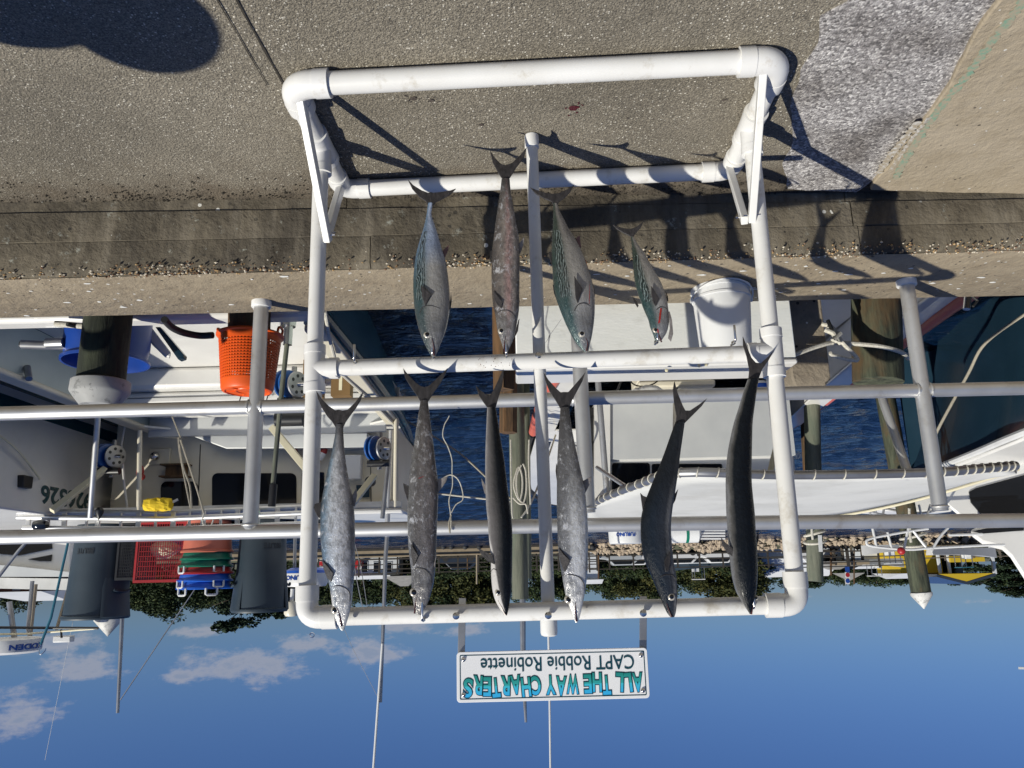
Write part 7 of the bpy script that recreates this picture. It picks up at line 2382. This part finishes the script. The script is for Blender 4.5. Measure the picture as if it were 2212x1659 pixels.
house('yellow_hut', 'low white roofed annex with a yellow wall next to the yellow pavilion', 'building', 1940, 2030, 1200, 1238, 1250, SH + 12, 6, 'yel', 'roof_grey')
# fish signboard on a post
fs = thing('signboard', 'tall blue and white signboard with red print on the pier', 'sign', P(1834, 1200, SH + 4))
d = SH + 4
for (y0, y1, mt) in ((1222, 1236, 'print_blue'), (1236.2, 1250, 'white_p'), (1250.2, 1262, 'white_p')):
    a, b_ = P(1826, y0, d), P(1836, y1, d)
    MB().box(min(a.x, b_.x), max(a.x, b_.x), d, d + 0.15, min(a.z, b_.z), max(a.z, b_.z)).build('panel', M[mt], fs, smooth=False)
for (y, mt) in ((1242, 'red_b'), (1255, 'print_blue')):
    MB().lathe(P(1831, y, d - 0.01), [(0.22, 0), (0.22, 0.03)], 14, (0, -1, 0)).build('emblem', M[mt], fs)
MB().bar((X_(1831, d), d + 0.1, ZL - 0.5), (X_(1831, d), d + 0.1, P(1831, 1222, d).z), 0.2, 0.2).build('post', M['dock_dark'], fs)

# parked cars and small craft
def car(x, y, d, ln_, mt, label, kind='car'):
    c = P(x, y, d)
    c.z = ZL
    t = thing('parked_' + kind, label, kind, (c.x, d, c.z))
    l, w_, h = ln_ / 2, 0.9, 1.45 if kind == 'car' else 1.9
    pr = [(-l, 0.25), (l, 0.25), (l, 0.75), (l * 0.62, 0.85), (l * 0.35, h), (-l * 0.55, h), (-l * 0.85, 0.9), (-l, 0.85)]
    if kind == 'van':
        pr = [(-l, 0.25), (l, 0.25), (l, 0.95), (l * 0.75, 1.1), (l * 0.5, h), (-l * 0.95, h), (-l, 1.0)]
    MB().prism([(c.x + a, d, c.z + z) for a, z in pr], (0, 1.75, 0)).build('body', M[mt], t, bevel=0.06)
    MB().prism([(c.x + a * 0.93, d - 0.015, c.z + z) for a, z in ((l * 0.55, 0.88), (l * 0.33, h - 0.1), (-l * 0.52, h - 0.1), (-l * 0.75, 0.9))], (0, 0.02, 0)).build('window', M['glass'], t)
    for s_ in (-0.62, 0.62):
        wl = MB().lathe((c.x + s_ * l, d + 0.18, c.z + 0.32), [(0.32, 0), (0.32, 0.2), (0.18, 0.205)], 16, (0, -1, 0)).build('wheel', M['rubber'], t)


for args in ((1340, 1186, SH + 6, 4.4, 'car_s', 'silver car parked behind the rock bank near the plump mackerel'), (1368, 1187, SH + 7, 4.2, 'car_w', 'white car parked beside the silver one on the far shore'), (1468, 1188, SH + 6, 4.4, 'car_w', 'white car next to the bent mackerel on the far shore'), (1510, 1188, SH + 7, 4.4, 'car_s', 'grey car between two white cars on the far shore'), (1548, 1187, SH + 6, 4.3, 'car_w', 'white car parked closest to the big black mackerel'),
             (735, 1192, SH + 7, 4.4, 'car_r', 'red car parked behind the boardwalk'), (990, 1192, SH + 7, 4.4, 'car_b', 'dark car parked in the shade of the trees')):
    car(*args)
car(1770, 1188, SH + 7, 5.2, 'car_w', 'white van parked behind the pier beside the pavilion', 'van')


def small_boat(x, y, d, ln_, mt, label, canopy='white_p', flip=1):
    c = P(x, y, d)
    t = thing('speedboat', label, 'boat', (c.x, d, c.z))
    l = ln_ / 2
    st = [(-l, 0.7, 0.55), (-l * 0.2, 0.8, 0.6), (l * 0.5, 0.6, 0.75), (l * 0.98, 0.05, 0.95)]
    rings = []
    for (a, w_, h) in st:
        rings.append([(c.x + flip * a, d + 0.9 - w_, c.z + h), (c.x + flip * a, d + 0.9 - w_ * 0.6, c.z), (c.x + flip * a, d + 0.9 + w_ * 0.6, c.z), (c.x + flip * a, d + 0.9 + w_, c.z + h)])
    loft(rings).build('hull', M[mt], t)
    MB().box(c.x - 0.5, c.x + 0.7, d + 0.3, d + 1.5, c.z + 1.75, c.z + 1.83).build('canopy', M[canopy], t)
    for a in (-0.45, 0.6):
        for b_ in (0.35, 1.45):
            MB().bar((c.x + a, d + b_, c.z + 0.5), (c.x + a, d + b_, c.z + 1.75), 0.06, 0.06).build('canopy_post', M['alu_dull'], t)
    MB().box(c.x + flip * l * 0.1 - 0.3, c.x + flip * l * 0.1 + 0.3, d + 0.5, d + 1.3, c.z + 0.5, c.z + 1.0).build('console', M['white_p'], t)
    return t


small_boat(1512, 1214, SH + 7, 7.0, 'navy', 'striped speedboat on a stand beneath the trees, blue and red and white', 'white_p', 1)
small_boat(1895, 1207, SH + 8, 6.5, 'gel', 'white centre console boat raised beside the two tier pavilion', 'white_p', -1)
small_boat(1935, 1176, SH - 1.5, 6.0, 'gel', 'white skiff lying at the pier behind the red light of the yacht rail')
small_boat(2090, 1184, SH - 1.2, 6.5, 'gel', 'white skiff with a canopy moored in front of the yellow pavilion', 'hull_teal', -1)
small_boat(720, 1196, SH + 6, 6.0, 'gel', 'white boat on a trailer behind the boardwalk next to the silver mackerel')
small_boat(1445, 1205, SH + 7.5, 5.0, 'gel', 'white boat with a red canopy half hidden behind the bent mackerel', 'red_b', -1)
# house and red brick house behind the bins
house('brick_house', 'house with brick wall and white roof above the trees by the red crate', 'house', 160, 215, 1190, 1292, 1316, SH + 25, 8, 'brick', 'roof_grey', [(175, 183, 1272, 1286), (192, 200, 1272, 1286)])
house('brick_house', 'brick boathouse with a pale ribbed roof behind the cruiser', 'house', -20, 90, 1180, 1278, 1302, SH - 45, 5, 'brick', 'roof_grey', [(30, 45, 1262, 1275)], hip=0.5)


# ---------------------------------------------------------------- trees
def crown_mesh(name, lobes, nleaf, size, seed, mt, flat=0.75):
    rq = random.Random(seed)
    mb = MB()
    tone = []
    vol = sum(l[3] ** 2 for l in lobes)
    for (cx, cy, cz, r) in lobes:
        k = int(nleaf * r * r / vol)
        lt = rq.uniform(-0.18, 0.18)
        for _ in range(k):
            u, w_ = rq.uniform(-1, 1), rq.uniform(0, 6.283)
            s_ = (1 - u * u) ** 0.5
            rr_ = r * (rq.random() ** 0.4) * (1 + 0.3 * noise.noise(V((s_ * math.cos(w_) * 2 + cx, s_ * math.sin(w_) * 2, u * 2 + cz))))
            c = V((cx + rr_ * s_ * math.cos(w_), cy + rr_ * s_ * math.sin(w_), cz + rr_ * u * flat))
            e1 = V((rq.gauss(0, 1), rq.gauss(0, 1), rq.gauss(0, 0.6))).normalized()
            e2 = e1.cross(V((rq.gauss(0, 1), rq.gauss(0, 1), rq.gauss(0, 1)))).normalized()
            q = size * rq.uniform(0.6, 1.3)
            mb.add([c - e1 * q, c + e2 * q * 0.55, c + e1 * q, c - e2 * q * 0.55], [(0, 1, 2, 3)])
            tn_ = min(1, max(0, 0.45 + lt + rq.gauss(0, 0.2)))
            tone += [tn_] * 4
    me = bpy.data.meshes.new(name)
    me.from_pydata(mb.v, [], mb.f)
    a = me.attributes.new('tone', 'FLOAT', 'POINT')
    a.data.foreach_set('value', tone)
    me.materials.append(M[mt])
    return me


def rand_lobes(seed, n, spread, zlo, zhi, r0, r1):
    rq = random.Random(seed)
    out = []
    for i in range(n):
        an = rq.uniform(0, 6.283)
        q = spread * rq.random() ** 0.6
        z = rq.uniform(zlo, zhi)
        q *= 1 - 0.55 * max(0, (z - 0.55) / 0.5)
        out.append((q * math.cos(an), q * math.sin(an), z, rq.uniform(r0, r1)))
    return out


# unit trees, 1 m tall, scaled to size; several shapes of each kind share their meshes
kinds = {'oak': [], 'pine': [], 'warm': []}
for k in range(4):
    kinds['oak'].append((crown_mesh('oak_crown', rand_lobes(40 + k, 36, 0.52, 0.16, 0.86, 0.12, 0.22), 8000, 0.027, 50 + k, 'leaf_oak'), 0.03))
for k in range(3):
    kinds['pine'].append((crown_mesh('pine_crown', rand_lobes(60 + k, 20, 0.30, 0.38, 0.92, 0.07, 0.14), 4200, 0.021, 70 + k, 'leaf_pine', 0.5), 0.02))
for k in range(3):
    kinds['warm'].append((crown_mesh('warm_crown', rand_lobes(80 + k, 34, 0.50, 0.12, 0.86, 0.13, 0.22), 8000, 0.027, 90 + k, 'leaf_warm'), 0.03))
trunk_me = {}
for kk, (r_, limbs) in {'oak': (0.028, 7), 'pine': (0.016, 7), 'warm': (0.025, 6)}.items():
    mb = MB()
    mb.tube(crom([V((0, 0, 0)), V((0.012, 0, 0.25)), V((-0.01, 0.01, 0.5)), V((0.005, 0, 0.86))], 4), [r_ * (1 - 0.8 * i / 12) for i in range(13)], 8)
    rq2 = random.Random(5)
    for i in range(limbs):
        an = i * 2.4
        z = 0.3 + 0.07 * i
        mb.tube([V((0, 0, z)), V((math.cos(an) * 0.14, math.sin(an) * 0.14, z + 0.09)), V((math.cos(an) * 0.27, math.sin(an) * 0.27, z + 0.15))], [r_ * 0.45, r_ * 0.3, r_ * 0.1], 6)
    me = bpy.data.meshes.new(kk + '_trunk')
    me.from_pydata(mb.v, [], mb.f)
    me.polygons.foreach_set('use_smooth', [True] * len(me.polygons))
    me.materials.append(M['bark'])
    trunk_me[kk] = me
tcount = 0


def tree(kind, x, ytop, d, wide, label, group):
    global tcount
    base = P(x, 1190, d)
    zt = P(x, ytop + (9 if x < 1640 else 16), d).z
    h = zt - ZL
    t = thing({'oak': 'oak_tree', 'pine': 'pine_tree', 'warm': 'oak_tree'}[kind], label, 'tree', (base.x, d, ZL), group)
    me, _ = kinds[kind][tcount % len(kinds[kind])]
    t.rotation_euler = (0, 0, tcount * 1.7)
    sx = h * wide * (1 if x < 1640 else 1.35)
    t.scale = (sx, sx, h)
    for nm, mm in (('crown', me), ('trunk', trunk_me[kind])):
        o = bpy.data.objects.new(nm, mm)
        COL.objects.link(o)
        o.parent = t
    tcount += 1
    return t


gt = 'trees along the far shore'
spots = [('oak', 690, 1292, 100, 1.0), ('oak', 735, 1318, 104, 0.95), ('oak', 785, 1296, 98, 1.0), ('pine', 808, 1326, 100, 1.0), ('oak', 838, 1300, 97, 1.0), ('warm', 885, 1310, 96, 1.0), ('oak', 935, 1322, 95, 1.0), ('warm', 985, 1312, 94, 1.05), ('warm', 1030, 1318, 95, 1.05), ('oak', 1080, 1308, 97, 1.0),
         ('oak', 1160, 1296, 96, 1.0), ('pine', 1185, 1272, 102, 1.1), ('oak', 1215, 1292, 98, 1.0), ('oak', 1262, 1282, 103, 0.9), ('oak', 1318, 1290, 95, 1.05), ('warm', 1362, 1286, 93, 1.0), ('oak', 1405, 1300, 97, 1.0), ('oak', 1452, 1268, 98, 1.0), ('oak', 1498, 1276, 99, 1.0), ('warm', 1536, 1296, 94, 1.05), ('warm', 1580, 1318, 93, 1.05), ('oak', 1610, 1290, 95, 0.9),
         ('pine', 1652, 1256, 108, 0.9), ('pine', 1690, 1250, 112, 1.0), ('oak', 1722, 1262, 112, 0.9), ('pine', 1745, 1268, 108, 1.0), ('oak', 1800, 1244, 112, 1.1), ('oak', 1832, 1252, 110, 1.0), ('pine', 1862, 1250, 108, 1.1), ('oak', 1885, 1256, 110, 1.0), ('oak', 1918, 1252, 112, 1.1), ('pine', 1945, 1258, 110, 1.1), ('oak', 2030, 1236, 92, 0.9), ('pine', 2068, 1252, 118, 1.0), ('pine', 2108, 1262, 116, 1.2), ('pine', 2150, 1272, 112, 1.2), ('pine', 2196, 1278, 108, 1.2), ('oak', 2250, 1270, 108, 1.1), ('oak', 2330, 1276, 106, 1.1)]
spots2 = [('oak', 300, 1312, 96, 1.0), ('oak', 340, 1326, 95, 1.0), ('oak', 376, 1338, 92, 1.0), ('oak', 425, 1306, 98, 1.0), ('oak', 468, 1312, 96, 1.0), ('pine', 508, 1316, 94, 1.0), ('oak', 60, 1318, 62, 0.9), ('oak', 120, 1286, 90, 1.0), ('oak', 165, 1282, 108, 1.0), ('oak', -40, 1300, 88, 1.0), ('oak', 622, 1318, 99, 1.0), ('oak', 655, 1300, 100, 1.0)]
names_ = {'oak': 'dark broadleaf tree', 'pine': 'slim dark pine', 'warm': 'yellowish green bushy tree'}
near = {690: 'behind the silver mackerel', 735: 'behind the long white building', 785: 'over the end of the long white building', 808: 'poking out above the long white building', 838: 'behind the thatched umbrella', 885: 'behind the mottled mackerel head', 935: 'beside the mottled mackerel head', 985: 'above the sign strap', 1030: 'beside the bare pole by the seawall', 1080: 'behind the slender black mackerel',
        1160: 'just past the tall capless piling', 1185: 'rising behind the centre pole', 1215: 'behind the pale bellied mackerel', 1262: 'beside the pale blue house', 1318: 'over the silver car', 1362: 'over the parked white car', 1405: 'behind the bent mackerel head', 1452: 'over the striped speedboat', 1498: 'behind the striped speedboat', 1536: 'short of the big black mackerel', 1580: 'next to the big black mackerel', 1610: 'hidden by the big black mackerel',
        1652: 'over the plain pale roof near the rack corner', 1690: 'behind the rack corner post', 1722: 'between the rack corner and a grey piling', 1745: 'behind the grey capless piling', 1800: 'behind the two tier pavilion', 1832: 'behind the fish signboard', 1862: 'past the fish signboard', 1885: 'over the white centre console boat', 1918: 'short of the tall capped piling', 1945: 'hidden by the tall capped piling', 2030: 'in front of the yellow pavilion', 2068: 'behind the yellow gable', 2108: 'just past the yellow gable', 2150: 'beside the white flybridge', 2196: 'behind the white flybridge', 2250: 'far past the flybridge', 2330: 'farthest past the flybridge',
        300: 'behind the red crate', 340: 'over the red crate', 376: 'behind the coloured baskets', 425: 'over the topmost blue basket', 468: 'between the baskets and a bin', 508: 'beside the bin by the baskets', 60: 'behind the radar dome mast', 120: 'behind the blue gaff', 165: 'behind the bin by the black crate', -40: 'beyond the cruiser', 622: 'behind the half hidden radar', 655: 'behind the rack post'}
for (k, x, y, d, w_) in spots + spots2:
    tree(k, x, y, d, w_, names_[k] + ' ' + near[x], gt)
# the nearer spreading pine whose crown shows under the bin
bigp = tree('pine', 530, 1362, 52, 1.25, 'large spreading dark pine showing beyond the bin and baskets', gt)
bigp2 = tree('pine', 590, 1352, 54, 1.1, 'second spreading pine close behind the large one by the bin', gt)
# low scrub that closes the gaps between the trunks
mb_ = []
hedge = crown_mesh('shrubbery', [(rq.uniform(X_(1600, 88), X_(640, 88)), 88 + rq.uniform(-1, 3), ZL + rq.uniform(0.4, 2.0), rq.uniform(0.8, 1.6)) for _ in range(120)], 26000, 0.17, 7, 'leaf_oak', 0.9)
ho = bpy.data.objects.new('shrubbery', hedge)
COL.objects.link(ho)
ho['kind'] = 'stuff'
hedge2 = crown_mesh('shrubbery', [(rq.uniform(X_(640, 92), X_(-500, 92)), 92 + rq.uniform(-1, 3), ZL + rq.uniform(0.4, 2.0), rq.uniform(0.8, 1.7)) for _ in range(70)], 14000, 0.18, 8, 'leaf_oak', 0.9)
ho2 = bpy.data.objects.new('shrubbery', hedge2)
COL.objects.link(ho2)
ho2['kind'] = 'stuff'


# ---------------------------------------------------------------- bystander just outside the frame, who throws the rounded shadow
def person():
    # her wide straw hat throws the rounded shadow on the pavement
    foot = V((1.10, 2.02, 0)) + V((sdir.x, sdir.y, 0)) * (1.66 / sdir.z)
    foot.z = 0
    t = thing('person', 'person in a broad brimmed hat and blue shirt standing close beside the photographer', 'person', (foot.x, foot.y, 0))
    def skin(name, vs, es, rad, mt, sub=2):
        me = bpy.data.meshes.new(name)
        me.from_pydata([V(v) for v in vs], es, [])
        o = bpy.data.objects.new(name, me)
        COL.objects.link(o)
        o.parent = t
        sm = o.modifiers.new('skin', 'SKIN')
        sm.use_smooth_shade = True
        for i, r_ in enumerate(rad):
            me.skin_vertices[0].data[i].radius = (r_, r_) if isinstance(r_, float) else r_
        me.skin_vertices[0].data[0].use_root = True
        ss = o.modifiers.new('sub', 'SUBSURF')
        ss.levels = ss.render_levels = sub
        me.materials.append(M[mt])
        return o
    vs = [(0, 0, 0.94), (0, 0, 1.12), (0, 0, 1.32), (0, 0, 1.45), (0, 0.0, 1.52), (0, 0, 1.60), (0, 0, 1.68),
          (0.10, 0, 0.88), (0.11, 0.02, 0.48), (0.12, -0.02, 0.08), (0.13, 0.10, 0.03), (-0.10, 0, 0.88), (-0.11, 0.02, 0.48), (-0.12, -0.02, 0.08), (-0.13, 0.10, 0.03),
          (0.20, 0, 1.41), (0.34, 0.0, 1.20), (0.22, 0.14, 1.02), (-0.20, 0, 1.41), (-0.34, 0.02, 1.20), (-0.22, 0.16, 1.04)]
    es = [(0, 1), (1, 2), (2, 3), (3, 4), (4, 5), (5, 6), (0, 7), (7, 8), (8, 9), (9, 10), (0, 11), (11, 12), (12, 13), (13, 14), (3, 15), (15, 16), (16, 17), (3, 18), (18, 19), (19, 20)]
    rad = [(0.16, 0.11), (0.15, 0.11), (0.17, 0.12), (0.13, 0.09), 0.055, 0.085, 0.075, 0.09, 0.06, 0.042, 0.035, 0.09, 0.06, 0.042, 0.035, 0.065, 0.048, 0.034, 0.065, 0.048, 0.034]
    skin('body', vs, es, rad, 'skin')
    skin('shirt', [(0, 0, 0.86), (0, 0, 1.12), (0, 0, 1.32), (0, 0, 1.44), (0.205, 0, 1.41), (0.31, 0, 1.25), (-0.205, 0, 1.41), (-0.31, 0.01, 1.25)], [(0, 1), (1, 2), (2, 3), (3, 4), (4, 5), (3, 6), (6, 7)], [(0.19, 0.14), (0.18, 0.13), (0.19, 0.14), (0.12, 0.10), 0.085, 0.068, 0.085, 0.068], 'cloth')
    MB().lathe((foot.x, foot.y, 1.66), [(0.235, -0.02), (0.24, -0.012), (0.12, 0.004), (0.105, 0.06), (0.08, 0.10), (0.01, 0.112)], 36).build('hat', M['straw'], t)
    for s_ in (-1, 1):
        b_ = V((foot.x + s_ * 0.205, foot.y + (0.15 if s_ > 0 else 0.17), 1.00 if s_ > 0 else 1.02))
        for k in range(5):
            o_ = V(((k - 2) * 0.017, 0.02, 0)) if k else V((-s_ * 0.035, 0.02, 0.03))
            l_ = [0.05, 0.075, 0.085, 0.08, 0.062][k]
            MB().tube([b_ + o_, b_ + o_ + V((0, 0.018, -l_ * 0.55)), b_ + o_ + V((0, 0.012, -l_))], [0.010, 0.009, 0.007], 8).build('finger', M['skin'], t)
    for s_ in (-1, 1):
        MB().ball((foot.x + s_ * 0.032, foot.y + 0.082, 1.625), 0.012, 6).build('eye', M['eye_ring'], t)
    MB().tube([(foot.x, foot.y + 0.08, 1.63), (foot.x, foot.y + 0.105, 1.595)], [0.008, 0.016], 8).build('nose', M['skin'], t)


    t.rotation_euler = (0, 0, R(60))


M['straw'] = mat('straw_hat', (0.45, 0.36, 0.2), (0.38, 0.3, 0.17), 40, 0.9)
person()
